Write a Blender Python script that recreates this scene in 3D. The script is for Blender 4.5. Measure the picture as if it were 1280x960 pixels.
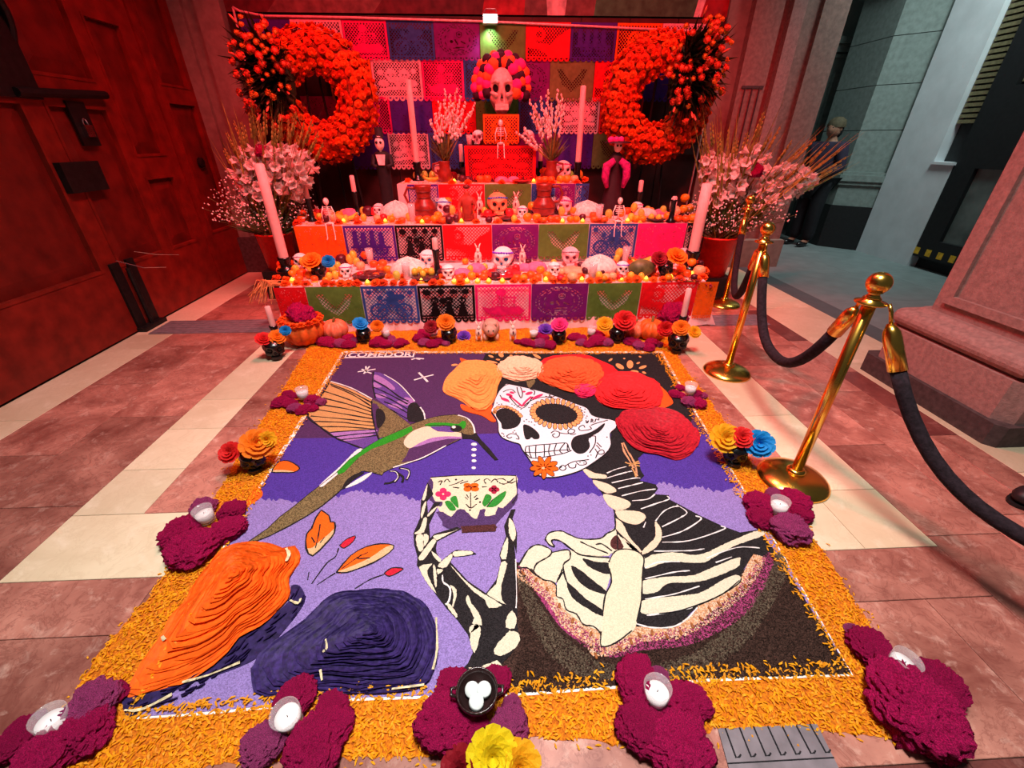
import bpy, bmesh, math, random
from mathutils import Vector, Matrix, noise
random.seed(7)
for o in list(bpy.data.objects): bpy.data.objects.remove(o)
SC = bpy.context.scene
COL = SC.collection
PI = math.pi
R = math.radians
# ------------------------------------------------------------------ camera
H = 1.45; FPX = 527.0; PITCH = R(30.06); YAW = R(2.6)
cam = bpy.data.cameras.new('camera'); camo = bpy.data.objects.new('camera', cam); COL.objects.link(camo)
cam.sensor_fit = 'HORIZONTAL'; cam.sensor_width = 36.0; cam.lens = FPX / 1280 * 36.0
cam.clip_start = 0.02; cam.clip_end = 200
camo.location = (0, 0, H); camo.rotation_euler = (PI/2 - PITCH, 0, -YAW)
SC.camera = camo
_fh = Vector((math.sin(YAW), math.cos(YAW), 0)); _r = Vector((math.cos(YAW), -math.sin(YAW), 0)); _z = Vector((0, 0, 1))
_fw = _fh*math.cos(PITCH) - _z*math.sin(PITCH); _up = _fh*math.sin(PITCH) + _z*math.cos(PITCH)
_C = Vector((0, 0, H))
def ray(x, y): return _fw + _r*((x-640)/FPX) + _up*((480-y)/FPX)
def atz(x, y, z=0.0):            # point of the place at height z that the photo shows at x, y
    d = ray(x, y); return _C + d*((z-H)/d.z)
def aty(x, y, Y):                # the same on an upright plane across the room
    d = ray(x, y); return _C + d*(Y/d.y)
def atx(x, y, X):
    d = ray(x, y); return _C + d*(X/d.x)
def topz(base, x, y):            # height above the floor of a point upright over base
    d = ray(x, y); k = math.hypot(base[0], base[1])/math.hypot(d.x, d.y); return H + d.z*k
def mpp(p):                      # metres to one photo pixel at p
    return (Vector(p)-_C).dot(_fw)/FPX
# ------------------------------------------------------------------ world and lights
W = bpy.data.worlds.new('world'); SC.world = W; W.use_nodes = True
bg = W.node_tree.nodes['Background']; bg.inputs[0].default_value = (0.80, 0.86, 0.92, 1); bg.inputs[1].default_value = 0.06
SC.view_settings.view_transform = 'Standard'; SC.view_settings.look = 'None'
SC.view_settings.gamma = 1.0; SC.view_settings.use_curve_mapping = False
SC.view_settings.exposure = 0.0
def light(name, kind, loc, aim, energy, col, size=0.5, spot=60, blend=0.6):
    L = bpy.data.lights.new(name, kind); L.energy = energy; L.color = col
    if kind == 'AREA': L.shape = 'DISK'; L.size = size
    else: L.shadow_soft_size = size
    if kind == 'SPOT': L.spot_size = R(spot); L.spot_blend = blend
    o = bpy.data.objects.new(name, L); COL.objects.link(o); o.location = loc
    d = Vector(aim) - Vector(loc)
    o.rotation_euler = d.to_track_quat('-Z', 'Y').to_euler()
    return o
RED = (1.0, 0.018, 0.030)
# white ceiling lamp of the entrance over the near floor
light('ceiling_lamp', 'AREA', (0.1, 0.75, 5.2), (0.1, 1.0, 0), 124, (1.0, 0.965, 0.92), 1.2).data.spread = R(100)
# white lamp above the altar, and the red floodlights trained on it
light('altar_lamp', 'AREA', (0.1, 2.9, 4.6), (0.05, 4.0, 0.5), 20, (1.0, 0.90, 0.86), 0.7).data.spread = R(110)
light('red_flood_left', 'SPOT', (-1.5, 2.5, 4.3), (-1.25, 4.95, 1.4), 860, RED, 0.15, 75, 0.8)
light('red_flood_right', 'SPOT', (1.5, 2.5, 4.3), (1.35, 4.9, 1.4), 900, RED, 0.15, 75, 0.8)
light('red_flood_middle', 'SPOT', (0.0, 2.6, 4.5), (0.0, 3.9, 0.2), 560, RED, 0.2, 95, 0.9)
light('red_flood_door', 'SPOT', (0.2, 3.4, 4.6), (-3.2, 3.9, 1.0), 300, RED, 0.2, 80, 0.9)
light('red_flood_pedestal', 'SPOT', (-0.4, 3.6, 4.4), (3.0, 2.2, 0.7), 560, RED, 0.12, 55, 0.7)
# cool daylight of the lobby to the right
light('lobby_daylight', 'AREA', (4.6, 4.6, 4.4), (5.0, 6.4, 0.6), 52, (0.72, 0.92, 0.90), 1.4).data.spread = R(110)
# ------------------------------------------------------------------ materials
def lin(c):
    f = lambda v: v/12.92 if v <= 0.04045 else ((v+0.055)/1.055)**2.4
    return tuple(f(v/255.0) for v in c) + (1.0,)
MATS = {}
def pm(name, rgb, rough=0.6, metal=0.0, var=0.12, scale=30.0, bump=0.0, bscale=150.0, spec=0.35, emit=0.0, rnd=0.0, hue=0.0,
       trans=0.0, alpha=1.0, rgb2=None, cell=False, transl=0.0, dist=0.004, coat=0.0, detail=3):
    if name in MATS: return MATS[name]
    m = bpy.data.materials.new(name); m.use_nodes = True; MATS[name] = m
    nt = m.node_tree; N = nt.nodes; L = nt.links; b = N['Principled BSDF']
    b.inputs['Roughness'].default_value = rough; b.inputs['Metallic'].default_value = metal
    b.inputs['Specular IOR Level'].default_value = spec
    b.inputs['Transmission Weight'].default_value = trans; b.inputs['Alpha'].default_value = alpha
    b.inputs['Coat Weight'].default_value = coat
    tc = N.new('ShaderNodeTexCoord'); c = lin(rgb)
    if cell:
        t = N.new('ShaderNodeTexVoronoi'); t.inputs['Scale'].default_value = scale
        sep = N.new('ShaderNodeSeparateColor'); L.new(t.outputs['Color'], sep.inputs[0]); fac = sep.outputs[0]
    else:
        t = N.new('ShaderNodeTexNoise'); t.inputs['Scale'].default_value = scale; t.inputs['Detail'].default_value = detail
        fac = t.outputs['Fac']
    L.new(tc.outputs['Object'], t.inputs['Vector'])
    mx = N.new('ShaderNodeMix'); mx.data_type = 'RGBA'
    if rgb2 is None:
        lo = tuple(max(0, v*(1-2*var)) for v in c[:3]) + (1,); hi = tuple(min(1, v*(1+2*var)) for v in c[:3]) + (1,)
    else: lo, hi = c, lin(rgb2)
    mx.inputs[6].default_value = lo; mx.inputs[7].default_value = hi
    mr = N.new('ShaderNodeMapRange'); L.new(fac, mr.inputs[0])
    if not cell: mr.inputs[1].default_value = 0.3; mr.inputs[2].default_value = 0.7
    L.new(mr.outputs[0], mx.inputs[0]); out = mx.outputs[2]
    if rnd or hue:
        oi = N.new('ShaderNodeObjectInfo'); hs = N.new('ShaderNodeHueSaturation')
        m1 = N.new('ShaderNodeMapRange'); m1.inputs[3].default_value = 1-rnd; m1.inputs[4].default_value = 1+rnd
        m2 = N.new('ShaderNodeMapRange'); m2.inputs[3].default_value = 0.5-hue; m2.inputs[4].default_value = 0.5+hue
        L.new(oi.outputs['Random'], m1.inputs[0]); L.new(oi.outputs['Random'], m2.inputs[0])
        L.new(m1.outputs[0], hs.inputs['Value']); L.new(m2.outputs[0], hs.inputs['Hue']); L.new(out, hs.inputs['Color']); out = hs.outputs[0]
    L.new(out, b.inputs['Base Color'])
    if bump:
        t2 = N.new('ShaderNodeTexVoronoi' if cell else 'ShaderNodeTexNoise'); t2.inputs['Scale'].default_value = bscale
        L.new(tc.outputs['Object'], t2.inputs['Vector'])
        bp = N.new('ShaderNodeBump'); bp.inputs['Strength'].default_value = bump; bp.inputs['Distance'].default_value = dist
        if cell: bp.invert = True
        L.new(t2.outputs['Distance' if cell else 'Fac'], bp.inputs['Height']); L.new(bp.outputs[0], b.inputs['Normal'])
    if emit:
        L.new(out, b.inputs['Emission Color']); b.inputs['Emission Strength'].default_value = emit
    if transl:
        tr = N.new('ShaderNodeBsdfTranslucent'); L.new(out, tr.inputs['Color'])
        ms = N.new('ShaderNodeMixShader'); ms.inputs[0].default_value = transl
        L.new(b.outputs[0], ms.inputs[1]); L.new(tr.outputs[0], ms.inputs[2]); L.new(ms.outputs[0], N['Material Output'].inputs[0])
    return m
def marble(name, base, vein, dark, vs=3.0, rough=0.32):
    m = bpy.data.materials.new(name); m.use_nodes = True; MATS[name] = m
    nt = m.node_tree; N = nt.nodes; L = nt.links; b = N['Principled BSDF']; b.inputs['Roughness'].default_value = rough
    b.inputs['Specular IOR Level'].default_value = 0.4
    g = N.new('ShaderNodeNewGeometry'); oi = N.new('ShaderNodeObjectInfo'); ad = N.new('ShaderNodeVectorMath')
    sc = N.new('ShaderNodeVectorMath'); sc.operation = 'SCALE'; sc.inputs['Scale'].default_value = 37.0
    cb = N.new('ShaderNodeCombineXYZ')
    for i in (0, 1, 2): L.new(oi.outputs['Random'], cb.inputs[i])
    L.new(cb.outputs[0], sc.inputs[0]); L.new(g.outputs['Position'], ad.inputs[0]); L.new(sc.outputs[0], ad.inputs[1])
    n1 = N.new('ShaderNodeTexNoise'); n1.inputs['Scale'].default_value = vs; n1.inputs['Detail'].default_value = 8; n1.inputs['Roughness'].default_value = 0.62; n1.inputs['Distortion'].default_value = 0.6
    n2 = N.new('ShaderNodeTexNoise'); n2.inputs['Scale'].default_value = vs*3.4; n2.inputs['Detail'].default_value = 10; n2.inputs['Roughness'].default_value = 0.68; n2.inputs['Distortion'].default_value = 1.1
    n3 = N.new('ShaderNodeTexNoise'); n3.inputs['Scale'].default_value = vs*5; n3.inputs['Detail'].default_value = 8; n3.inputs['Roughness'].default_value = 0.7; n3.inputs['Distortion'].default_value = 0.4
    for n in (n1, n2, n3): L.new(ad.outputs[0], n.inputs['Vector'])
    r1 = N.new('ShaderNodeValToRGB'); e = r1.color_ramp.elements
    e[0].position = 0.30; e[0].color = lin(dark); e[1].position = 0.66; e[1].color = lin(base)
    L.new(n1.outputs['Fac'], r1.inputs[0])
    r2 = N.new('ShaderNodeValToRGB'); e = r2.color_ramp.elements          # thin veins where the noise crosses its middle
    e[0].position = 0.47; e[0].color = (0, 0, 0, 1); e[1].position = 0.50; e[1].color = (0.55, 0.55, 0.55, 1)
    x = e.new(0.53); x.color = (0, 0, 0, 1)
    L.new(n2.outputs['Fac'], r2.inputs[0])
    mx = N.new('ShaderNodeMix'); mx.data_type = 'RGBA'; L.new(r2.outputs[0], mx.inputs[0]); L.new(r1.outputs[0], mx.inputs[6]); mx.inputs[7].default_value = lin(dark)
    r3 = N.new('ShaderNodeValToRGB'); e = r3.color_ramp.elements; e[0].position = 0.54; e[0].color = (0, 0, 0, 1); e[1].position = 0.72; e[1].color = (.6, .6, .6, 1)
    L.new(n3.outputs['Fac'], r3.inputs[0])
    mx2 = N.new('ShaderNodeMix'); mx2.data_type = 'RGBA'; L.new(r3.outputs[0], mx2.inputs[0]); L.new(mx.outputs[2], mx2.inputs[6]); mx2.inputs[7].default_value = lin(vein)
    hs = N.new('ShaderNodeHueSaturation'); m1 = N.new('ShaderNodeMapRange'); m1.inputs[3].default_value = 0.8; m1.inputs[4].default_value = 1.2
    L.new(oi.outputs['Random'], m1.inputs[0]); L.new(m1.outputs[0], hs.inputs['Value']); L.new(mx2.outputs[2], hs.inputs['Color'])
    L.new(hs.outputs[0], b.inputs['Base Color'])
    return m
# ------------------------------------------------------------------ mesh helpers
class MB:
    def __init__(s): s.v = []; s.f = []
    def add(s, V, F):
        n = len(s.v); s.v += [tuple(p) for p in V]; s.f += [tuple(i+n for i in f) for f in F]; return s
    def box(s, a, b):
        x0, y0, z0 = a; x1, y1, z1 = b
        return s.add([(x0,y0,z0),(x1,y0,z0),(x1,y1,z0),(x0,y1,z0),(x0,y0,z1),(x1,y0,z1),(x1,y1,z1),(x0,y1,z1)],
                     [(0,3,2,1),(4,5,6,7),(0,1,5,4),(1,2,6,5),(2,3,7,6),(3,0,4,7)])
    def lathe(s, prof, seg=20, c=(0,0,0), sx=1.0, sy=1.0, cap=True):
        V = []; F = []; n = len(prof)
        for r, z in prof:
            for k in range(seg):
                a = 2*PI*k/seg; V.append((c[0]+r*sx*math.cos(a), c[1]+r*sy*math.sin(a), c[2]+z))
        for i in range(n-1):
            for k in range(seg):
                k2 = (k+1) % seg; F.append((i*seg+k, i*seg+k2, (i+1)*seg+k2, (i+1)*seg+k))
        if cap: F.append(tuple(range(seg-1, -1, -1))); F.append(tuple((n-1)*seg+k for k in range(seg)))
        return s.add(V, F)
    def ball(s, c, r, seg=12, rings=8, sx=1, sy=1, sz=1, rot=None):
        V = []; F = []
        for i in range(1, rings):
            t = PI*i/rings
            for k in range(seg):
                a = 2*PI*k/seg; V.append((r*sx*math.sin(t)*math.cos(a), r*sy*math.sin(t)*math.sin(a), r*sz*math.cos(t)))
        top = len(V); V += [(0,0,r*sz),(0,0,-r*sz)]
        for i in range(rings-2):
            for k in range(seg):
                k2 = (k+1) % seg; F.append((i*seg+k, (i+1)*seg+k, (i+1)*seg+k2, i*seg+k2))
        for k in range(seg):
            k2 = (k+1) % seg; F.append((top, k, k2)); F.append((top+1, (rings-2)*seg+k2, (rings-2)*seg+k))
        if rot: V = [rot @ Vector(p) for p in V]
        return s.add([(p[0]+c[0], p[1]+c[1], p[2]+c[2]) for p in V], F)
    def tube(s, pts, rad, seg=8, cap=True):
        pts = [Vector(p) for p in pts]; n = len(pts)
        rad = rad if isinstance(rad, (list, tuple)) else [rad]*n
        V = []; F = []; up = Vector((0.12, 0.21, 0.97))
        for i, p in enumerate(pts):
            t = (pts[min(i+1, n-1)] - pts[max(i-1, 0)])
            if t.length < 1e-9: t = Vector((0, 0, 1))
            t.normalize()
            if i == 0:
                u = t.cross(up)
                if u.length < 0.05: u = t.cross(Vector((1, 0, 0)))
            else: u = u - t*u.dot(t)
            u.normalize(); w = t.cross(u)
            for k in range(seg):
                a = 2*PI*k/seg; V.append(p + (u*math.cos(a) + w*math.sin(a))*rad[i])
        for i in range(n-1):
            for k in range(seg):
                k2 = (k+1) % seg; F.append((i*seg+k, i*seg+k2, (i+1)*seg+k2, (i+1)*seg+k))
        if cap: F.append(tuple(range(seg-1, -1, -1))); F.append(tuple((n-1)*seg+k for k in range(seg)))
        return s.add(V, F)
    def prism(s, poly, z0, z1):          # poly: list of (x,y) ; upright sides, ngon caps
        ar = sum(poly[i][0]*poly[(i+1) % len(poly)][1] - poly[(i+1) % len(poly)][0]*poly[i][1] for i in range(len(poly)))
        if ar < 0: poly = poly[::-1]
        n = len(poly)
        V = [(p[0], p[1], z0) for p in poly] + [(p[0], p[1], z1) for p in poly]
        F = [tuple(range(n-1, -1, -1)), tuple(range(n, 2*n))] + [(i, (i+1) % n, n+(i+1) % n, n+i) for i in range(n)]
        return s.add(V, F)
    def xf(s, M): s.v = [tuple(M @ Vector(p)) for p in s.v]; return s
    def mesh(s, name):
        me = bpy.data.meshes.new(name); me.from_pydata(s.v, [], s.f); me.update(); return me
    def build(s, name, m, parent=None, smooth=False, loc=None, rz=None):
        return obj(name, s.mesh(name), m, parent, smooth, loc, rz)
def obj(name, me, m, parent=None, smooth=False, loc=None, rz=None):
    if m is not None:
        if len(me.materials) == 0: me.materials.append(MATS[m] if isinstance(m, str) else m)
    if smooth and len(me.polygons): me.polygons.foreach_set('use_smooth', [True]*len(me.polygons))
    o = bpy.data.objects.new(name, me); COL.objects.link(o)
    if parent: o.parent = parent
    if loc is not None: o.location = loc
    if rz is not None: o.rotation_euler = (0, 0, rz)
    return o
def tag(o, label=None, cat=None, group=None, kind=None):
    if label: o['label'] = label
    if cat: o['category'] = cat
    if group: o['group'] = group
    if kind: o['kind'] = kind
    return o
def thing(name, label, cat, loc=(0,0,0), rz=0.0, group=None, kind=None):
    o = bpy.data.objects.new(name, None); o.empty_display_size = 0.05; COL.objects.link(o)
    o.location = loc; o.rotation_euler = (0, 0, rz)
    return tag(o, label, cat, group, kind)
KIDS = {}
def copy_tree(o, parent=None):
    c = o.copy(); COL.objects.link(c); c.parent = parent
    for ch in list(o.children): copy_tree(ch, c)
    return c
def put(root, loc, rz=0.0, s=None, label=None, group=None, tilt=None):
    root.location = loc; root.rotation_euler = (tilt[0] if tilt else 0, tilt[1] if tilt else 0, rz)
    if s: root.scale = (s, s, s) if not isinstance(s, tuple) else s
    if label: root['label'] = label
    if group: root['group'] = group
    return root
PROTO = {}
def inst(key, maker, loc, rz=0.0, s=None, label=None, group=None, tilt=None):   # the first is the thing itself, later ones are copies
    if key not in PROTO: PROTO[key] = maker(); o = PROTO[key]
    else:
        o = copy_tree(PROTO[key])
        if 'group' in o and group is None: del o['group']
    return put(o, loc, rz, s, label, group, tilt)
def rj(a): return random.uniform(-a, a)
def catmull(P, n=4, closed=False):
    P = [Vector(p) for p in P]; out = []; m = len(P); rng = range(m if closed else m-1)
    for i in rng:
        p0 = P[(i-1) % m] if (closed or i > 0) else P[0]; p1 = P[i]; p2 = P[(i+1) % m]
        p3 = P[(i+2) % m] if (closed or i+2 < m) else P[-1]
        for k in range(n):
            t = k/n; out.append(0.5*((2*p1) + (p2-p0)*t + (2*p0-5*p1+4*p2-p3)*t*t + (3*p1-p0-3*p2+p3)*t**3))
    if not closed: out.append(P[-1])
    return out
# ------------------------------------------------------------------ setting
marble('red_marble', (190,130,114), (216,178,162), (116,62,54), 3.0)
marble('dark_marble', (118,66,60), (170,120,110), (84,42,40), 3.0)
marble('cream_marble', (214,202,172), (226,216,192), (196,180,148), 2.0, 0.38)
pm('grout', (120,96,84), 0.8)
pm('grey_slab', (120,130,130), 0.45, var=0.06, scale=6, rnd=0.06)
pm('grey_dark_slab', (84,92,94), 0.5, var=0.06, scale=6)
pm('metal_strip', (122,112,118), 0.5, 0.1, var=0.1, scale=20)
pm('slot_dark', (30,30,34), 0.7)
pm('stone', (152,118,112), 0.85, var=0.10, scale=40, bump=0.35, bscale=120, dist=0.006)
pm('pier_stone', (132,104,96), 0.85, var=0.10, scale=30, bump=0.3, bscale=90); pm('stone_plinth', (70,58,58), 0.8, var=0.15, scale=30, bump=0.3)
pm('stone_green', (128,126,114), 0.85, var=0.08, scale=14, bump=0.25, bscale=90)
pm('door_wood', (116,30,20), 0.5, var=0.16, scale=9, bump=0.25, bscale=40, spec=0.25)
pm('door_panel', (100,24,16), 0.55, var=0.18, scale=7, bump=0.25, bscale=35, spec=0.25)
pm('iron', (28,24,24), 0.55, 0.3, var=0.2)
pm('steel', (190,188,190), 0.25, 1.0)
pm('dark_board', (62,26,26), 0.6, var=0.2, scale=5, spec=0.2)
pm('dark_board_edge', (48,20,20), 0.6, var=0.2, scale=5)
pm('lobby_wall', (126,142,138), 0.8, var=0.05, scale=8)
pm('lobby_stone', (122,132,128), 0.85, var=0.08, scale=20, bump=0.2)
pm('lobby_white', (206,210,214), 0.75, var=0.04, scale=5)
pm('lobby_black', (24,25,27), 0.6, var=0.1)
pm('slat', (108,100,72), 0.6, var=0.15)
pm('hazard_yellow', (216,170,44), 0.6)
pm('lobby_glass', (120,128,124), 0.08, 0.0, var=0.2, scale=3, spec=0.8, trans=0.35)
pm('blind', (148,146,128), 0.7)
F = tag(MB().box((-3.2, -1.4, -0.06), (3.2, 5.7, -0.012)).build('floor', 'grout'), 'red and cream marble slab floor of the entrance hall', 'floor', kind='structure')
def slab(x0, x1, y0, y1, m, par=F, z=0.0):
    g = 0.0012; b = 0.0015
    mb = MB(); x0 += g; x1 -= g; y0 += g; y1 -= g; cx, cy = (x0+x1)/2, (y0+y1)/2; w, d = (x1-x0)/2, (y1-y0)/2
    V = [(-w,-d,-0.012),(w,-d,-0.012),(w,d,-0.012),(-w,d,-0.012),(-w,-d,-b),(w,-d,-b),(w,d,-b),(-w,d,-b),(-w+b,-d+b,0),(w-b,-d+b,0),(w-b,d-b,0),(-w+b,d-b,0)]
    mb.add(V, [(0,1,5,4),(1,2,6,5),(2,3,7,6),(3,0,4,7),(4,5,9,8),(5,6,10,9),(6,7,11,10),(7,4,8,11),(8,9,10,11)])
    return mb.build('slab', m, par, loc=(cx, cy, z))
def run(x0, x1, ys, m):
    for a, b in zip(ys, ys[1:]): slab(x0, x1, a, b, m)
def steps(a, b, n, j=0.0):
    L = [a + (b-a)*i/n + (rj(j) if 0 < i < n else 0) for i in range(n+1)]; return L
random.seed(3)
run(-3.10, -2.77, [-1.2, -0.1, 1.05, 2.2, 3.2, 3.5, 4.6, 5.63], 'cream_marble')
run(-2.77, -2.33, steps(-1.2, 5.63, 9, 0.12), 'red_marble'); run(-2.33, -1.90, steps(-1.2, 5.63, 8, 0.12), 'red_marble')
run(-1.90, -1.59, [1.42, 1.72, 2.07, 2.39, 3.05, 3.75, 4.6, 5.63], 'cream_marble')
xs = [-1.90, -1.05, -0.2, 0.66, 1.50, 1.81]
for a, b in zip(xs, xs[1:]): slab(a, b, 1.09, 1.42, 'cream_marble')
for i, (y0, y1) in enumerate(((0.87, 1.09), (0.42, 0.87), (-0.05, 0.42), (-0.6, -0.05), (-1.2, -0.6))):
    xx = [-1.90] + [-1.3+0.85*k + (0.3 if i % 2 else 0) for k in range(4)] + [1.81]
    for a, b in zip(xx, xx[1:]): slab(a, b, y0, y1, random.choice(['red_marble', 'red_marble', 'red_marble', 'dark_marble']) if i < 4 else 'red_marble')
xx = [-1.59, -0.98, -0.36, 0.26, 0.88, 1.50]
for k, (a, b) in enumerate(zip(xx, xx[1:])): run(a, b, steps(1.42, 5.63, 5, 0.25), 'red_marble')
run(1.50, 1.81, [1.42, 2.05, 2.62, 3.3, 4.2, 5.63], 'cream_marble')
run(1.81, 2.14, steps(-1.2, 5.63, 9, 0.15), 'red_marble'); run(2.14, 2.45, steps(-1.2, 5.63, 8, 0.15), 'red_marble')
ys = steps(-1.2, 5.63, 11, 0.1)
for i, (a, b) in enumerate(zip(ys, ys[1:])): slab(2.45, 2.62, a, b, 'dark_marble' if i % 2 else 'red_marble')
run(2.62, 3.20, [-1.2, 0.2, 1.5, 2.7, 3.9, 5.63], 'cream_marble')
FL = tag(MB().box((3.2, -1.4, -0.06), (9.0, 9.5, -0.012)).build('floor_lobby', 'grey_dark_slab'), 'grey stone floor of the lobby beyond the opening', 'floor', kind='structure')
for i, (y0, y1) in enumerate(((-1.2, 1.5), (1.5, 3.0), (3.0, 4.05), (4.05, 5.1), (5.1, 6.2), (6.2, 7.4), (7.4, 9.4))):
    xx = [3.2, 3.42, 4.5+0.4*(i % 2), 6.0+0.4*(i % 2), 7.6]
    for k, (a, b) in enumerate(zip(xx, xx[1:])): slab(a, b, y0, y1, 'grey_dark_slab' if k == 0 else 'grey_slab', FL)
# metal cover strips let into the floor on both sides of the altar
for lab, x0, x1, y0, y1 in (('grey metal floor strip running from the red door to the altar', -2.98, -1.93, 3.50, 3.80), ('grey metal floor strip at the right foot of the altar cloth', 1.95, 2.50, 3.46, 3.72)):
    t = thing('floor_strip', lab, 'floor strip', ((x0+x1)/2, (y0+y1)/2, 0)); w, d = (x1-x0)/2, (y1-y0)/2
    MB().box((-w, -d, 0.0), (w, d, 0.005)).build('strip_plate', 'metal_strip', t)
    for k in range(6):
        y = -d + 2*d*(k+0.5)/6; MB().box((-w, y-0.003, 0.005), (w, y+0.003, 0.0075)).build('rib', 'metal_strip', t)
# slotted metal floor plate at the near edge
A, B_, C_, D_ = [atz(*p) for p in ((897,912), (1020,906), (1050,966), (914,974))]
t = thing('floor_plate', 'grey metal floor plate with curved slots at the bottom edge', 'floor plate', ((A+C_)/2)); o = (A+C_)/2
MB().prism([tuple((p-o).xy) for p in (A, B_, C_, D_)], 0.0, 0.006).build('plate', 'metal_strip', t)
for k in range(7):
    u = (k+0.5)/7; p = A.lerp(B_, u).lerp(D_.lerp(C_, u), 0.0) - o; q = A.lerp(B_, u+0.02).lerp(D_.lerp(C_, u+0.02), 0.62) - o; e = q + (B_-A)*0.055 + (B_-C_)*0.06
    MB().tube([p+Vector((0,0,.007)), q+Vector((0,0,.007)), q.lerp(e, .6)+Vector((0,0,.007))-(B_-C_)*0.02, e+Vector((0,0,.007))], 0.0022, 5).build('slot_rim', 'slot_dark', t)
MB().tube([A.lerp(D_, .72)-o+Vector((0,0,.007)), B_.lerp(C_, .72)-o+Vector((0,0,.007))], 0.0015, 5).build('groove', 'slot_dark', t)
# ---- left: the big panelled wooden door
XD = -3.10
WL = tag(MB().box((XD-0.30, -1.4, 0), (XD-0.10, 5.63, 3.6)).build('wall_left', 'dark_board_edge'), 'left wall holding the wooden door', 'wall', kind='structure')
DR = thing('door_1', 'tall red brown panelled wooden door filling the left wall', 'door', (XD, 3.5, 0), kind='structure')
def dbox(name, y0, y1, z0, z1, x0, x1, m, par=DR, bev=0.0):
    mb = MB().box((x0, y0-3.5, z0), (x1, y1-3.5, z1)); return mb.build(name, m, par)
dbox('leaf', -1.2, 4.885, 0.012, 3.5, -0.095, -0.035, 'door_panel'); dbox('leaf', 4.915, 5.60, 0.012, 3.5, -0.095, -0.035, 'door_panel')
def panel(y0, y1, z0, z1):
    w = 0.022
    mb = MB()
    for a in ((y0, y1, z0, z0+w), (y0, y1, z1-w, z1), (y0, y0+w, z0+w, z1-w), (y1-w, y1, z0+w, z1-w)):
        mb.box((-0.036, a[0]-3.5, a[2]), (0.006, a[1]-3.5, a[3]))
    mb.build('panel_moulding', 'door_wood', DR)
    m2 = MB(); a = 0.09; y0 += w; y1 -= w; z0 += w; z1 -= w; y0 -= 3.5; y1 -= 3.5
    m2.add([(-.034,y0,z0),(-.034,y1,z0),(-.034,y1,z1),(-.034,y0,z1),(-.016,y0+a,z0+a),(-.016,y1-a,z0+a),(-.016,y1-a,z1-a),(-.016,y0+a,z1-a)],
           [(0,1,5,4),(1,2,6,5),(2,3,7,6),(3,0,4,7),(4,5,6,7)]); m2.build('raised_panel', 'door_panel', DR)
cols = [(-0.9, 0.6), (0.75, 1.95), (2.20, 3.50), (3.66, 4.22), (4.34, 4.74), (5.02, 5.47)]
ROWS = [(0.53, 1.16), (1.32, 2.30), (2.44, 3.3)]
for i, (a, b) in enumerate(cols):
    if i < 3: rows = [(0.53, 1.68), (1.84, 3.3)]
    elif i == 3: rows = [(0.53, 1.68), (1.84, 3.3)]
    elif i == 5: rows = [(0.55, 1.78), (1.90, 3.3)]
    else: rows = ROWS
    for r in rows: panel(a, b, *r)
    zz = 0.012
    for r in rows + [(3.5, 3.5)]:
        dbox('rail_or_line', a, b, zz, r[0], -0.036, 0.0, 'door_wood'); zz = r[1]
edges = [-1.2] + [v for c in cols for v in c] + [5.60]
for k in range(0, len(edges), 2):
    a, b = edges[k], edges[k+1]
    if a < 4.9 < b:
        dbox('stile', a, 4.885, 0.012, 3.5, -0.036, 0.0, 'door_wood'); dbox('stile', 4.915, b, 0.012, 3.5, -0.036, 0.0, 'door_wood')
    else: dbox('stile', a, b, 0.012, 3.5, -0.036, 0.0, 'door_wood')
# ironwork hanging on the door
t = thing('door_bolt', 'black iron sliding bolt with scrolled bracket high on the wooden door', 'bolt', (XD, 3.85, 1.75))
MB().tube([(0.045, -0.40, -0.03), (0.045, 0.36, 0.01)], 0.028, 8).build('bar', 'iron', t)
MB().box((0.001, -0.52, -0.06), (0.03, -0.20, 0.62)).build('bracket', 'iron', t)
MB().tube([(0.03+0.05*math.sin(a), -0.30+0.10*math.cos(a), 0.32+0.16*math.sin(a)) for a in [i*PI/10 for i in range(-2, 17)]], 0.022, 7).build('scroll', 'iron', t)
MB().tube([(0.03+0.04*math.sin(a), -0.62+0.09*math.cos(a), 0.36+0.15*math.sin(a)) for a in [i*PI/10 for i in range(-6, 13)]], 0.022, 7).build('scroll', 'iron', t)
MB().box((0.002, -0.02, -0.34), (0.02, 0.14, -0.05)).build('hasp', 'iron', t)
pd = MB().box((0.02, 0.02, -0.28), (0.05, 0.09, -0.20)).build('padlock', 'steel', t)
MB().tube([(0.035, 0.055+0.022*math.cos(a), -0.20+0.04*math.sin(a)) for a in [i*PI/8 for i in range(9)]], 0.006, 6).build('shackle', 'steel', pd)
MB().box((0.001, -0.19, -0.03), (0.05, 0.15, 0.17)).build('mail_flap', 'iron', loc=(XD, 3.70, 1.14)); o = bpy.data.objects['mail_flap']; tag(o, 'black iron lock box in the middle of the wooden door', 'lock box')
t = thing('foot_bolt', 'black iron foot bolt plate at the bottom of the wooden door', 'bolt', (XD, 3.68, 0.0))
MB().box((0.001, -0.12, 0.02), (0.022, -0.03, 0.58)).build('plate', 'iron', t); MB().box((0.001, 0.05, 0.02), (0.022, 0.13, 0.58)).build('plate', 'iron', t)
MB().tube([(0.04, 0.01, 0.0), (0.04, 0.01, 0.52)], 0.018, 8).build('rod', 'iron', t); MB().box((0.0, -0.13, 0.0), (0.075, 0.14, 0.035)).build('floor_socket', 'iron', t)
for lab, a, zz in (('longer loose steel wire sticking out of the foot bolt', 0.0, 0.0), ('shorter loose steel wire above the foot bolt', 0.22, 0.06)):
    tag(MB().tube([(XD+0.03, 3.62+a, 0.60+zz*.4), (XD+0.10, 3.78+a, 0.50+zz), (XD+0.16, 3.95+a, 0.46+zz)], 0.0035, 5).build('wire', 'steel'), lab, 'wire')
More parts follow.
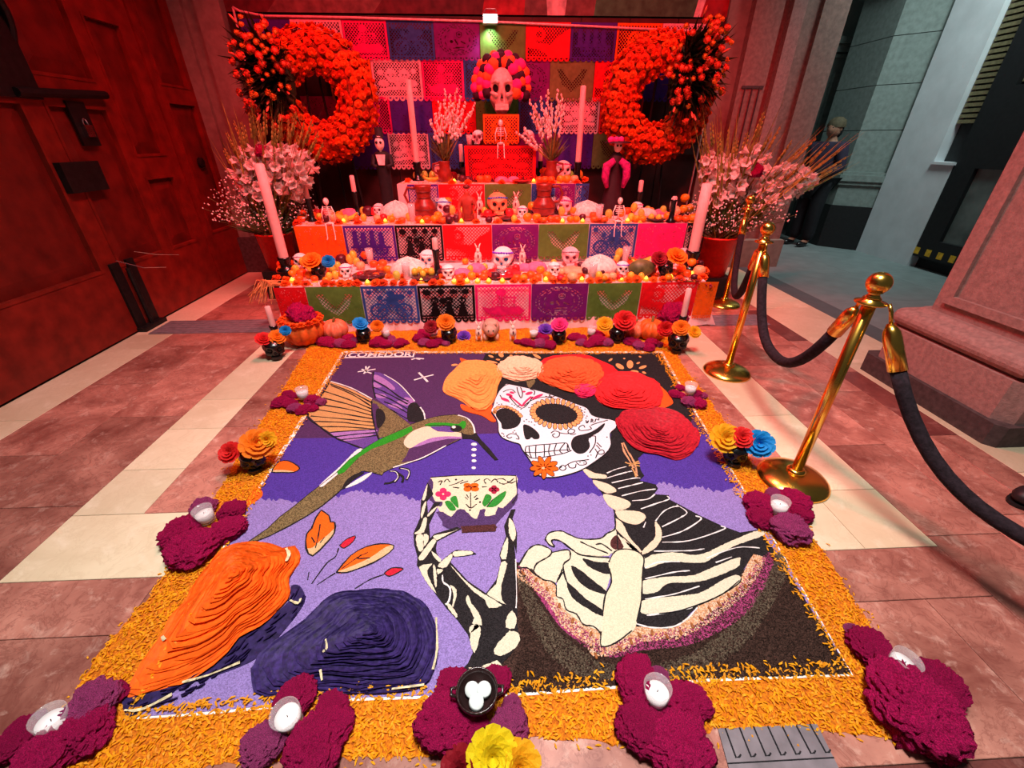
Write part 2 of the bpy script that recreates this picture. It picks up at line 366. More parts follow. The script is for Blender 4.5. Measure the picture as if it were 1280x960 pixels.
tag(MB().lathe([(0.0, -0.005), (0.05, -0.005), (0.05, 0.02), (0.03, 0.03), (0.0, 0.03)], 16).xf(Matrix.Translation((XD, 5.24, 1.24)) @ Matrix.Rotation(PI/2, 4, 'Y')).build('iron_boss', 'iron'), 'round black iron boss on the far door leaf', 'door boss')
# ---- back wall with stone piers, dark boarding and the painted wall above
YB = 5.63
tag(MB().box((-3.4, YB+0.06, 0), (3.72, YB+0.35, 3.6)).build('wall_back', 'stone_green'), 'back wall of the entrance behind the altar', 'wall', kind='structure')
def pier(name, xs, lab):
    p = thing(name, lab, 'pilaster', (0, YB, 0), kind='structure')
    for i, (a, b, d, m) in enumerate(xs): MB().box((a, -d, 0), (b, 0.06, 3.5)).build('shaft_strip', m, p)
    return p
pl = pier('trim_1', [(-3.10, -2.98, 0.10, 'stone_green'), (-2.98, -2.84, 0.05, 'stone_green'), (-2.84, -2.60, 0.11, 'stone_green')], 'grey stone pilaster between the door and the altar')
MB().box((-3.10, -0.16, 0), (-2.58, 0, 0.42)).build('plinth', 'stone_plinth', pl)
pr = pier('trim_2', [(2.50, 2.72, 0.04, 'stone_green'), (2.72, 3.02, 0.14, 'pier_stone'), (3.02, 3.10, 0.07, 'pier_stone'), (3.10, 3.24, 0.16, 'stone'), (3.24, 3.44, 0.08, 'pier_stone'), (3.44, 3.72, 0.12, 'pier_stone')], 'stone pilaster with grooves right of the altar')
MB().box((2.68, -0.20, 0), (3.74, 0, 0.34)).build('plinth', 'stone_green', pr)
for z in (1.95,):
    MB().box((2.76, -0.150, z-0.012), (3.0, -0.14, z+0.012)).build('rail_or_line', 'stone_plinth', pr)  # thin dark strip tracing a faint level line on the pier face
for x in (2.80, 2.88, 2.96): MB().tube([(x, -0.147, 1.0), (x, -0.147, 1.95)], 0.008, 6).build('faint_upright', 'stone_plinth', pr)  # thin dark strips tracing faint upright lines, no railing stands on the pier
bd = thing('trim_3', 'dark red brown wooden boarding behind the altar', 'panelling', (0, YB, 0), kind='structure')
n = 10
for k in range(n):
    a = -2.60+5.10*k/n; b = -2.60+5.10*(k+1)/n
    MB().box((a+0.006, -0.02, 0), (b-0.006, 0.05, 2.54)).build('board', 'dark_board', bd)
MB().box((-2.60, -0.05, 1.30), (2.50, -0.02, 1.40)).build('cross_rail', 'dark_board_edge', bd); MB().box((-2.60, 0.0, 0), (2.50, 0.055, 2.54)).build('backing', 'dark_board_edge', bd)
wp = thing('wall_painting', 'painted wall of red white and green diagonal bands above the altar', 'wall painting', (0, YB, 2.56))
wc = {'p_dark': (84,30,34), 'p_red': (150,30,38), 'p_pale': (196,160,158), 'p_brown': (104,66,62), 'p_green': (52,104,70), 'p_white': (210,190,186)}
for k, c in wc.items(): pm(k, c, 0.8, var=0.2, scale=12)
bands = [(-2.6, -2.2, -1.55, -1.2, 'p_dark'), (-2.2, -1.15, -1.2, -0.25, 'p_brown'), (-1.15, -0.05, -0.25, 0.15, 'p_dark'), (-0.05, 0.38, 0.15, 0.45, 'p_red'), (0.38, 0.62, 0.45, 0.52, 'p_brown'), (0.62, 0.80, 0.52, 0.9, 'p_pale'), (0.80, 1.10, 0.9, 1.2, 'p_brown'), (1.10, 2.15, 1.2, 2.3, 'p_green'), (2.15, 2.22, 2.3, 2.42, 'p_white'), (2.22, 2.50, 2.42, 2.50, 'p_red')]
for i, (a, b, c, d, m) in enumerate(bands):
    lo = -2.6 if i == 0 else a
    MB().add([(lo, -0.002, 0), (b, -0.002, 0), (d, -0.002, 0.9), (-2.6 if i == 0 else c, -0.002, 0.9), (lo, 0.055, 0), (b, 0.055, 0), (d, 0.055, 0.9), (-2.6 if i == 0 else c, 0.055, 0.9)],
             [(0,1,2,3),(7,6,5,4),(0,4,5,1),(1,5,6,2),(2,6,7,3),(3,7,4,0)]).build('painted_band', m, wp)
# ---- right: pedestal of the stone column
PX, PY0, PY1 = 2.70, 1.72, 2.62
ped = thing('trim_4', 'massive stone column pedestal right of the rope barrier', 'pedestal', (PX+0.47, (PY0+PY1)/2, 0), kind='structure')
def rings(prof, hw, hd, c=0.0):
    mb = MB(); V = []; Fc = []
    for i, (ins, z) in enumerate(prof):
        w, d = hw-ins, hd-ins; k = c
        ring = [(-w+k,-d),(w-k,-d),(w,-d+k),(w,d-k),(w-k,d),(-w+k,d),(-w,d-k),(-w,-d+k)]
        V += [(x, y, z) for x, y in ring]
    for i in range(len(prof)-1):
        for k in range(8): Fc.append((i*8+k, i*8+(k+1) % 8, (i+1)*8+(k+1) % 8, (i+1)*8+k))
    Fc.append(tuple(range(7, -1, -1))); Fc.append(tuple((len(prof)-1)*8+k for k in range(8)))
    return mb.add(V, Fc)
rings([(-0.03, 0.0), (-0.03, 0.13)], 0.47, 0.45, 0.04).build('plinth', 'stone_plinth', ped)
rings([(0.0, 0.13), (0.0, 0.36)], 0.47, 0.45, 0.07).build('base_block', 'stone', ped)
rings([(0.03, 0.36)] + [(0.05-0.055*math.sin(a*PI/8), 0.37+0.055*(1-math.cos(a*PI/8))) for a in range(9)] + [(0.07, 0.485), (0.09, 0.505)], 0.47, 0.45, 0.05).build('torus_moulding', 'stone', ped)
rings([(0.13, 0.50), (0.13, 3.4)], 0.47, 0.45, 0.01).build('shaft', 'stone', ped)
for (a, b, z0, z1) in ((-0.20, 0.20, 0.62, 1.95),):
    for q in ((a-0.05, a, z0-0.05, z1+0.05), (b, b+0.05, z0-0.05, z1+0.05), (a, b, z0-0.05, z0), (a, b, z1, z1+0.05)):
        MB().box((-0.365, q[0], q[2]), (-0.338, q[1], q[3])).build('panel_frame', 'stone', ped)
    for q in ((-0.24, -0.19, z0-0.05, z1+0.05), (0.19, 0.24, z0-0.05, z1+0.05), (-0.19, 0.19, z0-0.05, z0), (-0.19, 0.19, z1, z1+0.05)):
        MB().box((q[0], -0.345, q[2]), (q[1], -0.318, q[3])).build('panel_frame', 'stone', ped)
# ---- lobby beyond the opening
lw = tag(MB().box((3.72, 8.0, 0), (8.0, 8.2, 4.2)).build('wall_lobby_back', 'lobby_wall'), 'grey green back wall of the lobby', 'wall', kind='structure')
for z0, z1, d in ((2.72, 2.80, 0.14), (2.62, 2.72, 0.09), (2.56, 2.60, 0.05)): MB().box((5.28, 8.0-d, z0), (7.0, 8.0, z1)).build('cornice', 'lobby_stone', lw)
wd = thing('window_1', 'dark window under a stone cornice in the lobby wall', 'window', (5.9, 8.0, 1.25), kind='structure')
MB().box((-0.36, -0.03, 0.0), (0.5, 0.0, 1.02)).build('pane', 'lobby_black', wd)
for q in ((-0.46, -0.36, -0.05, 1.12), (0.5, 0.6, -0.05, 1.12), (-0.36, 0.5, 1.02, 1.12), (-0.36, 0.5, -0.05, 0.0)): MB().box((q[0], -0.07, q[2]), (q[1], 0, q[3])).build('window_frame', 'lobby_stone', wd)
for z in (0.90, 0.80): MB().box((-0.34, -0.05, z), (0.48, -0.03, z+0.03)).build('blind_slat', 'blind', wd)
tag(MB().box((4.94, 7.88, 0.6), (5.06, 7.995, 2.34)).build('downpipe', 'lobby_black'), 'black vertical pipe cover on the lobby wall', 'pipe')
cl = thing('trim_5', 'grey stone lobby column with black base', 'column', (5.5, 6.3, 0), kind='structure')
fp = [(0.01, 0.01), (0.9, 0.01), (0.9, 1.2), (-0.36, 1.2), (-0.36, 0.36)]
def grow(poly, d):
    c = (0.3, 0.65); return [(c[0]+(x-c[0])*(1+d), c[1]+(y-c[1])*(1+d)) for x, y in poly]
MB().prism(fp, 0, 0.60).build('black_base', 'lobby_black', cl); MB().prism(grow(fp, -0.04), 0.60, 0.88).build('base_block', 'lobby_stone', cl)
MB().prism(grow(fp, 0.0), 0.88, 0.93).build('torus_moulding', 'lobby_stone', cl); MB().prism(grow(fp, 0.03), 0.93, 1.01).build('torus_moulding', 'lobby_stone', cl); MB().prism(grow(fp, -0.03), 1.01, 1.05).build('torus_moulding', 'lobby_stone', cl)
for k in range(4): MB().prism(grow(fp, -0.10), 1.05+0.52*k, 1.05+0.52*(k+1)-0.008).build('stone_course', 'lobby_stone', cl)
MB().prism(grow(fp, 0.0), 3.13, 3.25).build('capital', 'lobby_stone', cl); MB().prism(grow(fp, 0.06), 3.25, 4.1).build('capital', 'lobby_stone', cl)
ww = tag(MB().box((5.50, 5.67, 0), (5.75, 6.30, 4.0)).build('wall_right', 'lobby_white'), 'white lobby wall beside the dark shop front', 'wall', kind='structure')
MB().box((5.50, 5.40, 0), (5.75, 5.67, 1.19)).build('low_wall', 'lobby_white', ww); MB().box((5.47, 5.38, 1.19), (5.75, 5.68, 1.22)).build('ledge', 'lobby_white', ww)
sf = thing('shop_front', 'dark glazed front with slatted shutter and striped warning tape', 'shop front', (5.56, 5.0, 0), kind='structure'); sf.name = 'door_2'
MB().box((0.06, -1.6, 0.0), (0.12, 0.66, 4.0)).build('backing', 'lobby_black', sf)
MB().box((-0.05, 0.14, 0.14), (0.06, 0.40, 3.4)).build('post', 'lobby_black', sf); MB().box((-0.05, -1.6, 0.14), (0.055, 0.14, 0.36)).build('sill', 'lobby_black', sf)
MB().box((-0.05, -1.6, 1.17), (0.055, 0.14, 1.95)).build('beam', 'lobby_black', sf); MB().box((0.0, -1.6, 0.36), (0.02, 0.14, 1.17)).build('glass_pane', 'lobby_glass', sf)
for k in range(9): MB().box((-0.052, 0.40-0.16*k-0.07, 0.17), (-0.05, 0.40-0.16*k, 0.25)).build('warning_stripe', 'hazard_yellow', sf)
for k in range(26): MB().box((0.0, -1.6, 1.98+0.055*k), (0.05, 0.14, 1.98+0.055*k+0.036)).build('shutter_slat', 'slat', sf); 
for k in range(26): MB().box((0.0, 0.40, 1.62+0.055*k), (0.05, 0.66, 1.62+0.055*k+0.036)).build('shutter_slat', 'slat', sf)
# ------------------------------------------------------------------ the seed and sawdust mural on the floor
def seed(name, rgb, var=0.16, sc=330, bump=0.6): return pm(name, rgb, 0.9, var=var, scale=sc, cell=True, bump=bump, bscale=sc, spec=0.15, dist=0.003)
seed('s_dpurple', (78,46,88)); seed('s_black', (36,33,35), 0.3); seed('s_violet', (76,53,148)); seed('s_lilac', (140,120,184))
seed('s_cream', (216,207,178), 0.07); seed('s_bone', (214,207,182), 0.07); seed('s_vert', (220,200,172), 0.07); seed('s_tan', (196,146,92), 0.12); seed('s_olive', (112,96,64), 0.32, 260); seed('s_green', (44,142,34), 0.15)
seed('s_white', (226,222,220), 0.05); seed('s_wing', (98,66,140)); seed('s_wingl', (162,114,176)); seed('s_skull', (222,216,222), 0.04, 400, 0.3)
seed('s_pink', (226,48,98)); seed('s_peach', (236,158,98), 0.12); seed('s_orange', (246,98,22), 0.1); seed('s_lace', (200,146,108), 0.25); seed('s_melon', (240,206,180), 0.15); seed('s_magenta', (156,62,108), 0.3)
seed('s_brown', (58,40,34), 0.4); seed('s_taupe', (92,80,66), 0.3); seed('s_bowlp', (74,52,96), 0.2); seed('s_bowlb', (74,40,40), 0.3); seed('s_red', (200,34,56)); seed('s_leaf', (44,132,48)); seed('s_wine', (158,34,60)); seed('s_sand', (206,176,130), 0.1)
pm('underlay', (236,232,226), 0.8)
for nm, c, v in (('r_orange', (250,140,70), .10), ('r_cream', (238,186,150), .08), ('r_redor', (246,92,46), .10), ('r_red', (224,40,44), .12), ('r_rose', (226,40,92), .12), ('r_crimson', (172,26,42), .16), ('r_bigor', (250,98,20), .10), ('r_purple', (46,33,86), .26)):
    pm(nm, c, 0.6, var=v, scale=60, bump=0.5, bscale=260, rnd=0.2, spec=0.22, dist=0.002)
pm('r_redback', (232,30,36), 0.6, var=0.1, scale=80, bump=.4, bscale=200); pm('r_orback', (248,84,20), 0.6, var=0.1, scale=80, bump=.4, bscale=200); pm('husk', (206,196,156), 0.6, var=.2, scale=60)
TR = dict(A=(380,430,.15625), B=(480,490,.125), C=(290,540,.15625), D=(540,430,.125), E=(660,430,.171875), F=(600,470,.125), G=(640,520,.125), H=(510,580,.125),
          I=(510,680,.125), J=(530,770,.125), K=(640,640,.15625), L=(720,570,.203125), M=(780,640,.21875), N=(640,700,.1875), O=(140,660,.25), Q=(300,620,.2708), P=(0,0,1.0))
MO = Vector((0.05, 1.75, 0.0))
MU = thing('floor_mural', 'large floor mural of dyed seeds showing a skeleton lady and hummingbird', 'floor mural', MO)
def px(k, pts):
    ox, oy, s = TR[k]; return [(ox+x*s, oy+y*s) for x, y in pts]
def mix(*gs):                   # points read from several close-ups, ('K', pts), ('N', pts)
    out = []
    for k, p in gs: out += px(k, p)
    return out
ZB = 0.004
def wpt(p, z): return atz(p[0], p[1], z) - MO
def area(name, k, pts, m, lev=0, par=MU, sm=3, jag=0.0, mb=None, z0=0.002):
    P = px(k, pts) if k != 'P' else pts; z = ZB + 0.0011*lev
    Wp = [wpt(p, z).xy for p in P]
    if sm: Wp = [v for v in catmull(Wp, sm, True)]
    if jag:
        Q = []
        for i, p in enumerate(Wp):
            q = Wp[(i+1) % len(Wp)]; n = max(1, int((q-p).length/0.006))
            for j in range(n): Q.append(p.lerp(q, j/n) + Vector((rj(jag), rj(jag))))
        Wp = Q
    new = mb is None; mb = mb or MB()
    mb.prism([(p[0], p[1]) for p in Wp], z0, z)
    return mb.build(name, m, par) if new else None
def stroke(mb, k, pts, w, lev, sm=4, wj=0.0):
    z = ZB + 0.0011*lev; P = [wpt(p, z) for p in (px(k, pts) if k != 'P' else pts)]
    if sm and len(P) > 2: P = catmull(P, sm)
    hw = w*mpp(P[0]+MO)/2; n = len(P); V = []; Fc = []
    for i, p in enumerate(P):
        t = (P[min(i+1, n-1)]-P[max(i-1, 0)]); t.z = 0; t.normalize() if t.length > 1e-9 else None; s = Vector((-t.y, t.x, 0))*hw*(1+rj(wj))
        a, b = p+s, p-s; V += [a, b, (a.x, a.y, z-0.0014), (b.x, b.y, z-0.0014)]
    for i in range(n-1):
        a = 4*i; b = a+4; Fc += [(a, a+1, b+1, b), (a+2, a, b, b+2), (a+1, a+3, b+3, b+1)]
    mb.add(V, Fc)
def dots(mb, k, pts, r, lev, rx=1.0):
    z = ZB + 0.0011*lev
    for p in px(k, pts):
        c = wpt(p, z); rr = r*mpp(c+MO); mb.prism([(c.x+rr*rx*math.cos(a), c.y+rr*math.sin(a)) for a in [2*PI*i/7 for i in range(7)]], 0.002, z)
def ell(k, cx, cy, rx, ry, rot=0, n=20):
    c, s = math.cos(rot), math.sin(rot); return [(cx+rx*math.cos(a)*c-ry*math.sin(a)*s, cy+rx*math.cos(a)*s+ry*math.sin(a)*c) for a in [2*PI*i/n for i in range(n)]]
# ground layers
BASE = [(430,441), (826,441), (868,515), (955,655), (1064,842), (880,848), (650,866), (440,872), (250,890), (158,897), (240,752), (328,605)]
area('underlay', 'P', [(428,439), (828,439), (870,514), (957,655), (1067,845), (880,852), (650,870), (440,876), (250,894), (152,900), (238,752), (326,604)], 'underlay', -1, sm=0)
area('dark_purple_ground', 'P', [(430,441), (826,441), (850,484), (868,515), (886,545), (640,543), (366,549)], 's_dpurple', 0, sm=0)
area('violet_ground', 'P', [(366,548), (500,546), (640,541), (886,543), (921,600), (925,606), (935,625), (880,630), (640,640), (420,642), (304,642)], 's_violet', 0.4, sm=0)
lil = [(321,616)]
lilp = [(316+609*i/260, (621+5*math.sin(i*.08)+2*math.sin(i*.31)-14*(i/260)**2)+rj(2.6)) for i in range(261)]
area('lilac_ground', 'P', lilp + [(955,655), (1064,842), (880,848), (650,866), (440,872), (250,890), (158,897), (240,752)], 's_lilac', 0.8, sm=0)
area('black_ground', 'P', [(600,458), (607,442), (826,441.5), (853,492), (867,516), (858,548), (775,545), (760,540), (700,530), (640,505), (618,500), (622,470)], 's_black', 1, sm=0)
# brown lower corner with lace hem: seeds laid grain by grain
area('brown_seed_ground', 'P', [(636,702), (662,704), (722,760), (755,788), (860,770), (930,712), (968,688), (1064,842), (880,848), (650,866), (622,866)], 's_brown', 1, sm=0)
tp = [(648,716), (672,750), (700,792), (745,826), (800,838), (870,815), (930,770), (960,720), (972,690), (985,712), (962,762), (925,812), (860,846), (800,852), (730,846), (690,822), (665,782), (650,740)]
area('taupe_seed_band', 'P', tp, 's_taupe', 1.5)
mg = [(648,712), (668,738), (690,770), (705,788), (740,814), (768,822), (800,813), (858,807), (902,788), (935,765), (957,732), (969,694), (960,690), (945,705), (915,745), (870,780), (800,795), (750,800), (710,770), (680,735), (655,708)]
area('magenta_seed_band', 'P', mg, 's_magenta', 2)
lace = mix(('N', [(35,55),(100,50),(140,85),(210,130),(260,140),(295,170),(297,240),(340,260),(362,330),(430,360),(475,430),(540,440),(590,490),(596,575),(690,552),(800,470)]),
           ('M', [(65,652),(200,668),(300,655),(400,570),(430,530),(560,470),(660,390),(690,330),(740,240),(810,260),(770,360),(690,470),(600,550),(480,640),(300,730),(100,740),(0,800)]), ('N', [(640,640),(540,640),(500,580),(420,505),(330,440),(270,330),(200,240),(110,170),(40,120)]))
area('lace_seed_hem', 'P', lace, 's_lace', 2.4, sm=2)
# the lady: torso
torso = mix(('E', [(605,650),(640,600),(700,680),(800,770),(845,790),(800,830)]), ('L', [(400,90),(420,120),(390,150),(490,175),(505,200),(480,235),(570,240),(580,270),(640,300),(760,365),(900,430),(1010,470),(1140,450),(1190,540),(1230,590),(1190,630)]),
            ('M', [(740,240),(670,350),(600,450),(430,530),(300,655),(70,655)]), ('K', [(1000,880),(1000,400),(830,150),(820,20)]), ('G', [(1010,930),(900,770),(800,630),(715,540),(740,500)]), ('E', [(480,862),(600,740)]))
area('lady_torso_ground', 'P', torso, 's_black', 2.7, sm=0)
bone = []
def bn(name, k, pts, m='s_bone', lev=3.4, sm=3, jag=0.0012):
    area(name, k, pts, m, lev, sm=sm, jag=jag)
for p in ([(705,530),(745,530),(830,570),(940,590),(940,625),(860,625),(790,620),(740,580)], [(810,640),(960,680),(1045,740),(1000,770),(930,765),(850,710)], [(915,780),(1060,810),(1180,860),(1170,910),(1080,945),(1010,930),(940,860)]): bn('vertebra', 'G', p, 's_vert')
bn('vertebra', 'L', [(245,335),(330,335),(400,345),(430,380),(380,420),(310,410),(260,380)], 's_vert')
bn('collar_bone', 'L', [(245,385),(290,420),(330,500),(400,580),(390,605),(330,560),(262,465),(240,440)], 's_vert'); bn('collar_bone', 'L', [(485,405),(520,440),(527,500),(490,565),(410,608),(392,600),(450,540),(490,490)], 's_vert')
bn('clavicle', 'K', [(825,130),(835,160),(870,200),(1000,300),(1010,335),(800,330),(770,350),(560,345),(470,290),(390,232),(330,220),(318,240),(340,275),(300,262),(265,215),(300,165),(390,150),(460,180),(550,213),(700,212),(760,170)])
bn('shoulder_bone', 'K', [(55,425),(130,300),(210,260),(310,300),(320,322),(450,302),(465,370),(410,425),(400,490),(360,560),(280,550),(200,495),(160,455)], 's_bone', 3.4)
bn('rib_cage', 'K', [(460,300),(560,345),(780,365),(785,520),(750,640),(725,830),(750,940),(700,950),(570,890),(440,800),(358,690),(360,560),(412,425),(465,370)], 's_bone', 3.4, 2)
for p in ([(565,370),(680,400),(780,410),(785,495),(690,475),(610,430)], [(470,430),(540,460),(640,540),(750,630),(735,655),(620,620),(520,540)], [(435,560),(500,610),(600,700),(720,780),(715,830),(600,770),(480,680)]): bn('rib_gap', 'K', p, 's_black', 4.0)
area('sternum', 'P', mix(('K', [(775,400),(820,320),(900,295),(1000,315),(1055,370),(1045,480),(1035,700),(1000,880)]), ('N', [(800,480),(690,550),(595,580),(600,480)]), ('K', [(735,740),(745,670),(795,560),(785,480)])), 's_cream', 4.4, sm=3)
bn('rib', 'M', [(110,260),(280,230),(430,245),(600,170),(780,100),(800,132),(640,190),(500,265),(440,290),(250,285),(130,322)]); bn('rib', 'M', [(105,395),(250,370),(400,360),(520,310),(650,260),(665,275),(640,320),(480,385),(380,402),(250,408),(190,455),(105,465)])
bn('rib', 'M', [(105,505),(300,480),(440,460),(560,390),(640,360),(670,378),(650,412),(520,490),(330,560),(200,580),(100,577)])
area('locket', 'K', [(840,185),(880,250),(890,285),(830,300),(790,270),(795,220)], 's_bowlb', 4.6)
wl = MB()
for p in ([(190,105),(250,80),(310,65)], [(190,135),(290,105),(345,92)], [(220,165),(350,137),(395,135)], [(260,200),(360,175),(412,163)], [(280,245),(400,215),(490,203)], [(345,275),(440,265),(485,235)], [(400,325),(500,290),(572,265),(560,245)], [(490,400),(540,340),(600,312),(640,310)], [(530,435),(640,380),(682,345),(620,300)], [(530,500),(660,460),(770,388),(735,368)], [(530,530),(700,520),(910,450),(890,430)], [(480,585),(700,582),(790,570)], [(425,690),(500,655),(640,650)], [(800,630),(900,590),(1010,560),(1130,565)], [(425,755),(600,715),(700,705)], [(425,880),(600,850),(760,800)], [(430,405),(415,440)], [(860,655),(960,620)]): stroke(wl, 'L', p, 1.5, 3.6, 5, 0.5)
for p in ([(60,635),(160,660),(280,655),(360,610),(420,545)], [(130,590),(250,575),(390,545)]): stroke(wl, 'M', p, 1.6, 3.6, 5, 0.5)
tag(wl.build('white_lines', 's_white', MU), kind='stuff')
bl = MB()
for p in ([(265,215),(300,165),(390,150),(460,180),(550,213),(700,212),(760,170),(825,130),(820,20)], [(265,215),(300,262),(340,275),(318,240),(330,220),(390,232),(470,290),(560,345),(780,365)], [(835,150),(1000,300)], [(545,235),(640,280),(770,330)], [(55,425),(130,300),(210,260),(310,300),(300,350),(200,410),(175,465)], [(320,322),(450,302),(465,370),(410,425),(440,560),(510,620)], [(410,480),(370,530),(360,560)], [(775,400),(820,320),(900,295),(1000,315),(1055,370),(1045,480),(1035,700),(1000,880)], [(780,450),(795,560),(745,670),(725,830)], [(1055,370),(1100,345)], [(840,165),(845,290)], [(670,260),(720,255),(800,310)]): stroke(bl, 'K', p, 1.7, 4.7, 4, 0.4)
for p in ([(35,55),(100,50),(140,85),(210,130),(260,140),(295,170),(297,240),(340,260),(362,330),(430,360),(475,430),(540,440),(590,490),(596,575),(690,552),(800,470)],): stroke(bl, 'N', p, 1.5, 4.7, 3, 0.3)
for p in ([(670,378),(650,412),(520,490),(330,560),(200,580)], [(430,530),(560,470),(660,390)]): stroke(bl, 'M', p, 1.2, 4.7, 3)
tag(bl.build('bone_outline', 's_black', MU), kind='stuff')
br = MB()
for p in ([(1115,265),(1150,340),(1200,420),(1235,500),(1250,600)], [(1100,270),(1120,350),(1180,450),(1215,520)]): stroke(br, 'G', p, 2.2, 4.2, 3, .3)
br.build('ear_drop', 's_lace', MU)
br = MB()
for p in ([(1130,460),(1190,480),(1280,470)], [(1170,500),(1220,470),(1270,450)], [(1200,520),(1225,560),(1240,610)], [(1280,500),(1230,490),(1180,470)]): stroke(br, 'G', p, 2.0, 4.4, 2)
br.build('ear_drop', 's_tan', MU)
# the lady: skull
sk = mix(('F', [(290,80),(480,120),(700,180),(940,270),(1070,320),(1120,390),(1240,425)]), ('E', [(600,548),(645,570),(638,612),(598,652),(605,730),(570,790),(480,860),(390,915)]), ('G', [(560,585),(420,612),(300,605),(230,560),(200,480),(170,430),(100,330),(75,280)]), ('F', [(330,660),(230,620),(185,560),(180,480),(155,410),(110,350),(130,300),(150,230),(190,150),(240,100)]))
area('skull_face', 'P', sk, 's_skull', 4.2, sm=3)
area('eye_socket', 'F', ell('F', 765, 378, 212, 102, R(7)), 's_black', 5.2, sm=0); area('eye_socket', 'F', [(170,350),(230,322),(330,332),(400,390),(405,460),(350,515),(230,530),(210,470),(160,400)], 's_black', 5.2)
area('nose_hole', 'F', [(430,500),(460,485),(530,520),(590,580),(590,625),(540,630),(515,612),(490,632),(450,620)], 's_black', 5.2)
area('cheek_hole', 'F', [(920,640),(960,600),(1080,570),(1160,530),(1240,472),(1242,500),(1190,560),(1090,620),(1100,700),(1050,765),(980,775),(930,740),(910,690)], 's_black', 5.2)
mb = MB(); mo = MB()
for i in range(28):
    a = 2*PI*i/28; c, s = math.cos(R(7)), math.sin(R(7)); x, y = 238*math.cos(a), 126*math.sin(a); cx, cy = 765+x*c-y*s, 378+x*s+y*c
    area('', 'F', ell('F', cx, cy, 29, 18, a, 10), 's_peach', 5.6, mb=mb, sm=0); area('', 'F', ell('F', cx, cy, 35, 24, a, 10), 's_black', 5.0, mb=mo, sm=0)
for i in range(12):
    p = catmull([(145,365), (165,320), (240,305), (310,325), (370,360), (408,400)], 4); q = p[int(i*(len(p)-1)/11)]
    area('', 'F', ell('F', q.x, q.y, 19, 12, 0, 8), 's_peach', 5.6, mb=mb, sm=0); area('', 'F', ell('F', q.x, q.y, 24, 16, 0, 8), 's_black', 5.0, mb=mo, sm=0)
tag(mb.build('eye_petals', 's_peach', MU), kind='stuff'); tag(mo.build('eye_petal_outline', 's_black', MU), kind='stuff')
sl = MB()
stroke(sl, 'P', sk + sk[:1], 1.1, 4.9, 3)
SKL = [[(370,110),(380,160),(410,220),(425,170),(405,110)], [(230,160),(270,140),(320,135),(355,165)], [(440,300),(500,250),(600,215),(720,205)], [(655,200),(700,215),(745,200)], [(690,185),(720,230),(760,230)], [(500,130),(545,150),(540,190)], [(200,190),(230,230),(300,262)], [(290,205),(420,322),(530,205)],
  [(1110,492),(1170,470),(1280,440)], [(1155,600),(1150,680),(1095,768)], [(1095,500),(1110,530),(1010,545),(990,515),(1030,490),(1050,515)], [(1095,620),(1120,600),(1155,600)], [(1170,665),(1215,710)], [(1165,690),(1200,730)], [(1150,725),(1190,780),(1240,770),(1230,740),(1190,750),(1155,820)], [(1090,895),(1180,850),(1280,790)],
  [(710,570),(740,550),(790,560),(790,600),(750,615),(725,590),(750,575)], [(790,565),(850,575),(930,570),(945,540),(900,530),(880,560),(920,585),(960,575)], [(265,600),(310,575),(370,590),(390,630),(360,625)], [(265,600),(290,620),(320,610)], [(790,915),(830,890),(860,920),(830,945),(795,925),(820,905)], [(850,900),(900,870),(960,850),(1050,850),(1060,880),(1000,890),(960,860)], [(880,880),(900,915),(950,915),(960,880)], [(960,850),(1090,835)], [(1065,470),(1060,440)], [(1065,470),(1085,445),(1075,470)], [(1110,465),(1115,430),(1130,440),(1120,450),(1140,465)], [(1150,460),(1160,430),(1185,440),(1190,420)]]
for p in SKL: stroke(sl, 'F', p, 1.3, 5.4, 5)
# teeth
top = catmull([(460,705), (560,690), (700,680), (850,668), (880,690)], 5); mid = catmull([(458,760), (560,765), (690,752), (800,742), (900,738)], 5); bot = catmull([(500,815), (560,822), (700,800), (830,775), (915,745)], 5)
tb = [(int(len(top)*i/9), ) for i in range(10)]
for q in (top, mid, bot): stroke(sl, 'F', [(p.x, p.y) for p in q], 1.35, 5.4, 0)
for i in range(9):
    j = min(len(top)-1, round((len(top)-1)*i/8)); stroke(sl, 'F', [(top[j].x, top[j].y), (mid[j].x+(6 if i % 2 else -4), mid[j].y), (bot[j].x, bot[j].y)], 1.35, 5.4, 3)
dots(sl, 'F', [(440,450),(465,435),(490,455),(515,460),(545,488),(490,315),(520,285),(370,310),(345,290),(390,295),(320,280),(410,330),(800,230),(850,240),(1005,315),(1020,345),(1050,330),(1045,360),(1040,390),(1070,400),(1060,420),(1110,790),(1080,800),(330,560),(360,570),(345,545),(220,570),(240,600),(235,580),(1040,870),(1000,860),(170,270),(190,285),(215,280),(1270,610),(700,190),(780,225),(560,262)], 1.0, 5.4)
tag(sl.build('skull_linework', 's_black', MU), kind='stuff')
mb = MB()
for p, w in (([(300,200),(355,245),(422,302)], 2.6), ([(422,302),(460,250),(515,205)], 2.9)): stroke(mb, 'F', p, w, 5.7, 3)
for c in ((250,235,45,14,.35), (575,205,62,13,-.4), (320,165,24,11,.2), (285,185,26,12,.1), (440,155,16,8,0), (490,172,38,14,-.25), (310,200,16,14,0)): area('', 'F', ell('F', *c[:4], c[4], 12), 's_pink', 5.7, mb=mb, sm=0)
tag(mb.build('forehead_ornament', 's_pink', MU), kind='stuff')
mb = MB(); mo = MB()
for i in range(9):
    a = 2*PI*i/9+.2; cx, cy = 322+85*math.cos(a), 512+58*math.sin(a); area('', 'G', ell('G', cx, cy, 58, 24, math.atan2(58*math.sin(a), 85*math.cos(a)), 10), 's_orange', 5.7, mb=mb, sm=0); area('', 'G', ell('G', cx, cy, 66, 31, math.atan2(58*math.sin(a), 85*math.cos(a)), 10), 's_black', 5.1, mb=mo, sm=0)
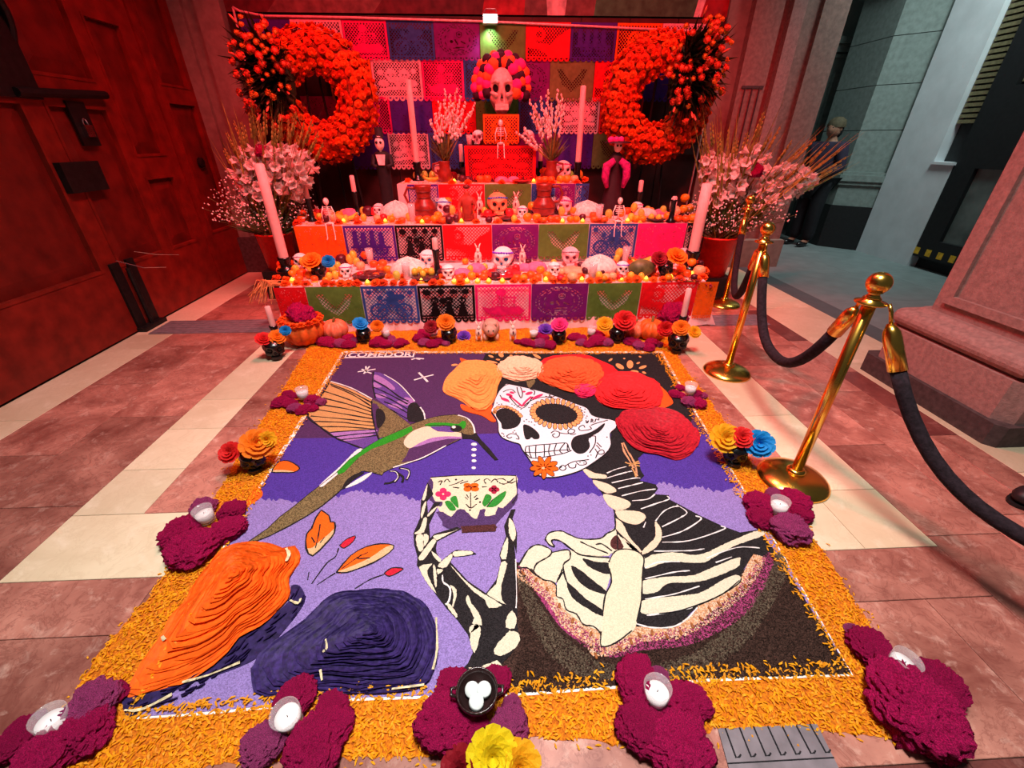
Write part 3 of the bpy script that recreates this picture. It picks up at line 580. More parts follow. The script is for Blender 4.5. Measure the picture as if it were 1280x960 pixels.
mb.build('chin_flower', 's_orange', MU); mo.build('chin_flower_outline', 's_black', MU); area('chin_flower_centre', 'G', ell('G', 312, 520, 17, 12), 's_sand', 6.2, sm=0)
# hummingbird
HB = MU
body = mix(('C', [(120,885),(280,775),(380,680),(500,590),(620,490),(700,430),(830,330),(940,220),(1040,150)]), ('A', [(460,850),(600,765),(740,705),(860,640),(980,600)]), ('B', [(500,250),(580,235),(700,225),(770,232),(850,272),(900,345),(915,415),(780,465),(620,540),(480,620),(380,670),(250,710),(90,760),(0,800)]), ('C', [(1200,345),(1110,320),(1040,312),(960,365),(890,445),(830,500),(720,590),(600,670),(450,755),(300,830),(200,870)]))
area('hummingbird_body', 'P', body, 's_olive', 2.4, sm=0)
area('hummingbird_wing', 'A', [(205,298),(380,362),(545,448),(545,560),(570,685),(400,690),(210,707),(130,660),(30,570),(95,470),(160,380)], 's_tan', 1.6, sm=0)
area('wing_fringe', 'A', [(210,705),(400,690),(570,680),(585,745),(600,765),(470,835),(330,782),(240,742)], 's_wing', 1.7, sm=0)
mb = MB(); area('', 'A', [(215,712),(420,695),(568,685),(572,702),(400,718),(250,735)], 's_wingl', 2.1, mb=mb); area('', 'A', [(255,748),(400,728),(560,716),(480,752),(330,775)], 's_wingl', 2.1, mb=mb); tag(mb.build('wing_stripes', 's_wingl', MU), kind='stuff')
area('hummingbird_wing', 'A', [(558,222),(612,230),(720,288),(830,400),(892,462),(830,520),(830,618),(690,520),(570,432),(550,330)], 's_wing', 1.6, sm=0)
mb = MB()
for p in ([(568,245),(640,275),(725,345),(700,365),(565,285)], [(558,305),(600,325),(620,345),(560,345)], [(575,400),(640,400),(660,430),(590,430)], [(740,460),(800,450),(850,470),(820,495)], [(670,485),(740,480),(790,520),(720,510)], [(800,430),(840,430),(890,460),(840,470)]): area('', 'A', p, 's_wingl', 2.1, mb=mb)
tag(mb.build('wing_stripes', 's_wingl', MU), kind='stuff')
mb = MB(); area('', 'A', [(840,485),(890,465),(930,510),(972,605),(840,618),(825,545)], 's_black', 2.3, mb=mb); mb.build('wing_patch', 's_black', MU)
area('shoulder', 'A', [(550,445),(640,490),(740,560),(845,640),(862,657),(700,732),(600,752),(575,620),(545,530)], 's_olive', 2.6, sm=0)
area('wing_patch', 'A', [(543,480),(600,508),(600,690),(585,690),(565,620)], 's_dpurple', 2.9); area('wing_patch', 'A', [(580,520),(630,530),(652,590),(625,650),(590,672),(575,600)], 's_black', 3.2)
area('green_back', 'P', mix(('C', [(840,322),(940,220),(1040,150)]), ('A', [(460,850),(600,765),(740,705),(860,655),(872,690),(790,740),(650,800),(540,840),(440,905),(380,965)]), ('C', [(1000,215),(900,320),(848,342)])), 's_green', 3.0, sm=0)
area('green_crown', 'B', [(410,330),(480,308),(640,308),(740,320),(780,290),(818,300),(812,352),(770,368),(640,338),(540,342),(450,358)], 's_green', 3.0)
area('white_throat', 'B', [(410,345),(470,350),(540,395),(640,390),(770,410),(775,447),(640,442),(480,458),(350,512),(260,562),(200,522),(215,460),(290,390)], 's_vert', 3.2)
area('lilac_breast', 'B', [(280,548),(350,510),(480,455),(640,440),(775,440),(775,470),(640,470),(480,500),(340,547)], 's_wingl', 3.0)
area('purple_belly', 'B', [(255,560),(340,543),(480,500),(640,468),(778,466),(700,490),(620,540),(480,620),(340,675),(170,705),(220,640)], 's_dpurple', 3.1, sm=0); area('purple_cheek', 'B', [(465,348),(560,343),(660,345),(705,400),(600,397),(530,387)], 's_wing', 3.5)
mb = MB(); area('', 'B', ell('B', 722, 365, 58, 34), 's_black', 3.9, mb=mb, sm=0)
area('', 'B', [(770,395),(800,420),(880,430),(920,405),(965,470),(1060,570),(1142,675),(1110,682),(1020,592),(930,492),(870,468),(780,467)], 's_black', 3.6, mb=mb, sm=0); mb.build('eye_and_beak', 's_black', MU)
area('eye_glint', 'B', ell('B', 698, 350, 20, 13), 's_white', 4.3, sm=0)
bl = MB()
for p in ([(215,330),(380,400),(535,495)], [(170,380),(350,440),(540,518)], [(150,430),(350,480),(545,545)], [(110,480),(350,520),(550,573)], [(85,520),(330,560),(550,598)], [(55,575),(330,600),(560,626)], [(85,618),(300,625),(420,640),(565,655)], [(130,660),(330,662),(568,680)], [(210,705),(420,690),(570,682)], [(240,742),(400,722),(575,708)], [(290,765),(430,750),(580,730)], [(205,298),(160,380),(95,470),(30,575),(130,662),(240,742),(330,782),(470,835)], [(540,450),(545,560),(572,690),(600,765)], [(556,222),(550,320),(570,432)], [(560,290),(660,345),(760,420),(835,455)], [(560,345),(680,400),(830,480)], [(565,390),(690,440),(828,520)], [(640,460),(740,500),(825,550)], [(690,520),(760,560),(830,600)], [(212,318),(380,385),(545,470)]): stroke(bl, 'A', p, 1.6, 3.3, 4, .4)
stroke(bl, 'P', body + body[:1], 1.5, 2.8, 0, .4)
stroke(bl, 'B', [(410,338),(520,332),(640,338),(760,372)], 1.2, 3.8, 4)
for p in ([(55,790),(120,795),(145,850),(100,905)], [(0,915),(70,905),(110,880)], [(150,760),(235,770),(255,815),(225,880)], [(120,800),(190,850),(180,905)]): stroke(bl, 'B', p, 3.0, 3.0, 4)
area('', 'C', [(880,450),(920,380),(1000,330),(1060,325),(960,392),(905,448)], 's_black', 2.9, mb=bl)
tag(bl.build('bird_linework', 's_black', MU), kind='stuff')
mb = MB()
for k, p, w in (('A', [(215,298),(380,352),(545,440)], 1.4), ('A', [(640,243),(760,318),(885,455)], 1.2), ('A', [(930,505),(958,548),(968,602)], 1.6), ('B', [(740,230),(830,260),(890,330),(908,410)], 1.7), ('B', [(90,755),(260,700),(400,650),(620,535)], 1.7), ('B', [(60,790),(120,800),(140,850),(105,895)], .9), ('B', [(165,762),(240,780),(250,820),(228,870)], .9)): stroke(mb, k, p, w, 3.5, 4, .3)
area('', 'C', [(700,425),(780,350),(870,270),(1000,140),(1045,150),(900,290),(770,400),(720,437)], 's_white', 2.6, mb=mb, jag=.001); area('', 'C', [(905,442),(1050,350),(1122,322),(1060,382),(960,432)], 's_white', 2.9, mb=mb)
for p in ((900,522,30,15), (900,575,26,15), (897,632,24,14), (900,687,24,14), (897,757,22,13)): area('nectar_drop', 'B', ell('B', *p), 's_white', 1.6, sm=0)
tag(mb.build('white_accents', 's_white', MU), kind='stuff')
for st_ in ([([(430,222),(500,212),(572,200)], 2.2), ([(478,238),(500,205),(525,178)], 2.2), ([(462,200),(510,225),(540,235)], 2), ([(495,178),(500,230)], 2)], [([(918,228),(955,265),(990,302)], 2.6), ([(880,288),(955,265),(1036,245)], 2.4)], [([(858,124),(900,112),(960,118)], 2.4), ([(880,112),(930,124)], 2)]):
    mb = MB()
    for p, w in st_: stroke(mb, 'A', p, w, 1.6, 0)
    mb.build('star', 's_white', MU)
# nameplate lettering
NP = px('A', [(322,112),(347,58),(892,50),(878,104)])
area('nameplate', 'P', NP, 's_white', 1.7, sm=0); area('nameplate_field', 'P', [(NP[0][0]+2.2, NP[0][1]-1.2), (NP[1][0]+1.5, NP[1][1]+1.2), (NP[2][0]-2, NP[2][1]+1.2), (NP[3][0]-1.5, NP[3][1]-1.2)], 's_dpurple', 2.1, sm=0)
cu = bpy.data.curves.new('lettering', 'FONT'); cu.body = 'COMEDOR'; cu.offset = 0.028; cu.space_character = 1.05; to = bpy.data.objects.new('lettering', cu); COL.objects.link(to)
dg = bpy.context.evaluated_depsgraph_get(); lm = bpy.data.meshes.new_from_object(to.evaluated_get(dg)); bpy.data.objects.remove(to)
xs = [v.co.x for v in lm.vertices]; ys = [v.co.y for v in lm.vertices]; x0, x1, y0, y1 = min(xs), max(xs), min(ys), max(ys)
cor = [Vector(p) for p in px('A', [(345,106),(366,68),(872,61),(862,100)])]
for v in lm.vertices:
    u = (v.co.x-x0)/(x1-x0); w = (v.co.y-y0)/(y1-y0); p = cor[0].lerp(cor[3], u).lerp(cor[1].lerp(cor[2], u), w); v.co = wpt((p.x, p.y), ZB+0.0011*2.6)
lm.materials.clear(); obj('lettering', lm, 's_white', MU)
# leaves and buds
mb = MB(); mt = MB(); mo = MB(); mr = MB()
l1 = [(375,65),(410,90),(418,120),(437,122),(435,170),(400,215),(335,276),(305,240),(308,175),(330,150),(350,100)]; l2 = [(445,352),(510,275),(580,235),(650,220),(710,228),(690,260),(620,305),(540,337),(490,353)]
area('leaf', 'Q', l1, 's_orange', 1.7, sm=2); area('leaf', 'Q', l2, 's_orange', 1.7, sm=2)
l3 = [(340,275),(380,235),(450,230),(510,260),(540,292),(490,322),(400,322),(320,320)]; area('leaf', 'C', l3, 's_orange', 1.7, sm=2); area('leaf', 'C', [(190,440),(240,470),(235,520),(140,585),(100,585),(150,500)], 's_orange', 1.7)
area('leaf_underside', 'Q', [(436,150),(434,180),(400,218),(335,276),(308,245),(335,238),(372,205),(410,175)], 's_sand', 2.0); area('leaf_underside', 'Q', [(445,352),(500,330),(600,285),(672,236),(710,228),(690,262),(620,307),(540,339),(490,355)], 's_sand', 2.0); area('leaf_underside', 'C', [(320,305),(420,305),(490,315),(480,325),(400,326),(320,322)], 's_sand', 2.0)
area('bud', 'Q', [(460,228),(490,200),(532,184),(520,212),(480,240)], 's_red', 1.7); area('bud', 'Q', [(665,357),(700,332),(752,334),(735,350),(690,370)], 's_red', 1.7)
for q in (l1, l2): stroke(mo, 'Q', q+q[:1], 1.9, 2.2, 2, .3)
stroke(mo, 'C', l3+l3[:1], 1.6, 2.2, 2)
for p in ([(455,240),(440,280),(400,310),(330,405)], [(665,362),(600,385),(530,428)], [(440,355),(400,380),(355,410)], [(318,350),(312,388)], [(370,130),(362,180),(348,240)], [(330,190),(345,215)], [(390,190),(370,215)], [(470,335),(540,285),(590,260)], [(540,290),(560,270)], [(545,290),(600,285)], [(460,228),(490,200),(532,184),(520,212),(480,240),(460,228)], [(665,357),(700,332),(752,334),(735,350),(690,370),(665,357)]): stroke(mo, 'Q', p, 1.5, 2.2, 3, .4)
tag(mo.build('leaf_linework', 's_black', MU), kind='stuff')
lf = MB()
for p in ((590,122,28,10,.35), (690,108,30,20,.6), (660,155,22,8,.1), (225,208,34,10,-.1), (1050,122,46,14,.5), (600,178,60,10,.2), (790,115,16,8,0)): area('', 'D', ell('D', *p[:4], p[4], 10), 's_peach', 1.8, mb=lf, sm=0)
for p in ((600,115,18,7,-.6), (668,162,34,16,.5), (742,148,24,30,0), (835,168,30,10,-.3), (802,138,14,6,-.3), (775,200,30,10,.1), (845,208,16,7,.4), (815,92,10,5,.3), (700,105,8,5,0), (890,272,20,8,.3)): area('', 'E', ell('E', *p[:4], p[4], 10), 's_peach', 1.8, mb=lf, sm=0)
tag(lf.build('small_leaves', 's_peach', MU), kind='stuff')
# bowl
area('bowl', 'H', [(225,133),(600,110),(1082,115),(1097,150),(1085,300),(1020,400),(900,530),(860,610),(400,630),(340,510),(270,390),(225,280)], 's_cream', 3.0, sm=0, jag=.001)
mb = MB(); area('', 'H', [(350,480),(430,525),(490,462),(560,455),(640,530),(690,545),(720,462),(775,455),(765,520),(870,505),(900,425),(950,440),(1060,330),(1102,300),(1065,405),(935,535),(875,612),(870,640),(400,645),(340,565),(285,480)], 's_bowlp', 3.4, mb=mb, jag=.0015, sm=2); area('', 'H', [(200,185),(230,145),(255,200),(240,290),(272,370),(342,378),(330,425),(260,395),(205,330)], 's_bowlp', 3.4, mb=mb, jag=.0015); mb.build('bowl_shade', 's_bowlp', MU)
area('bowl_foot', 'H', [(530,622),(870,602),(888,630),(872,672),(540,687)], 's_bowlb', 3.6, sm=0, jag=.0012)
def fl4(k, cx, cy, d, rx, ry, m, nm):
    mb = MB()
    for a, b in ((-1, 0), (1, 0), (0, -1), (0, 1)): area('', k, ell(k, cx+a*d, cy+b*d*.8, rx, ry, 0, 10), m, 3.8, mb=mb, sm=0)
    mb.build(nm, m, MU)
fl4('H', 352, 300, 44, 36, 28, 's_pink', 'bowl_flower'); fl4('H', 860, 255, 28, 28, 22, 's_wine', 'bowl_flower')
mb = MB()
for p in ((592,212,38,24), (665,212,42,24), (595,250,40,26), (668,248,44,26)): area('', 'H', ell('H', *p), 's_orange', 3.8, mb=mb, sm=0)
mb.build('bowl_flower', 's_orange', MU)
for p in ([(430,335),(480,318),(502,390),(500,440),(430,372)], [(368,382),(420,370),(482,452),(420,462)], [(748,370),(780,302),(832,318),(830,362),(772,425),(745,400)], [(790,422),(850,350),(976,268),(960,342),(880,420),(800,432)]): area('bowl_leaf', 'H', p, 's_leaf', 3.8)
mo = MB()
for p in ([(625,285),(628,440)], [(580,400),(628,440),(685,400)], [(570,330),(600,355)], [(585,305),(605,335)], [(705,345),(670,355)], [(690,310),(660,335)], [(790,425),(850,350)], [(600,210),(640,240)], [(300,180),(340,165),(320,210)], [(360,180),(390,150),(420,180)], [(410,215),(480,195),(550,160)], [(520,195),(600,170)], [(660,180),(720,150)], [(780,195),(760,165),(790,145),(820,165)], [(830,180),(870,150),(900,180)], [(910,185),(960,200),(1020,175),(1060,140)], [(880,155),(940,145),(980,165)], [(450,230),(510,240)], [(740,230),(790,225)], [(1080,120),(1090,300),(1040,395)], [(225,133),(600,110),(1082,115)], [(990,170),(1030,190),(1075,170)]): stroke(mo, 'H', p, 1.3, 4.1, 4, .5)
dots(mo, 'H', [(480,155),(620,460),(690,345),(720,380)], 1.5, 4.1)
tag(mo.build('bowl_linework', 's_black', MU), kind='stuff')
# skeleton hand
hand = mix(('H', [(195,180),(130,360),(120,540),(55,690),(60,800),(95,930)]), ('I', [(88,210),(280,505),(380,635),(500,765),(605,905)]), ('J', [(330,30),(440,185),(490,360),(440,470),(375,545),(600,590),(760,610),(775,480),(875,375),(955,250),(930,50)]), ('I', [(1095,700),(1092,480),(1075,130),(1062,0)]), ('H', [(1085,900),(1092,690),(1045,545),(1075,450),(1030,455),(960,620),(980,720),(915,900)]), ('I', [(915,105),(930,180),(880,360),(780,492),(600,370),(425,180),(445,130),(560,122),(685,100),(640,68),(480,58),(430,88),(330,172),(285,85)]), ('H', [(280,835),(292,770),(420,705),(535,648),(490,628),(260,700),(222,742),(212,600),(292,432),(335,380),(260,385),(200,490),(190,370),(255,300)]))
area('hand_ground', 'P', hand, 's_black', 3.6, sm=0)
for p in ([(195,200),(182,310),(160,360),(140,350),(170,260)], [(185,370),(165,470),(140,540),(128,520),(145,420)], [(155,545),(192,545),(160,680),(85,700),(68,690),(120,650)], [(300,422),(212,520),(195,508),(260,440)], [(85,712),(150,708),(152,850),(112,870),(84,800)], [(160,700),(205,720),(200,770),(152,830)], [(268,712),(430,680),(522,642),(420,690),(292,760),(258,735)], [(248,750),(282,770),(215,880),(150,960),(102,940),(180,830)], [(1010,542),(1050,580),(1082,690),(1052,772),(1010,690)], [(990,732),(1002,800),(980,950),(920,920)]): bn('finger_bone', 'H', p, 's_bone', 4.3, 2, .001)
for p in ([(110,232),(210,200),(242,200),(190,270),(230,380),(284,494),(200,400)], [(250,220),(276,230),(290,420),(265,400)], [(308,200),(430,98),(442,130),(382,232),(312,232)], [(458,74),(622,70),(645,100),(468,126)], [(240,70),(330,150),(310,182),(250,110)], [(290,250),(352,260),(300,302)], [(415,198),(580,372),(740,488),(940,612),(810,637),(770,560),(650,470),(520,330)], [(790,502),(880,402),(930,188),(992,200),(932,420),(942,560),(982,607)], [(600,508),(640,600),(702,680),(742,812),(640,792),(662,740),(602,620),(578,560)], [(612,832),(662,800),(720,820),(620,890)], [(1040,668),(1087,740),(1062,842),(978,832),(990,730)], [(385,590),(430,610),(492,700),(480,735),(400,640)], [(420,410),(485,455),(470,580),(440,640),(455,520),(440,450)]): bn('hand_bone', 'I', p, 's_bone', 4.3, 2, .001)
for p in ([(500,98),(572,118),(542,260),(505,372),(458,240)], [(860,148),(942,168),(954,250),(872,352),(742,402),(698,352),(760,240),(830,180)], [(555,522),(660,470),(732,448),(774,500),(700,562),(600,562)], [(448,520),(500,518),(522,560),(480,572)]): bn('wrist_bone', 'J', p, 's_bone', 4.3, 2, .002)
mo = MB()
for p in ([(345,310),(352,380),(420,440),(412,560),(375,605)],): stroke(mo, 'I', p, 2.0, 4.4, 4, .4)
stroke(mo, 'I', [(1076,150),(1086,500),(1080,640)], 1.1, 4.4, 3, .4)
tag(mo.build('hand_highlights', 's_white', MU), kind='stuff')
# ---------------- roses of dyed shavings
def inpoly(x, y, P):
    c = False; j = len(P)-1
    for i in range(len(P)):
        if (P[i][1] > y) != (P[j][1] > y) and x < (P[j][0]-P[i][0])*(y-P[i][1])/(P[j][1]-P[i][1])+P[i][0]: c = not c
        j = i
    return c
def rose(name, k, outline, cen, m, rings_, lab, lev=5.0, single=True, relief=0.009, n0=5, dn=1.6):
    z = ZB + 0.0011*lev; O = [wpt(p, z) for p in px(k, outline)]; O = catmull(O, 4, True); c = wpt(px(k, [cen])[0], z)
    # radius of the outline by direction, seen from the heart of the rose
    tab = sorted((math.atan2(p.y-c.y, p.x-c.x), math.hypot(p.x-c.x, p.y-c.y)) for p in O)
    def rad(a):
        a = (a+PI) % (2*PI)-PI
        for i in range(len(tab)):
            if tab[i][0] >= a: break
        else: i = 0
        a1, r1 = tab[i]; a0, r0 = tab[i-1]
        d = (a1-a0) % (2*PI); t = ((a-a0) % (2*PI))/d if d > 1e-6 else 0
        return r0+(r1-r0)*min(1, t)
    rt = MB().prism([(p.x, p.y) for p in O], 0.002, z).build(name, m, MU); rt['label'] = lab
    acc = MB(); ph = 0.0; dome = lambda t: 0.9+.35*t
    for i in range(rings_):
        t0 = (i+0.0)/rings_; t1 = min(1.02, (i+1.75)/rings_); n = int(n0+dn*i); ph += 2.4
        for j in range(n):
            a0 = ph+2*PI*j/n; span = 2*PI/n*1.35; mb = MB(); V = []; Fc = []; sg = 9
            h = relief*(0.7+0.6*random.random())*(1.25-0.65*t0); jt = rj(0.55)/rings_; sk = rj(0.5)/rings_; wa = random.uniform(.1, .32)/rings_; wf = random.uniform(4, 11); wp = random.random()*6
            for s in range(sg+1):
                u = s/sg; a = a0+span*u; w = math.sin(PI*min(1, max(0, u)))**0.5
                r = rad(a); ri = r*(t0+jt*.3+sk*u); ro = r*min(1.03, max(t0+0.02, t0+(t1-t0)*(0.45+0.55*w)+jt+sk*u+wa*math.sin(u*wf+wp)))
                rm = ri*.35+ro*.65
                zi = z+0.0008; zm = z+h*0.55*(.5+.5*w); zo = z+h*(.35+.65*w)*dome(t0)
                for rr, zz in ((ri, zi), (rm, zm), (ro, zo)): V.append((c.x+rr*math.cos(a), c.y+rr*math.sin(a), zz+rj(0.0012)))
            for s in range(sg):
                b = 3*s; Fc += [(b, b+1, b+4, b+3), (b+1, b+2, b+5, b+4)]
            (acc if not single else mb).add(V, Fc)
            if single: mb.build('petal', m, rt)
    if not single: tag(acc.build('petals', m, rt), kind='stuff')
    return rt
random.seed(11)
area('rose_leaf', 'D', [(290,600),(400,640),(480,668),(600,600),(590,690),(640,765),(590,772),(500,715),(370,680),(300,650)], 'r_orback', 5.0); area('rose_leaf', 'D', [(280,138),(350,160),(420,168),(400,200),(310,195)], 'r_orback', 5.0)
area('rose_backing', 'E', [(90,130),(180,85),(400,74),(500,108),(620,160),(660,200),(840,228),(960,290),(900,420),(500,330),(120,200)], 'r_redback', 5.0, sm=2); area('rose_leaf', 'E', [(930,295),(1000,338),(1052,412),(1040,442),(950,472),(900,420)], 'r_orback', 5.4)
area('olive_leaf', 'D', [(945,370),(990,350),(1035,370),(975,440)], 's_olive', 4.0)
rose('rose', 'D', [(120,430),(150,350),(230,260),(310,185),(430,165),(560,180),(650,230),(700,310),(680,370),(655,440),(640,520),(600,600),(540,650),(480,670),(390,640),(310,580),(220,530),(130,490)], (440,310), 'r_orange', 10, 'pale orange rose of shavings left of the skull forehead', single=False, n0=4, dn=.6, relief=.008)
rose('rose', 'D', ell('D', 885, 248, 230, 125, 0, 14), (915,235), 'r_cream', 9, 'cream rose of shavings above the skull forehead', single=False, relief=.008)
rose('rose', 'E', [(70,240),(120,150),(200,110),(330,95),(460,120),(540,190),(530,270),(480,320),(330,352),(200,312),(120,280)], (330,200), 'r_redor', 10, 'orange red rose of shavings in the hair', single=False, lev=5.6)
rose('rose', 'E', [(490,330),(540,250),(640,210),(780,210),(900,270),(970,350),(960,440),(880,467),(760,472),(600,462),(500,400)], (690,335), 'r_red', 10, 'bright red rose of shavings in the hair', single=False, n0=4, dn=.6, lev=5.8)
rose('rose', 'E', ell('E', 415, 340, 78, 50, 0, 10), (412,340), 'r_rose', 4, 'small pink rose of shavings between two bigger ones', single=False, lev=6.2, relief=.008)
rose('rose', 'E', [(640,570),(690,500),(780,475),(930,465),(1080,500),(1180,570),(1240,670),(1212,770),(1150,822),(1070,842),(960,805),(800,770),(700,680)], (965,620), 'r_crimson', 13, 'crimson rose of shavings beside the neck', single=False, n0=4, dn=.45, lev=5.6)
area('rose_shadow_petals', 'O', [(50,870),(75,835),(270,795),(400,745),(560,630),(640,530),(740,480),(880,370),(895,290),(940,290),(967,350),(940,410),(870,500),(740,640),(560,722),(400,772),(240,852),(120,932),(70,932)], 'r_purple', 3.5)
mb = MB()
for i in range(70):
    u = random.random(); a = catmull([(70,880),(270,820),(420,755),(580,650),(700,540),(860,420),(920,320)], 6); j = int(u*(len(a)-2)); p = a[j]; q = a[j+1]; d = (q-p).normalized(); s = Vector((-d.y, d.x))*rj(38)+Vector((12, 14))
    p0 = p+s; p1 = p0+d*(35+random.random()*40)+Vector((rj(6), rj(6))); V = []
    for pp, hh in ((p0, .0), (p0.lerp(p1, .5), .006), (p1, 0)):
        for off, z in ((-5, .003), (0, .009+hh), (5, .003)):
            w = wpt(px('O', [(pp.x-d.y*off, pp.y+d.x*off)])[0], ZB+z); V.append(w)
    mb.add(V, [(0,1,4,3),(1,2,5,4),(3,4,7,6),(4,5,8,7)])
tag(mb.build('purple_shavings', 'r_purple', MU), kind='stuff')
rose('rose', 'O', [(75,842),(110,750),(190,610),(250,540),(300,440),(370,370),(410,290),(480,200),(560,110),(680,75),(800,90),(860,110),(910,95),(940,160),(910,210),(880,260),(890,330),(850,390),(740,490),(640,540),(560,640),(400,750),(270,800),(140,832)], (612,225), 'r_bigor', 20, 'long vivid orange rose of shavings in the lower left corner', n0=3, dn=.36, lev=5.0, relief=.011)
rose('rose', 'Q', [(65,810),(75,760),(170,670),(300,580),(370,500),(450,450),(560,440),(700,440),(790,460),(860,520),(900,620),(910,720),(880,820),(840,880),(700,900),(480,912),(300,900),(170,922),(90,912),(75,860)], (615,625), 'r_purple', 20, 'large dark purple rose of shavings at the bottom of the mural', n0=3, dn=.36, lev=5.0, relief=.011)
hk = MB()
for p in ([(870,100),(885,130),(870,165)], [(250,540),(262,560)], [(890,360),(930,375),(945,350)], [(350,770),(480,735),(640,670)], [(60,910),(150,905),(300,830)]): stroke(hk, 'O', p, 3, 20 if p[0][0] in (870,250) else 12, 3, .4)
for p in ([(395,660),(400,700),(380,720)], [(370,800),(378,850)], [(905,560),(910,700),(890,800)], [(850,870),(700,890)]): stroke(hk, 'Q', p, 2.4, 16, 3, .4)
tag(hk.build('pale_husks', 'husk', MU), kind='stuff')
# grains lying on the brown corner and hem
def scatter(name, k, poly, m, count, r, z, seedn, rx=1.5):
    random.seed(seedn); P = [tuple(wpt(p, z).xy) for p in (px(k, poly) if k != 'P' else poly)]
    x0, x1 = min(p[0] for p in P), max(p[0] for p in P); y0, y1 = min(p[1] for p in P), max(p[1] for p in P); mb = MB(); V = mb.v; Fc = mb.f; c = 0; tries = 0
    while c < count and tries < count*8:
        tries += 1; x = random.uniform(x0, x1); y = random.uniform(y0, y1)
        if not inpoly(x, y, P): continue
        c += 1; a = random.random()*PI; ca, sa = math.cos(a)*r, math.sin(a)*r; zt = z+r*random.uniform(.5, 1.1); n = len(V)
        V += [(x+ca*rx, y+sa*rx, z), (x-sa, y+ca, z), (x-ca*rx, y-sa*rx, z), (x+sa, y-ca, z), (x+ca*.6, y+sa*.6, zt), (x-ca*.6, y-sa*.6, zt)]
        Fc += [(n, n+1, n+4), (n+1, n+2, n+5), (n+1, n+5, n+4), (n+2, n+3, n+5), (n+3, n, n+4), (n+3, n+4, n+5)]
    return tag(mb.build(name, m, MU), kind='stuff')
scatter('coffee_beans', 'P', [(648,702), (700,790), (760,815), (860,790), (930,730), (968,688), (1064,842), (880,848), (650,866), (640,850), (654,800)], 's_brown', 8000, 0.0036, ZB+.0012, 5)
scatter('dark_seeds', 'P', tp, 's_taupe', 3200, 0.003, ZB+.0018, 6); scatter('magenta_seeds', 'P', mg, 's_magenta', 2600, 0.0026, ZB+.0022, 8); scatter('melon_seeds', 'P', lace, 's_melon', 1300, 0.0022, ZB+.0027, 9, 2.0)
alm = [(75,90),(160,135),(235,195),(315,305),(405,405),(525,495),(560,640),(720,590),(795,545),(850,500)]
almP = px('N', alm) + px('M', [(160,690),(245,710),(325,690),(440,610),(490,555),(545,525),(600,480),(650,450),(695,425),(720,370),(755,285),(390,650)])
pm('almond', (150,86,40), 0.6, var=.15, scale=80)
for p in almP:
    c = wpt(p, ZB+.004); MB().ball((0,0,0), 0.010, 8, 5, 0.55, 1.15, 0.4).build('almond', 'almond', MU, True, (c.x, c.y, ZB+.0045), rj(.6))
# ------------------------------------------------------------------ marigold petal border
pm('petal_orange', (255,158,12), 0.6, var=0.16, scale=55, spec=0.3, transl=0.2); pm('petal_bed', (250,120,8), 0.8, var=0.3, scale=140, bump=0.8, bscale=260, dist=0.01)
OUT = [(398,414), (375,452), (342,505), (300,568), (269,622), (216,704), (187,744), (147,791), (116,826), (100,858), (84,905), (70,985), (200,985), (275,952), (360,954), (512,946), (600,940), (655,922), (703,924), (775,930), (850,930), (899,908), (960,912), (1034,914), (1100,922), (1188,932), (1165,892), (1110,826), (1082,776), (1045,712), (1015,671), (988,640), (950,600), (928,560), (886,500), (852,455), (838,420), (800,408), (640,406), (455,408)]
INN = [(434,443), (821,443), (863,516), (947,658), (1052,834), (880,842), (650,858), (440,868), (250,886), (163,894), (240,757), (328,607)]
random.seed(21)
wo = [atz(*p).xy for p in OUT]; wi = [tuple(atz(*p).xy) for p in INN]
BO = Vector((0.05, 1.75, 0))
bo = thing('petal_border', 'wide border of loose orange marigold petals around the floor mural', 'petal border', BO)
jo = []
for i, p in enumerate(wo):
    q = wo[(i+1) % len(wo)]; n = max(1, int((q-p).length/0.02))
    for j in range(n): jo.append(p.lerp(q, j/n)+Vector((rj(.008), rj(.008))))
MB().prism([(p.x-BO.x, p.y-BO.y) for p in jo], 0.0004, 0.0018).build('petal_bed', 'petal_bed', bo)
pet = MB(); V = pet.v; Fc = pet.f; cnt = 0
wot = [(p.x, p.y) for p in jo]; x0, x1 = min(p[0] for p in wot), max(p[0] for p in wot); y0, y1 = min(p[1] for p in wot), max(p[1] for p in wot)
def petal(x, y, L, w, z, big=1.0):
    a = random.random()*2*PI; ca, sa = math.cos(a), math.sin(a); n = len(V); x -= BO.x; y -= BO.y
    z0 = z+random.random()*.006*big; z1 = z+.003+random.random()*.006*big; z2 = z+random.random()*.008*big
    for t, ww, zz in ((-.5, .35, z0), (0.05, 1.0, z1), (.5, .55, z2)):
        cx, cy = x+ca*L*t, y+sa*L*t; V.extend([(cx-sa*w*ww/2, cy+ca*w*ww/2, zz), (cx+sa*w*ww/2, cy-ca*w*ww/2, zz+rj(.002))])
    Fc.extend([(n, n+1, n+3, n+2), (n+2, n+3, n+5, n+4)])
outp = 0
while cnt < 30000:
    x = random.uniform(x0, x1); y = random.uniform(y0, y1)
    if not inpoly(x, y, wot):
        continue
    if inpoly(x, y, wi): continue
    cnt += 1; near = max(.75, min(1.25, 1.9-y*.45)); petal(x, y, .017*random.uniform(.6, 1.3), .0058*random.uniform(.7, 1.2), .002)
for i in range(900):            # strays along both edges
    j = random.randrange(len(jo)); p = jo[j]; s = random.gauss(0, .022); c = Vector((0.05, 1.75)); d = (p-c).normalized(); petal(p.x+d.x*s, p.y+d.y*s, .016*random.uniform(.6, 1.2), .0055, .001, .5)
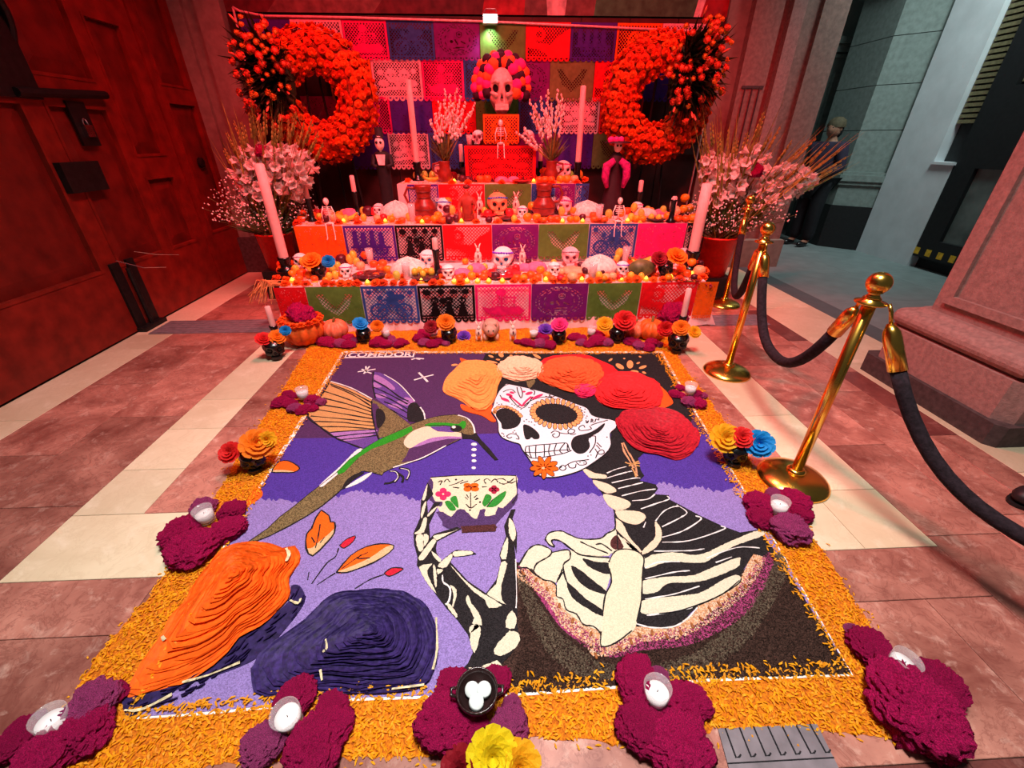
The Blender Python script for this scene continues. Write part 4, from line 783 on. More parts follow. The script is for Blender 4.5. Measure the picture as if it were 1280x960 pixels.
for i in range(700):
    k = random.randrange(len(wi)); a = Vector(wi[k]); b = Vector(wi[(k+1) % len(wi)]); p = a.lerp(b, random.random()); c = Vector((0.05, 1.75)); d = (c-p).normalized(); s = abs(random.gauss(0, .012)); petal(p.x+d.x*s, p.y+d.y*s, .017*random.uniform(.6, 1.3), .006, .007, 1.2)
tag(pet.build('petals', 'petal_orange', bo), kind='stuff')
# ------------------------------------------------------------------ shared small things
pm('cockscomb', (204,20,98), 0.9, var=0.3, scale=26, bump=0.9, bscale=60, dist=0.02, spec=0.15, rnd=.12); pm('cockscomb_pale', (226,70,140), 0.9, var=0.4, scale=26, bump=0.9, bscale=60, dist=.02)
pm('glass', (236,232,234), 0.06, var=0.0, spec=0.6, alpha=0.26); pm('wax', (244,240,240), 0.5, var=0.02, spec=.3); pm('wick', (40,36,34), 0.9)
pm('candle_wax', (240,196,190), 0.5, var=0.03, transl=.15); pm('black_gloss', (16,14,16), 0.22, var=.3, spec=.55); pm('black_matte', (24,20,22), 0.5, var=.2)
pm('clay_black', (40,24,24), 0.25, var=.2, spec=.5, coat=.3); pm('clay_red', (126,40,28), 0.35, var=.2, scale=20, spec=.45); pm('clay_band', (96,30,24), 0.4); pm('sugar', (246,236,232), 0.6, var=.05); pm('sugar_pink', (246,190,196), 0.6); pm('gold_leaf', (214,166,60), 0.3, .8)
for nm, c in (('pf_orange', (252,130,16)), ('pf_blue', (20,150,226)), ('pf_red', (214,30,30)), ('pf_yellow', (250,214,20)), ('pf_pink', (240,50,130)), ('pf_amber', (252,178,20)), ('pf_wine', (150,16,34)), ('pf_violet', (110,60,190))): pm(nm, c, 0.7, var=.12, scale=60, transl=.25)
pm('marigold', (252,84,12), 0.75, var=.2, scale=70, bump=.5, bscale=200, rnd=.12, hue=.008, transl=.1); pm('pumpkin', (232,96,34), 0.5, var=.18, scale=20, bump=.15, bscale=60); pm('pumpkin_pale', (238,120,84), 0.5, var=.15, scale=20); pm('stem', (110,96,44), 0.8)
def bloom_mesh(seedn):
    mb = MB().ball((0,0,0), 1.0, 60, 36); V = []
    off = Vector((seedn*3.1, seedn*1.7, seedn*.9))
    for p in mb.v:
        v = Vector(p); n1 = noise.noise(v*1.6+off); n2 = abs(noise.noise(v*4.2+off*2)); n3 = abs(noise.noise(v*9+off)); n4 = noise.noise(v*22+off); r = 1+.22*n1-.30*n2+.0*n3-.34*n3+.08*n4+.14
        V.append(v*r)
    mb.v = [(p.x, p.y, max(-.62, p.z)) for p in V]; return mb.mesh('bloom')
BLOOM = [bloom_mesh(i+1) for i in range(4)]
def glass_cup(par, s, loc, rim=.036, ht=.062, wax=.6, tilt=(0, 0)):
    m = MB().lathe([(rim*.78, 0), (rim*.86, ht*.3), (rim, ht), (rim*.93, ht), (rim*.80, ht*.32), (rim*.70, .006)], 20); g = m.build('glass_cup', 'glass', par, True, loc); g.rotation_euler = (tilt[0], tilt[1], 0); g.scale = (s, s, s)
    w = MB().lathe([(rim*.68, .006), (rim*.78, ht*.3), (rim*(.72+.2*wax), ht*wax), (0.0, ht*wax)], 20, cap=False).build('wax', 'wax', g, True)
    MB().tube([(0, 0, ht*wax-.002), (.002, 0, ht*wax+.008)], .0011, 5).build('wick', 'wick', g); return g
def bouquet(lab, cup, blooms, grp='cockscomb bunches with candle glasses', bowl=False, cups=1.0):
    c = atz(*cup); s = mpp(c); t = thing('cockscomb_bunch', lab, 'flower bunch', c, 0, grp)
    if s > .0045: blooms = [q for (x, y, r) in blooms for q in ((x-r*.35, y-1, r*.78), (x+r*.45, y+1, r*.66))]
    for i, (x, y, r) in enumerate(blooms):
        rr = r*s*.92; h = rr*.42; p = atz(x, y+r*.30) - c
        b = obj('bloom', BLOOM[random.randrange(4)], 'cockscomb', t, True, (p.x, p.y, h*.9+.002), random.random()*6.28); k = random.uniform(.9, 1.15); b.scale = (rr*k, rr/k, rr*.62)
        if i % 3 == 2: b.data = b.data.copy(); b.data.materials.clear(); b.data.materials.append(MATS['cockscomb_pale']); b.scale = (rr*.8, rr*.8, rr*.55)
    if not bowl: glass_cup(t, 1.1, (0, .0, max(.004, .022 if s < .004 else .03)), tilt=(rj(.12), rj(.12)))
    return t
random.seed(5)
G7 = [('cockscomb bunch with candle glass at the bottom left corner', (76,916), [(27,921,24), (62,942,34), (122,876,38), (112,908,32), (140,868,20), (48,900,16)]),
      ('cockscomb bunch with candle glass left of the bottom middle', (367,906), [(371,870,27), (415,885,22), (333,926,32), (395,932,36), (417,905,26)]),
      ('cockscomb bunch with candle glass right of the bottom middle', (818,880), [(794,846,30), (856,874,28), (822,846,18), (800,905,30), (846,924,38)]),
      ('largest cockscomb bunch with candle glass at the bottom right corner', (1116,842), [(1083,806,27), (1136,880,50), (1064,788,13), (1163,856,32), (1104,826,20), (1165,895,28)]),
      ('cockscomb bunch with candle glass on the left petal border', (262,655), [(228,664,22), (244,684,28), (256,634,20), (287,662,20), (292,638,17)]),
      ('cockscomb bunch with candle glass beside the nearest brass stanchion', (970,644), [(947,629,19), (990,626,20), (984,660,28), (949,648,16), (998,642,15), (966,618,14)]),
      ('cockscomb bunch with candle glass touching the bird wing', (381,502), [(357,504,14), (374,512,14), (396,502,13), (364,494,10), (388,510,10)]),
      ('cockscomb bunch with candle glass behind the crimson rose', (861,496), [(846,494,10), (866,504,15), (873,494,11), (852,486,8)]),
      ('cockscomb bunch with candle glass in front of the small pumpkin', (424,420), [(412,429,13), (430,431,13), (440,425,11), (416,420,8)]),
      ('cockscomb bunch with candle glass above the word plate', (484,424), [(477,430,13), (494,430,12), (486,422,9), (503,428,8)]),
      ('cockscomb bunch with candle glass beside the violet paper', (543,424), [(527,424,11), (535,430,13), (553,429,10), (532,417,9)]),
      ('cockscomb bunch with candle glass before the pink flowered skull', (667,424), [(662,430,11), (680,431,14), (650,429,7), (676,422,10)]),
      ('cockscomb bunch with candle glass right of the pink flowered skull', (738,422), [(722,423,11), (730,430,11), (752,428,15), (746,418,9)]),
      ('cockscomb bunch with candle glass below the right pumpkins', (805,424), [(790,428,11), (803,434,13), (818,430,11), (798,420,8)])]
for lab, c, b in G7: bouquet(lab, c, b)
t3 = bouquet('cockscomb bunch under the black clay bowl at the bottom middle', (598,890), [(558,900,36), (570,858,27), (636,905,30), (618,850,22), (590,915,24), (640,880,16)], bowl=True)
cb = atz(598, 884); bw = thing('clay_bowl', 'black glazed clay bowl with two ear handles holding white tablets', 'bowl', (cb.x, cb.y, .05))
MB().lathe([(.022, 0), (.040, .008), (.058, .035), (.060, .055), (.056, .056), (.053, .036), (.036, .014), (0, .012)], 28, cap=False).build('bowl_body', 'clay_black', bw, True)
for s in (-1, 1): MB().tube([(s*.056, -.012, .044), (s*.072, -.008, .048), (s*.074, .008, .048), (s*.056, .012, .044)], .005, 7).build('ear_handle', 'clay_black', bw, True)
pm('tablet', (216,226,224), .5, var=.05)
for i, (x, y, rx, rz) in enumerate(((-.016, .014, .9, .4), (.018, .010, .2, 0), (-.004, -.020, .5, 1.0))):
    o = MB().lathe([(.0, 0), (.019, 0), (.021, .003), (.021, .012), (.019, .015), (0, .015)], 18).build('white_tablet', 'tablet', None, True, (cb.x+x, cb.y+y, .074)); o.rotation_euler = (rx*.5, .2-rx*.3, rz)
    tag(o, ['white round tablet leaning upright in the black clay bowl', 'white round tablet lying at the back right of the black bowl', 'white round tablet nearest the rim of the black bowl'][i], 'tablet', 'white tablets in the black bowl')
# crepe paper flower
def pf_mesh(n=9, layers=4):
    mb = MB()
    for l in range(layers):
        R0 = 1.0-.2*l; el = .15+.28*l
        for i in range(n):
            a = 2*PI*(i+.5*l)/n; w = .34*R0
            def P(r, side, dz): 
                ca, sa = math.cos(a), math.sin(a); return (ca*r*math.cos(el)-sa*side, sa*r*math.cos(el)+ca*side, r*math.sin(el)+dz+.06*l)
            mb.add([P(.05, 0, 0), P(.55*R0, w, .10), P(.55*R0, 0, .0), P(.55*R0, -w, .10), P(.92*R0, w*.8, .06), P(1.0*R0, 0, .05), P(.92*R0, -w*.8, .06)], [(0, 2, 1), (0, 3, 2), (1, 2, 5, 4), (2, 3, 6, 5)])
    return mb.mesh('paper_flower')
PF = pf_mesh()
def pflower(par, loc, r, col, tilt=(0, 0), name='paper_flower'):
    me = PFM.setdefault(col, None)
    if me is None: me = PF.copy(); PFM[col] = me
    o = obj(name, me, col, par, False, loc, random.random()*6); o.scale = (r, r, r*.9); o.rotation_euler = (tilt[0], tilt[1], rj(.3)); return o
PFM = {}
# modelled skull, one unit tall, facing the viewer
def skull_mesh(jaw=1.0):
    mb = MB().ball((0,0,0), 1.0, 40, 30); V = []
    for p in mb.v:
        x, y, z = p; v = Vector(p)
        cx, cy, cz = x*.40, y*.50, z*.42
        if z < 0:
            k = min(1.0, -z); cx *= 1-.30*k**1.2; cy = cy*(1-.25*k) if y > 0 else cy*(1-.14*k); cz *= 1.36
        g = lambda q, s: math.exp(-((v-Vector(q).normalized()).length/s)**2)
        d = 0
        for sx in (-1, 1):
            d -= .17*g((sx*.46, -.85, -.06), .25); d += .07*g((sx*.75, -.60, -.36), .22); d += .045*g((sx*.42, -.88, .26), .2); d -= .07*g((sx*.86, -.28, -.62), .22); d -= .06*g((sx*.9, -.35, .12), .25)
        d -= .12*g((0, -.88, -.36), .13); d += .05*g((0, -.74, -.72), .22); d += .05*g((0, -.62, -1.0), .2)
        nn = v*d; V.append((cx+nn.x, cy+nn.y, max(-.54, cz+nn.z)))
    mb.v = [(x, y, z+.54) for x, y, z in V]; return mb.mesh('cranium')
SKM = skull_mesh(); SKMM = {}
def lens(rx, rz, d): return MB().ball((0,0,0), 1, 10, 6, rx, d, rz)
SK_EYE = lens(.085, .085, .05).mesh('eye_socket'); SK_NOSE = MB().prism([(-.045, 0), (.045, 0), (0, .10)], -.02, .02).xf(Matrix.Rotation(PI/2, 4, 'X')).mesh('nose')
tm = MB()
for r in range(2):
    for i in range(8):
        a = (i-3.5)*.155; tm.box((-.026+math.sin(a)*.30-.0, -.495*math.cos(a)+.02, .085+r*.062), (.026+math.sin(a)*.30, -.40*math.cos(a)+.02, .142+r*.062))
SK_TEETH = tm.mesh('teeth')
def dm(me, m):
    k = (me.name, m if isinstance(m, str) else m.name)
    if k not in SKMM: q = me.copy(); q.materials.clear(); q.materials.append(MATS[k[1]]); SKMM[k] = q
    return SKMM[k]
def skull(name, lab, loc, s, body='sugar', eye='black_matte', teeth='sugar', rz=0.0, grp=None, cat='skull', band=None, tilt=0.0):
    t = thing(name, lab, cat, loc, rz, grp); t.scale = (s*1.06, s*1.06, s*.93); t.rotation_euler = (tilt, 0, rz)
    obj('cranium', dm(SKM, body), None, t, True)
    for sx in (-1, 1): obj('eye_socket', dm(SK_EYE, eye), None, t, True, (sx*.165, -.335, .52), sx*.28)
    obj('nose', dm(SK_NOSE, eye), None, t, False, (0, -.425, .305)); obj('teeth', dm(SK_TEETH, teeth), None, t)
    if band:
        b = MB()
        for i in range(11):
            a = (i-5)*.26; r = .40; b.ball((math.sin(a)*.37, -math.cos(a)*.46+.03, .80-.05*abs(i-5)*.3), .055, 7, 5, 1, .5, .8)
        b.build('icing_band', band, t, True)
    return t
def black_skull(lab, x, y, rpx, flowers, rz=0.0, z=0.0):
    b = atz(x, y, z); s = rpx*mpp(b)*2.0; t = skull('black_skull', lab, b, s, 'black_gloss', 'black_matte', 'black_gloss', rz, 'glossy black skulls with paper flowers')
    for (dx, dz, r, col) in flowers: r *= (1.0 if y > 500 else .76); pflower(t, (dx, -.12, .86+dz*(1 if y > 500 else .8)), r, col, (R(55)+rj(.3), rj(.5)))
    return t
random.seed(8)
black_skull('black skull with orange and red paper flowers on the left petal border', 322, 583, 19, [(.22, .16, .52, 'pf_orange'), (-.48, .05, .36, 'pf_red'), (.52, .24, .3, 'pf_amber')], .35)
black_skull('black skull with orange, red and blue paper flowers left of the nearest stanchion', 914, 575, 19, [(-.38, .10, .5, 'pf_amber'), (.05, .24, .36, 'pf_red'), (.52, .12, .46, 'pf_blue')], -.35)
black_skull('black skull with red and orange flowers at the far left floor stripe', 346, 446, 15, [(-.25, .15, .42, 'pf_red'), (.22, .12, .44, 'pf_orange'), (.55, .4, .3, 'pf_blue')], .5)
black_skull('black skull with orange and yellow flowers at the far right floor stripe', 845, 438, 15, [(-.55, .18, .46, 'pf_red'), (.0, .34, .46, 'pf_orange'), (.48, .2, .36, 'pf_amber')], -.4)
black_skull('black skull wearing a blue and an orange paper flower before the altar', 456, 427, 11, [(-.05, .45, .55, 'pf_blue'), (.8, .18, .5, 'pf_orange')], .15)
black_skull('black skull wearing an orange and a wine flower before the altar', 562, 427, 12, [(-.1, .42, .62, 'pf_orange'), (-.8, .1, .5, 'pf_wine')], .0)
black_skull('black skull wearing one pink paper flower before the altar', 698, 428, 11, [(.0, .4, .62, 'pf_pink')], -.05)
black_skull('black skull wearing an orange and a red flower beside the right pumpkins', 770, 426, 12, [(-.65, .18, .55, 'pf_amber'), (.25, .5, .75, 'pf_red')], -.2)
fb = atz(614, 966); s0 = mpp(fb); t = thing('paper_bouquet', 'yellow, orange and red paper flowers at the bottom edge', 'paper flowers', fb)
pflower(t, (.004, .018, .055), .072, 'pf_yellow', (R(35), 0)); pflower(t, (.07, -.002, .035), .065, 'pf_amber', (R(25), .3)); pflower(t, (-.075, 0, .03), .06, 'pf_wine', (R(30), -.3)); MB().ball((-.01, .05, .03), .04, 12, 8).build('black_base', 'black_gloss', t, True)
# pumpkins
def pumpkin_mesh(n=10, cut=False):
    mb = MB(); V = []; Fc = []; seg = n*6; rings_ = 14
    for i in range(rings_+1):
        t = PI*(.02+.96*i/rings_) if not cut else PI*(.30+.68*i/rings_)
        for k in range(seg):
            a = 2*PI*k/seg; r = math.sin(t)*(1-.13*abs(math.cos(a*n/2))**4); V.append((r*math.cos(a), r*math.sin(a), .80*math.cos(t)-(.22*math.exp(-(math.sin(t)/.35)**2) if math.cos(t) > 0 else -.1*math.exp(-(math.sin(t)/.35)**2))))
    for i in range(rings_):
        for k in range(seg): k2 = (k+1) % seg; Fc.append((i*seg+k, (i+1)*seg+k, (i+1)*seg+k2, i*seg+k2))
    Fc.append(tuple(range(seg))); Fc.append(tuple(rings_*seg+k for k in range(seg-1, -1, -1)))
    mb.add(V, Fc); zz = min(p[2] for p in mb.v); mb.v = [(x, y, z-zz) for x, y, z in mb.v]; return mb
def pumpkin(lab, x, y, rpx, m='pumpkin', cut=False, flower=None):
    b = atz(x, y); r = rpx*mpp(b); t = thing('pumpkin', lab, 'pumpkin', b, rj(1)); mb = pumpkin_mesh(12, cut); mb.v = [(a*r, c*r, d*r) for a, c, d in mb.v]; mb.build('pumpkin_body', m, t, True); h = max(p[2] for p in mb.v)
    if not cut: MB().tube([(0, 0, h*.82), (0, .02*r, h*1.0), (.18*r, .05*r, h*1.18)], [.13*r, .09*r, .11*r], 7).build('stalk', 'stem', t, True)
    if flower:
        f = obj('cockscomb_bloom', BLOOM[1], 'cockscomb', t, True, (0, .12*r, h+.10*r)); f.scale = (.62*r, .58*r, .55*r)
    if cut:
        for i in range(16):
            a = 2*PI*i/16; o = obj('marigold_trim', MG_S, 'marigold', t, False, (.84*r*math.cos(a), .84*r*math.sin(a), h-.02*r), a); o.scale = (.2*r,)*3
    return t
def marigold_mesh(n=11, layers=4):
    mb = MB()
    for l in range(layers):
        el = .05+.40*l; R0 = 1-.08*l
        for i in range(n-l):
            a = 2*PI*(i+.5*l)/(n-l); w = .30*R0; ca, sa = math.cos(a), math.sin(a)
            P = lambda r, sd, dz: (ca*r*math.cos(el)-sa*sd, sa*r*math.cos(el)+ca*sd, r*math.sin(el)*.85+dz)
            mb.add([P(.15, w*.4, .1), P(.15, -w*.4, .1), P(.95*R0, -w, .12*rj(1)), P(1.02*R0, 0, -.06), P(.95*R0, w, .12*rj(1))], [(0, 1, 3), (1, 2, 3), (0, 3, 4)])
    mb.ball((0, 0, .60), .40, 7, 4, 1, 1, .8); mb.ball((0, 0, .12), .55, 8, 4, 1, 1, .5); return mb.mesh('marigold_head')
random.seed(2); MG_S = marigold_mesh()
pumpkin('cut orange pumpkin filled with a wine red cockscomb left of the altar', 383, 428, 26, cut=True, flower=True)
pumpkin('small ribbed pale orange pumpkin left of the altar', 421, 422, 16, 'pumpkin_pale')
pumpkin('ribbed pale pumpkin right of the altar beside the red flower', 791, 421, 14, 'pumpkin_pale'); p = pumpkin('round orange pumpkin right of the altar', 812, 423, 17)
b = atz(838, 414); o = obj('cockscomb_flower', BLOOM[2], 'cockscomb', None, True, (b.x, b.y, .13)); o.scale = (.12, .11, .13); tag(o, 'round wine cockscomb head on a stem behind the right pumpkin', 'flower'); MB().tube([(0, 0, -.98), (0, 0, -.4)], .12, 6).build('stem', 'stem', o)
# ------------------------------------------------------------------ brass stanchions and ropes
pm('brass', (244,190,84), 0.22, 1.0, var=.05, scale=8); pm('velvet', (36,28,34), 0.9, var=.25, scale=60, bump=.4, bscale=220, spec=.2)
def make_stanchion():
    t = thing('stanchion', '', 'stanchion')
    MB().lathe([(.0, 0), (.158, 0), (.160, .006), (.156, .014), (.140, .028), (.105, .044), (.068, .054), (.040, .059), (.0, .059)], 48, cap=False).build('base', 'brass', t, True)
    MB().lathe([(.040, .058), (.042, .066), (.034, .074), (.026, .078)], 32).build('base_collar', 'brass', t, True)
    MB().lathe([(.0235, .07), (.0235, .905)], 32).build('pole', 'brass', t, True)
    MB().lathe([(.026, .895), (.030, .900), (.052, .906), (.054, .912), (.030, .920), (.028, .928)], 32).build('hook_ring', 'brass', t, True)
    MB().lathe([(.030, .926), (.022, .936), (.017, .944), (.026, .950), (.017, .956)], 24).build('neck', 'brass', t, True)
    MB().ball((0, 0, .985), .041, 24, 16).build('ball_finial', 'brass', t, True); return t
ST = [((1.449, 1.497), 'nearest brass stanchion beside the mural, tall in the foreground'), ((1.668, 2.605), 'middle brass stanchion on the cream floor stripe'), ((2.335, 4.02), 'farthest brass stanchion by the right red flower bucket')]
for (x, y), lab in ST: inst('stanchion', make_stanchion, (x, y, 0), rj(1), label=lab, group='brass stanchions')
def rope(lab, a, b, sag, skew=.5):
    a = Vector(a); b = Vector(b); t = thing('barrier_rope', lab, 'rope', (a.x, a.y, 0), 0, 'black velvet ropes'); o = Vector((a.x, a.y, 0)); P = []
    for i in range(25):
        u = i/24; p = a.lerp(b, u); p.z -= sag*(1-abs(2*u-1)**2.4); P.append(p-o)
    k0, k1 = 2, 22
    MB().tube(P[k0:k1+1], .026, 14).build('velvet_sleeve', 'velvet', t, True)
    for q in ((P[0], P[1], P[2]), (P[24], P[23], P[22])):
        MB().tube([q[0].lerp(q[1], .55), q[0].lerp(q[1], .8), q[1], q[2]+(q[2]-q[1])*.1], [.012, .027, .030, .031], 14).build('brass_end', 'brass', t, True)
        MB().tube([q[0]+Vector((0, 0, .005)), q[0].lerp(q[1], .3)+Vector((0, 0, .012)), q[0].lerp(q[1], .6)], .007, 7).build('hook', 'brass', t, True)
rope('black velvet rope hanging between the two nearer stanchions', (1.462, 1.545, .912), (1.655, 2.56, .912), .50)
rope('black velvet rope running from the nearest stanchion out of the right edge', (1.485, 1.455, .912), (2.02, .22, .912), .60)
rope('black velvet rope hanging between the two farther stanchions', (1.69, 2.65, .912), (2.30, 3.98, .912), .55)
sh = thing('dark_shoe', 'dark rounded shoe tip at the right edge of the floor', 'shoe', atz(1284, 634)); pm('dark_leather', (34,24,28), .5)
MB().ball((.05, .02, .045), .075, 16, 10, 1.5, .8, .65).build('upper', 'dark_leather', sh, True); MB().prism([(.05+.115*math.cos(a), .02+.062*math.sin(a)) for a in [2*PI*i/18 for i in range(18)]], 0, .015).build('sole', 'black_matte', sh)
# ------------------------------------------------------------------ the stepped altar
pm('cloth', (240,196,196), 0.85, var=.08, scale=12, bump=.3, bscale=50); pm('altar_wood', (96,60,44), .7)
T1Y, T1Z, T2Y, T2Z, T3Y, T3Z, T4Y, T4Z = 3.49, .405, 4.25, .755, 4.85, 1.055, 5.04, 1.40
pm('box_cloth', (84,14,24), .85, var=.1)
def tier(lab, x0, x1, y0, y1, z0, z1, flare=0.0, cm='cloth'):
    t = thing('altar_tier', lab, 'altar tier', ((x0+x1)/2, y0, z0)); w = (x1-x0)/2; d = y1-y0; h = z1-z0
    MB().box((-w+.02, .02, 0), (w-.02, d, h-.008)).build('table_frame', 'altar_wood', t)
    mb = MB(); n = 72; V = []; Fc = []
    path = [(-w, d)]+[(-w, d*(1-i/6)) for i in range(1, 6)]+[(-w+2*w*i/n, 0) for i in range(n+1)]+[(w, d*i/6) for i in range(1, 7)]
    for i, (x, y) in enumerate(path):
        wv = .010*math.sin(i*1.9)+.006*math.sin(i*.83)
        fx = flare*(x/w)**6*(1 if x > 0 else -.6); V += [(x, y, h), (x+fx*.4, y-.008+wv*.4, h*.5), (x+fx, y-.016+wv-.01, .006+.004*math.sin(i))]
    for i in range(len(path)-1):
        a = 3*i; Fc += [(a, a+1, a+4, a+3), (a+1, a+2, a+5, a+4)]
    m = len(V); V += [(-w, 0, h), (w, 0, h), (w, d, h), (-w, d, h)]; Fc.append((m, m+1, m+2, m+3)); mb.add(V, Fc).build('cloth', cm, t); return t
tier('lowest and widest altar tier under a pale pink cloth', -1.76, 1.82, T1Y, T2Y-.05, 0, T1Z, .17); tier('second altar tier under a pale cloth', -1.84, 1.95, T2Y, T3Y-.05, 0, T2Z); tier('third narrower altar tier under a pale cloth', -.97, .96, T3Y, 5.40, 0, T3Z)
bx0 = aty(581, 200, T4Y).x; bx1 = aty(670, 200, T4Y).x; tier('small upper altar box behind red cut paper', bx0, bx1, T4Y, 5.36, T3Z, T4Z, cm='box_cloth')
ox0 = aty(604, 160, 5.10).x; ox1 = aty(649, 160, 5.10).x; T5Z = aty(627, 143, 5.10).z; tier('topmost altar box carrying the big skull', ox0, ox1, 5.10, 5.36, T4Z, T5Z, cm='box_cloth')
# ------------------------------------------------------------------ cut paper banners
PC = dict(red=(226,24,34), green=(98,140,60), blue=(52,84,160), black=(22,14,18), magenta=(236,30,120), purple=(120,24,120), violet=(74,36,150), orange=(246,110,24), white=(236,190,200), pink=(240,40,130), olive=(120,128,72))
for k, c in PC.items(): pm('paper_'+k, c, .7, var=.08, scale=20, transl=.30, spec=.2)
def seg_d(x, y, a, b):
    ax, ay = a; bx, by = b; dx, dy = bx-ax, by-ay; t = max(0, min(1, ((x-ax)*dx+(y-ay)*dy)/(dx*dx+dy*dy+1e-9))); return math.hypot(x-ax-dx*t, (y-ay-dy*t))
def S_e(cx, cy, rx, ry): return lambda x, y: ((x-cx)/rx)**2+((y-cy)/ry)**2 < 1
def S_r(cx, cy, r, w): return lambda x, y: abs(math.hypot((x-cx)*1.35, y-cy)-r) < w
def S_s(pts, w): return lambda x, y: any(seg_d(x*1.35, y, (a[0]*1.35, a[1]), (b[0]*1.35, b[1])) < w for a, b in zip(pts, pts[1:]))
def S_p(pts): return lambda x, y: inpoly(x, y, pts)
def any_(*f): return lambda x, y: any(g(x, y) for g in f)
def wheel(cx, cy, r): return any_(S_r(cx, cy, r, .032), *[S_s([(cx-math.cos(a)*r/1.35, cy-math.sin(a)*r), (cx+math.cos(a)*r/1.35, cy+math.sin(a)*r)], .016) for a in (0, PI/3, 2*PI/3)])
def skullm(cx, cy, s): 
    f = any_(S_e(cx, cy, .11*s, .15*s), S_e(cx, cy+.13*s, .07*s, .09*s)); e = any_(S_e(cx-.042*s, cy+.02*s, .027*s, .04*s), S_e(cx+.042*s, cy+.02*s, .027*s, .04*s), S_e(cx, cy+.09*s, .012*s, .02*s))
    return lambda x, y: f(x, y) and not e(x, y)
rng = random.Random(4)
cal_h = []
for k, (rx, ry, n) in enumerate(((.40, .42, 26), (.30, .38, 11), (.46, .47, 30))):
    for i in range(n):
        a = 2*PI*i/n+k; cal_h.append(S_s([(.5+rx*math.cos(a), .5+ry*math.sin(a)), (.5+rx*math.cos(a+2.6/n), .5+ry*math.sin(a+2.6/n))], .014))
cal_h += [S_r(.55, .33, .085, .012), S_e(.55, .33, .03, .04), S_e(.36, .55, .04, .05), S_s([(.45, .5), (.5, .62)], .02), S_s([(.4, .75), (.65, .72)], .018), S_s([(.42, .82), (.62, .80)], .012), S_s([(.6, .55), (.68, .6)], .02)]
frnd = [S_e(rng.random(), rng.random(), .012, .014) for i in range(60)]
ribs = any_(*[S_s([(.38, .36+.05*i), (.56, .36+.05*i)], .014) for i in range(5)])
MOT = dict(
 bike=(True, any_(wheel(.25, .72, .21), wheel(.75, .72, .21), S_s([(.25, .72), (.42, .50), (.62, .52), (.75, .72)], .022), S_s([(.42, .5), (.5, .74), (.62, .52)], .02), S_e(.52, .17, .08, .10), S_p([(.44, .26), (.6, .24), (.66, .5), (.4, .5)]), S_e(.66, .28, .14, .10), S_e(.3, .3, .06, .08), S_s([(.5, .3), (.32, .42)], .03), S_e(.10, .12, .05, .07), S_e(.9, .14, .05, .07))),
 rider=(True, any_(S_e(.45, .17, .10, .12), ribs, S_s([(.47, .28), (.47, .64)], .025), S_s([(.4, .34), (.28, .5), (.34, .62)], .022), S_s([(.56, .34), (.74, .34), (.7, .5)], .022), S_p([(.06, .62), (.2, .70), (.4, .62), (.6, .66), (.8, .62), (.94, .80), (.84, .92), (.24, .92), (.12, .8)]))),
 skeletons=(True, any_(*[any_(skullm(c, .40, .7), S_p([(c-.03, .5), (c+.03, .5), (c+.11, .92), (c-.11, .92)]), S_s([(c-.03, .55), (c-.12, .66)], .02), S_s([(c+.03, .55), (c+.12, .64)], .02)) for c in (.26, .54, .80)], S_e(.12, .14, .08, .1), S_e(.40, .12, .07, .09), S_e(.64, .12, .07, .09), S_e(.87, .12, .07, .09), S_e(.42, .44, .07, .1), S_s([(0, .93), (1, .93)], .03))),
 calavera=(False, lambda x, y: not any(h(x, y) for h in cal_h)),
 bird=(True, any_(S_p([(0, 0), (.28, 0), (.16, .22), (.20, .55), (.55, .62), (.8, .3), (1, .12), (1, 1), (.55, 1), (.3, .78), (0, .72)]), S_r(.28, .3, .15, .05))),
 emm=(True, lambda x, y: not (S_p([(.12, .16), (.30, .16), (.5, .48), (.70, .16), (.88, .16), (.74, .62), (.5, .86), (.26, .62)])(x, y)) or S_s([(.30, .2), (.5, .52), (.7, .2)], .035)(x, y)),
 people=(True, any_(*[any_(S_e(c, .16+.05*(i % 2), .05, .08), S_p([(c-.05, .22), (c+.05, .22), (c+.07, .68), (c-.07, .68)])) for i, c in enumerate((.18, .36, .55, .74))], wheel(.35, .74, .17), wheel(.72, .74, .17), S_s([(.08, .66), (.92, .66)], .03))),
 skulls=(True, any_(skullm(.36, .36, 1.1), skullm(.66, .36, 1.1), skullm(.5, .55, .8), S_e(.18, .62, .12, .1), S_e(.82, .62, .12, .1), S_s([(.1, .82), (.5, .76), (.9, .82)], .05), S_e(.14, .3, .07, .09), S_e(.88, .26, .06, .08))),
 solid=(False, lambda x, y: not any(h(x, y) for h in frnd)),
 lattice=(True, any_(S_r(.5, .5, .34, .03), S_r(.5, .5, .22, .02), S_e(.5, .5, .06, .08), *[S_s([(.5+.12*math.cos(a), .5+.16*math.sin(a)), (.5+.32*math.cos(a), .5+.42*math.sin(a))], .02) for a in [i*PI/4+.3 for i in range(8)]])))
MCACHE = {}
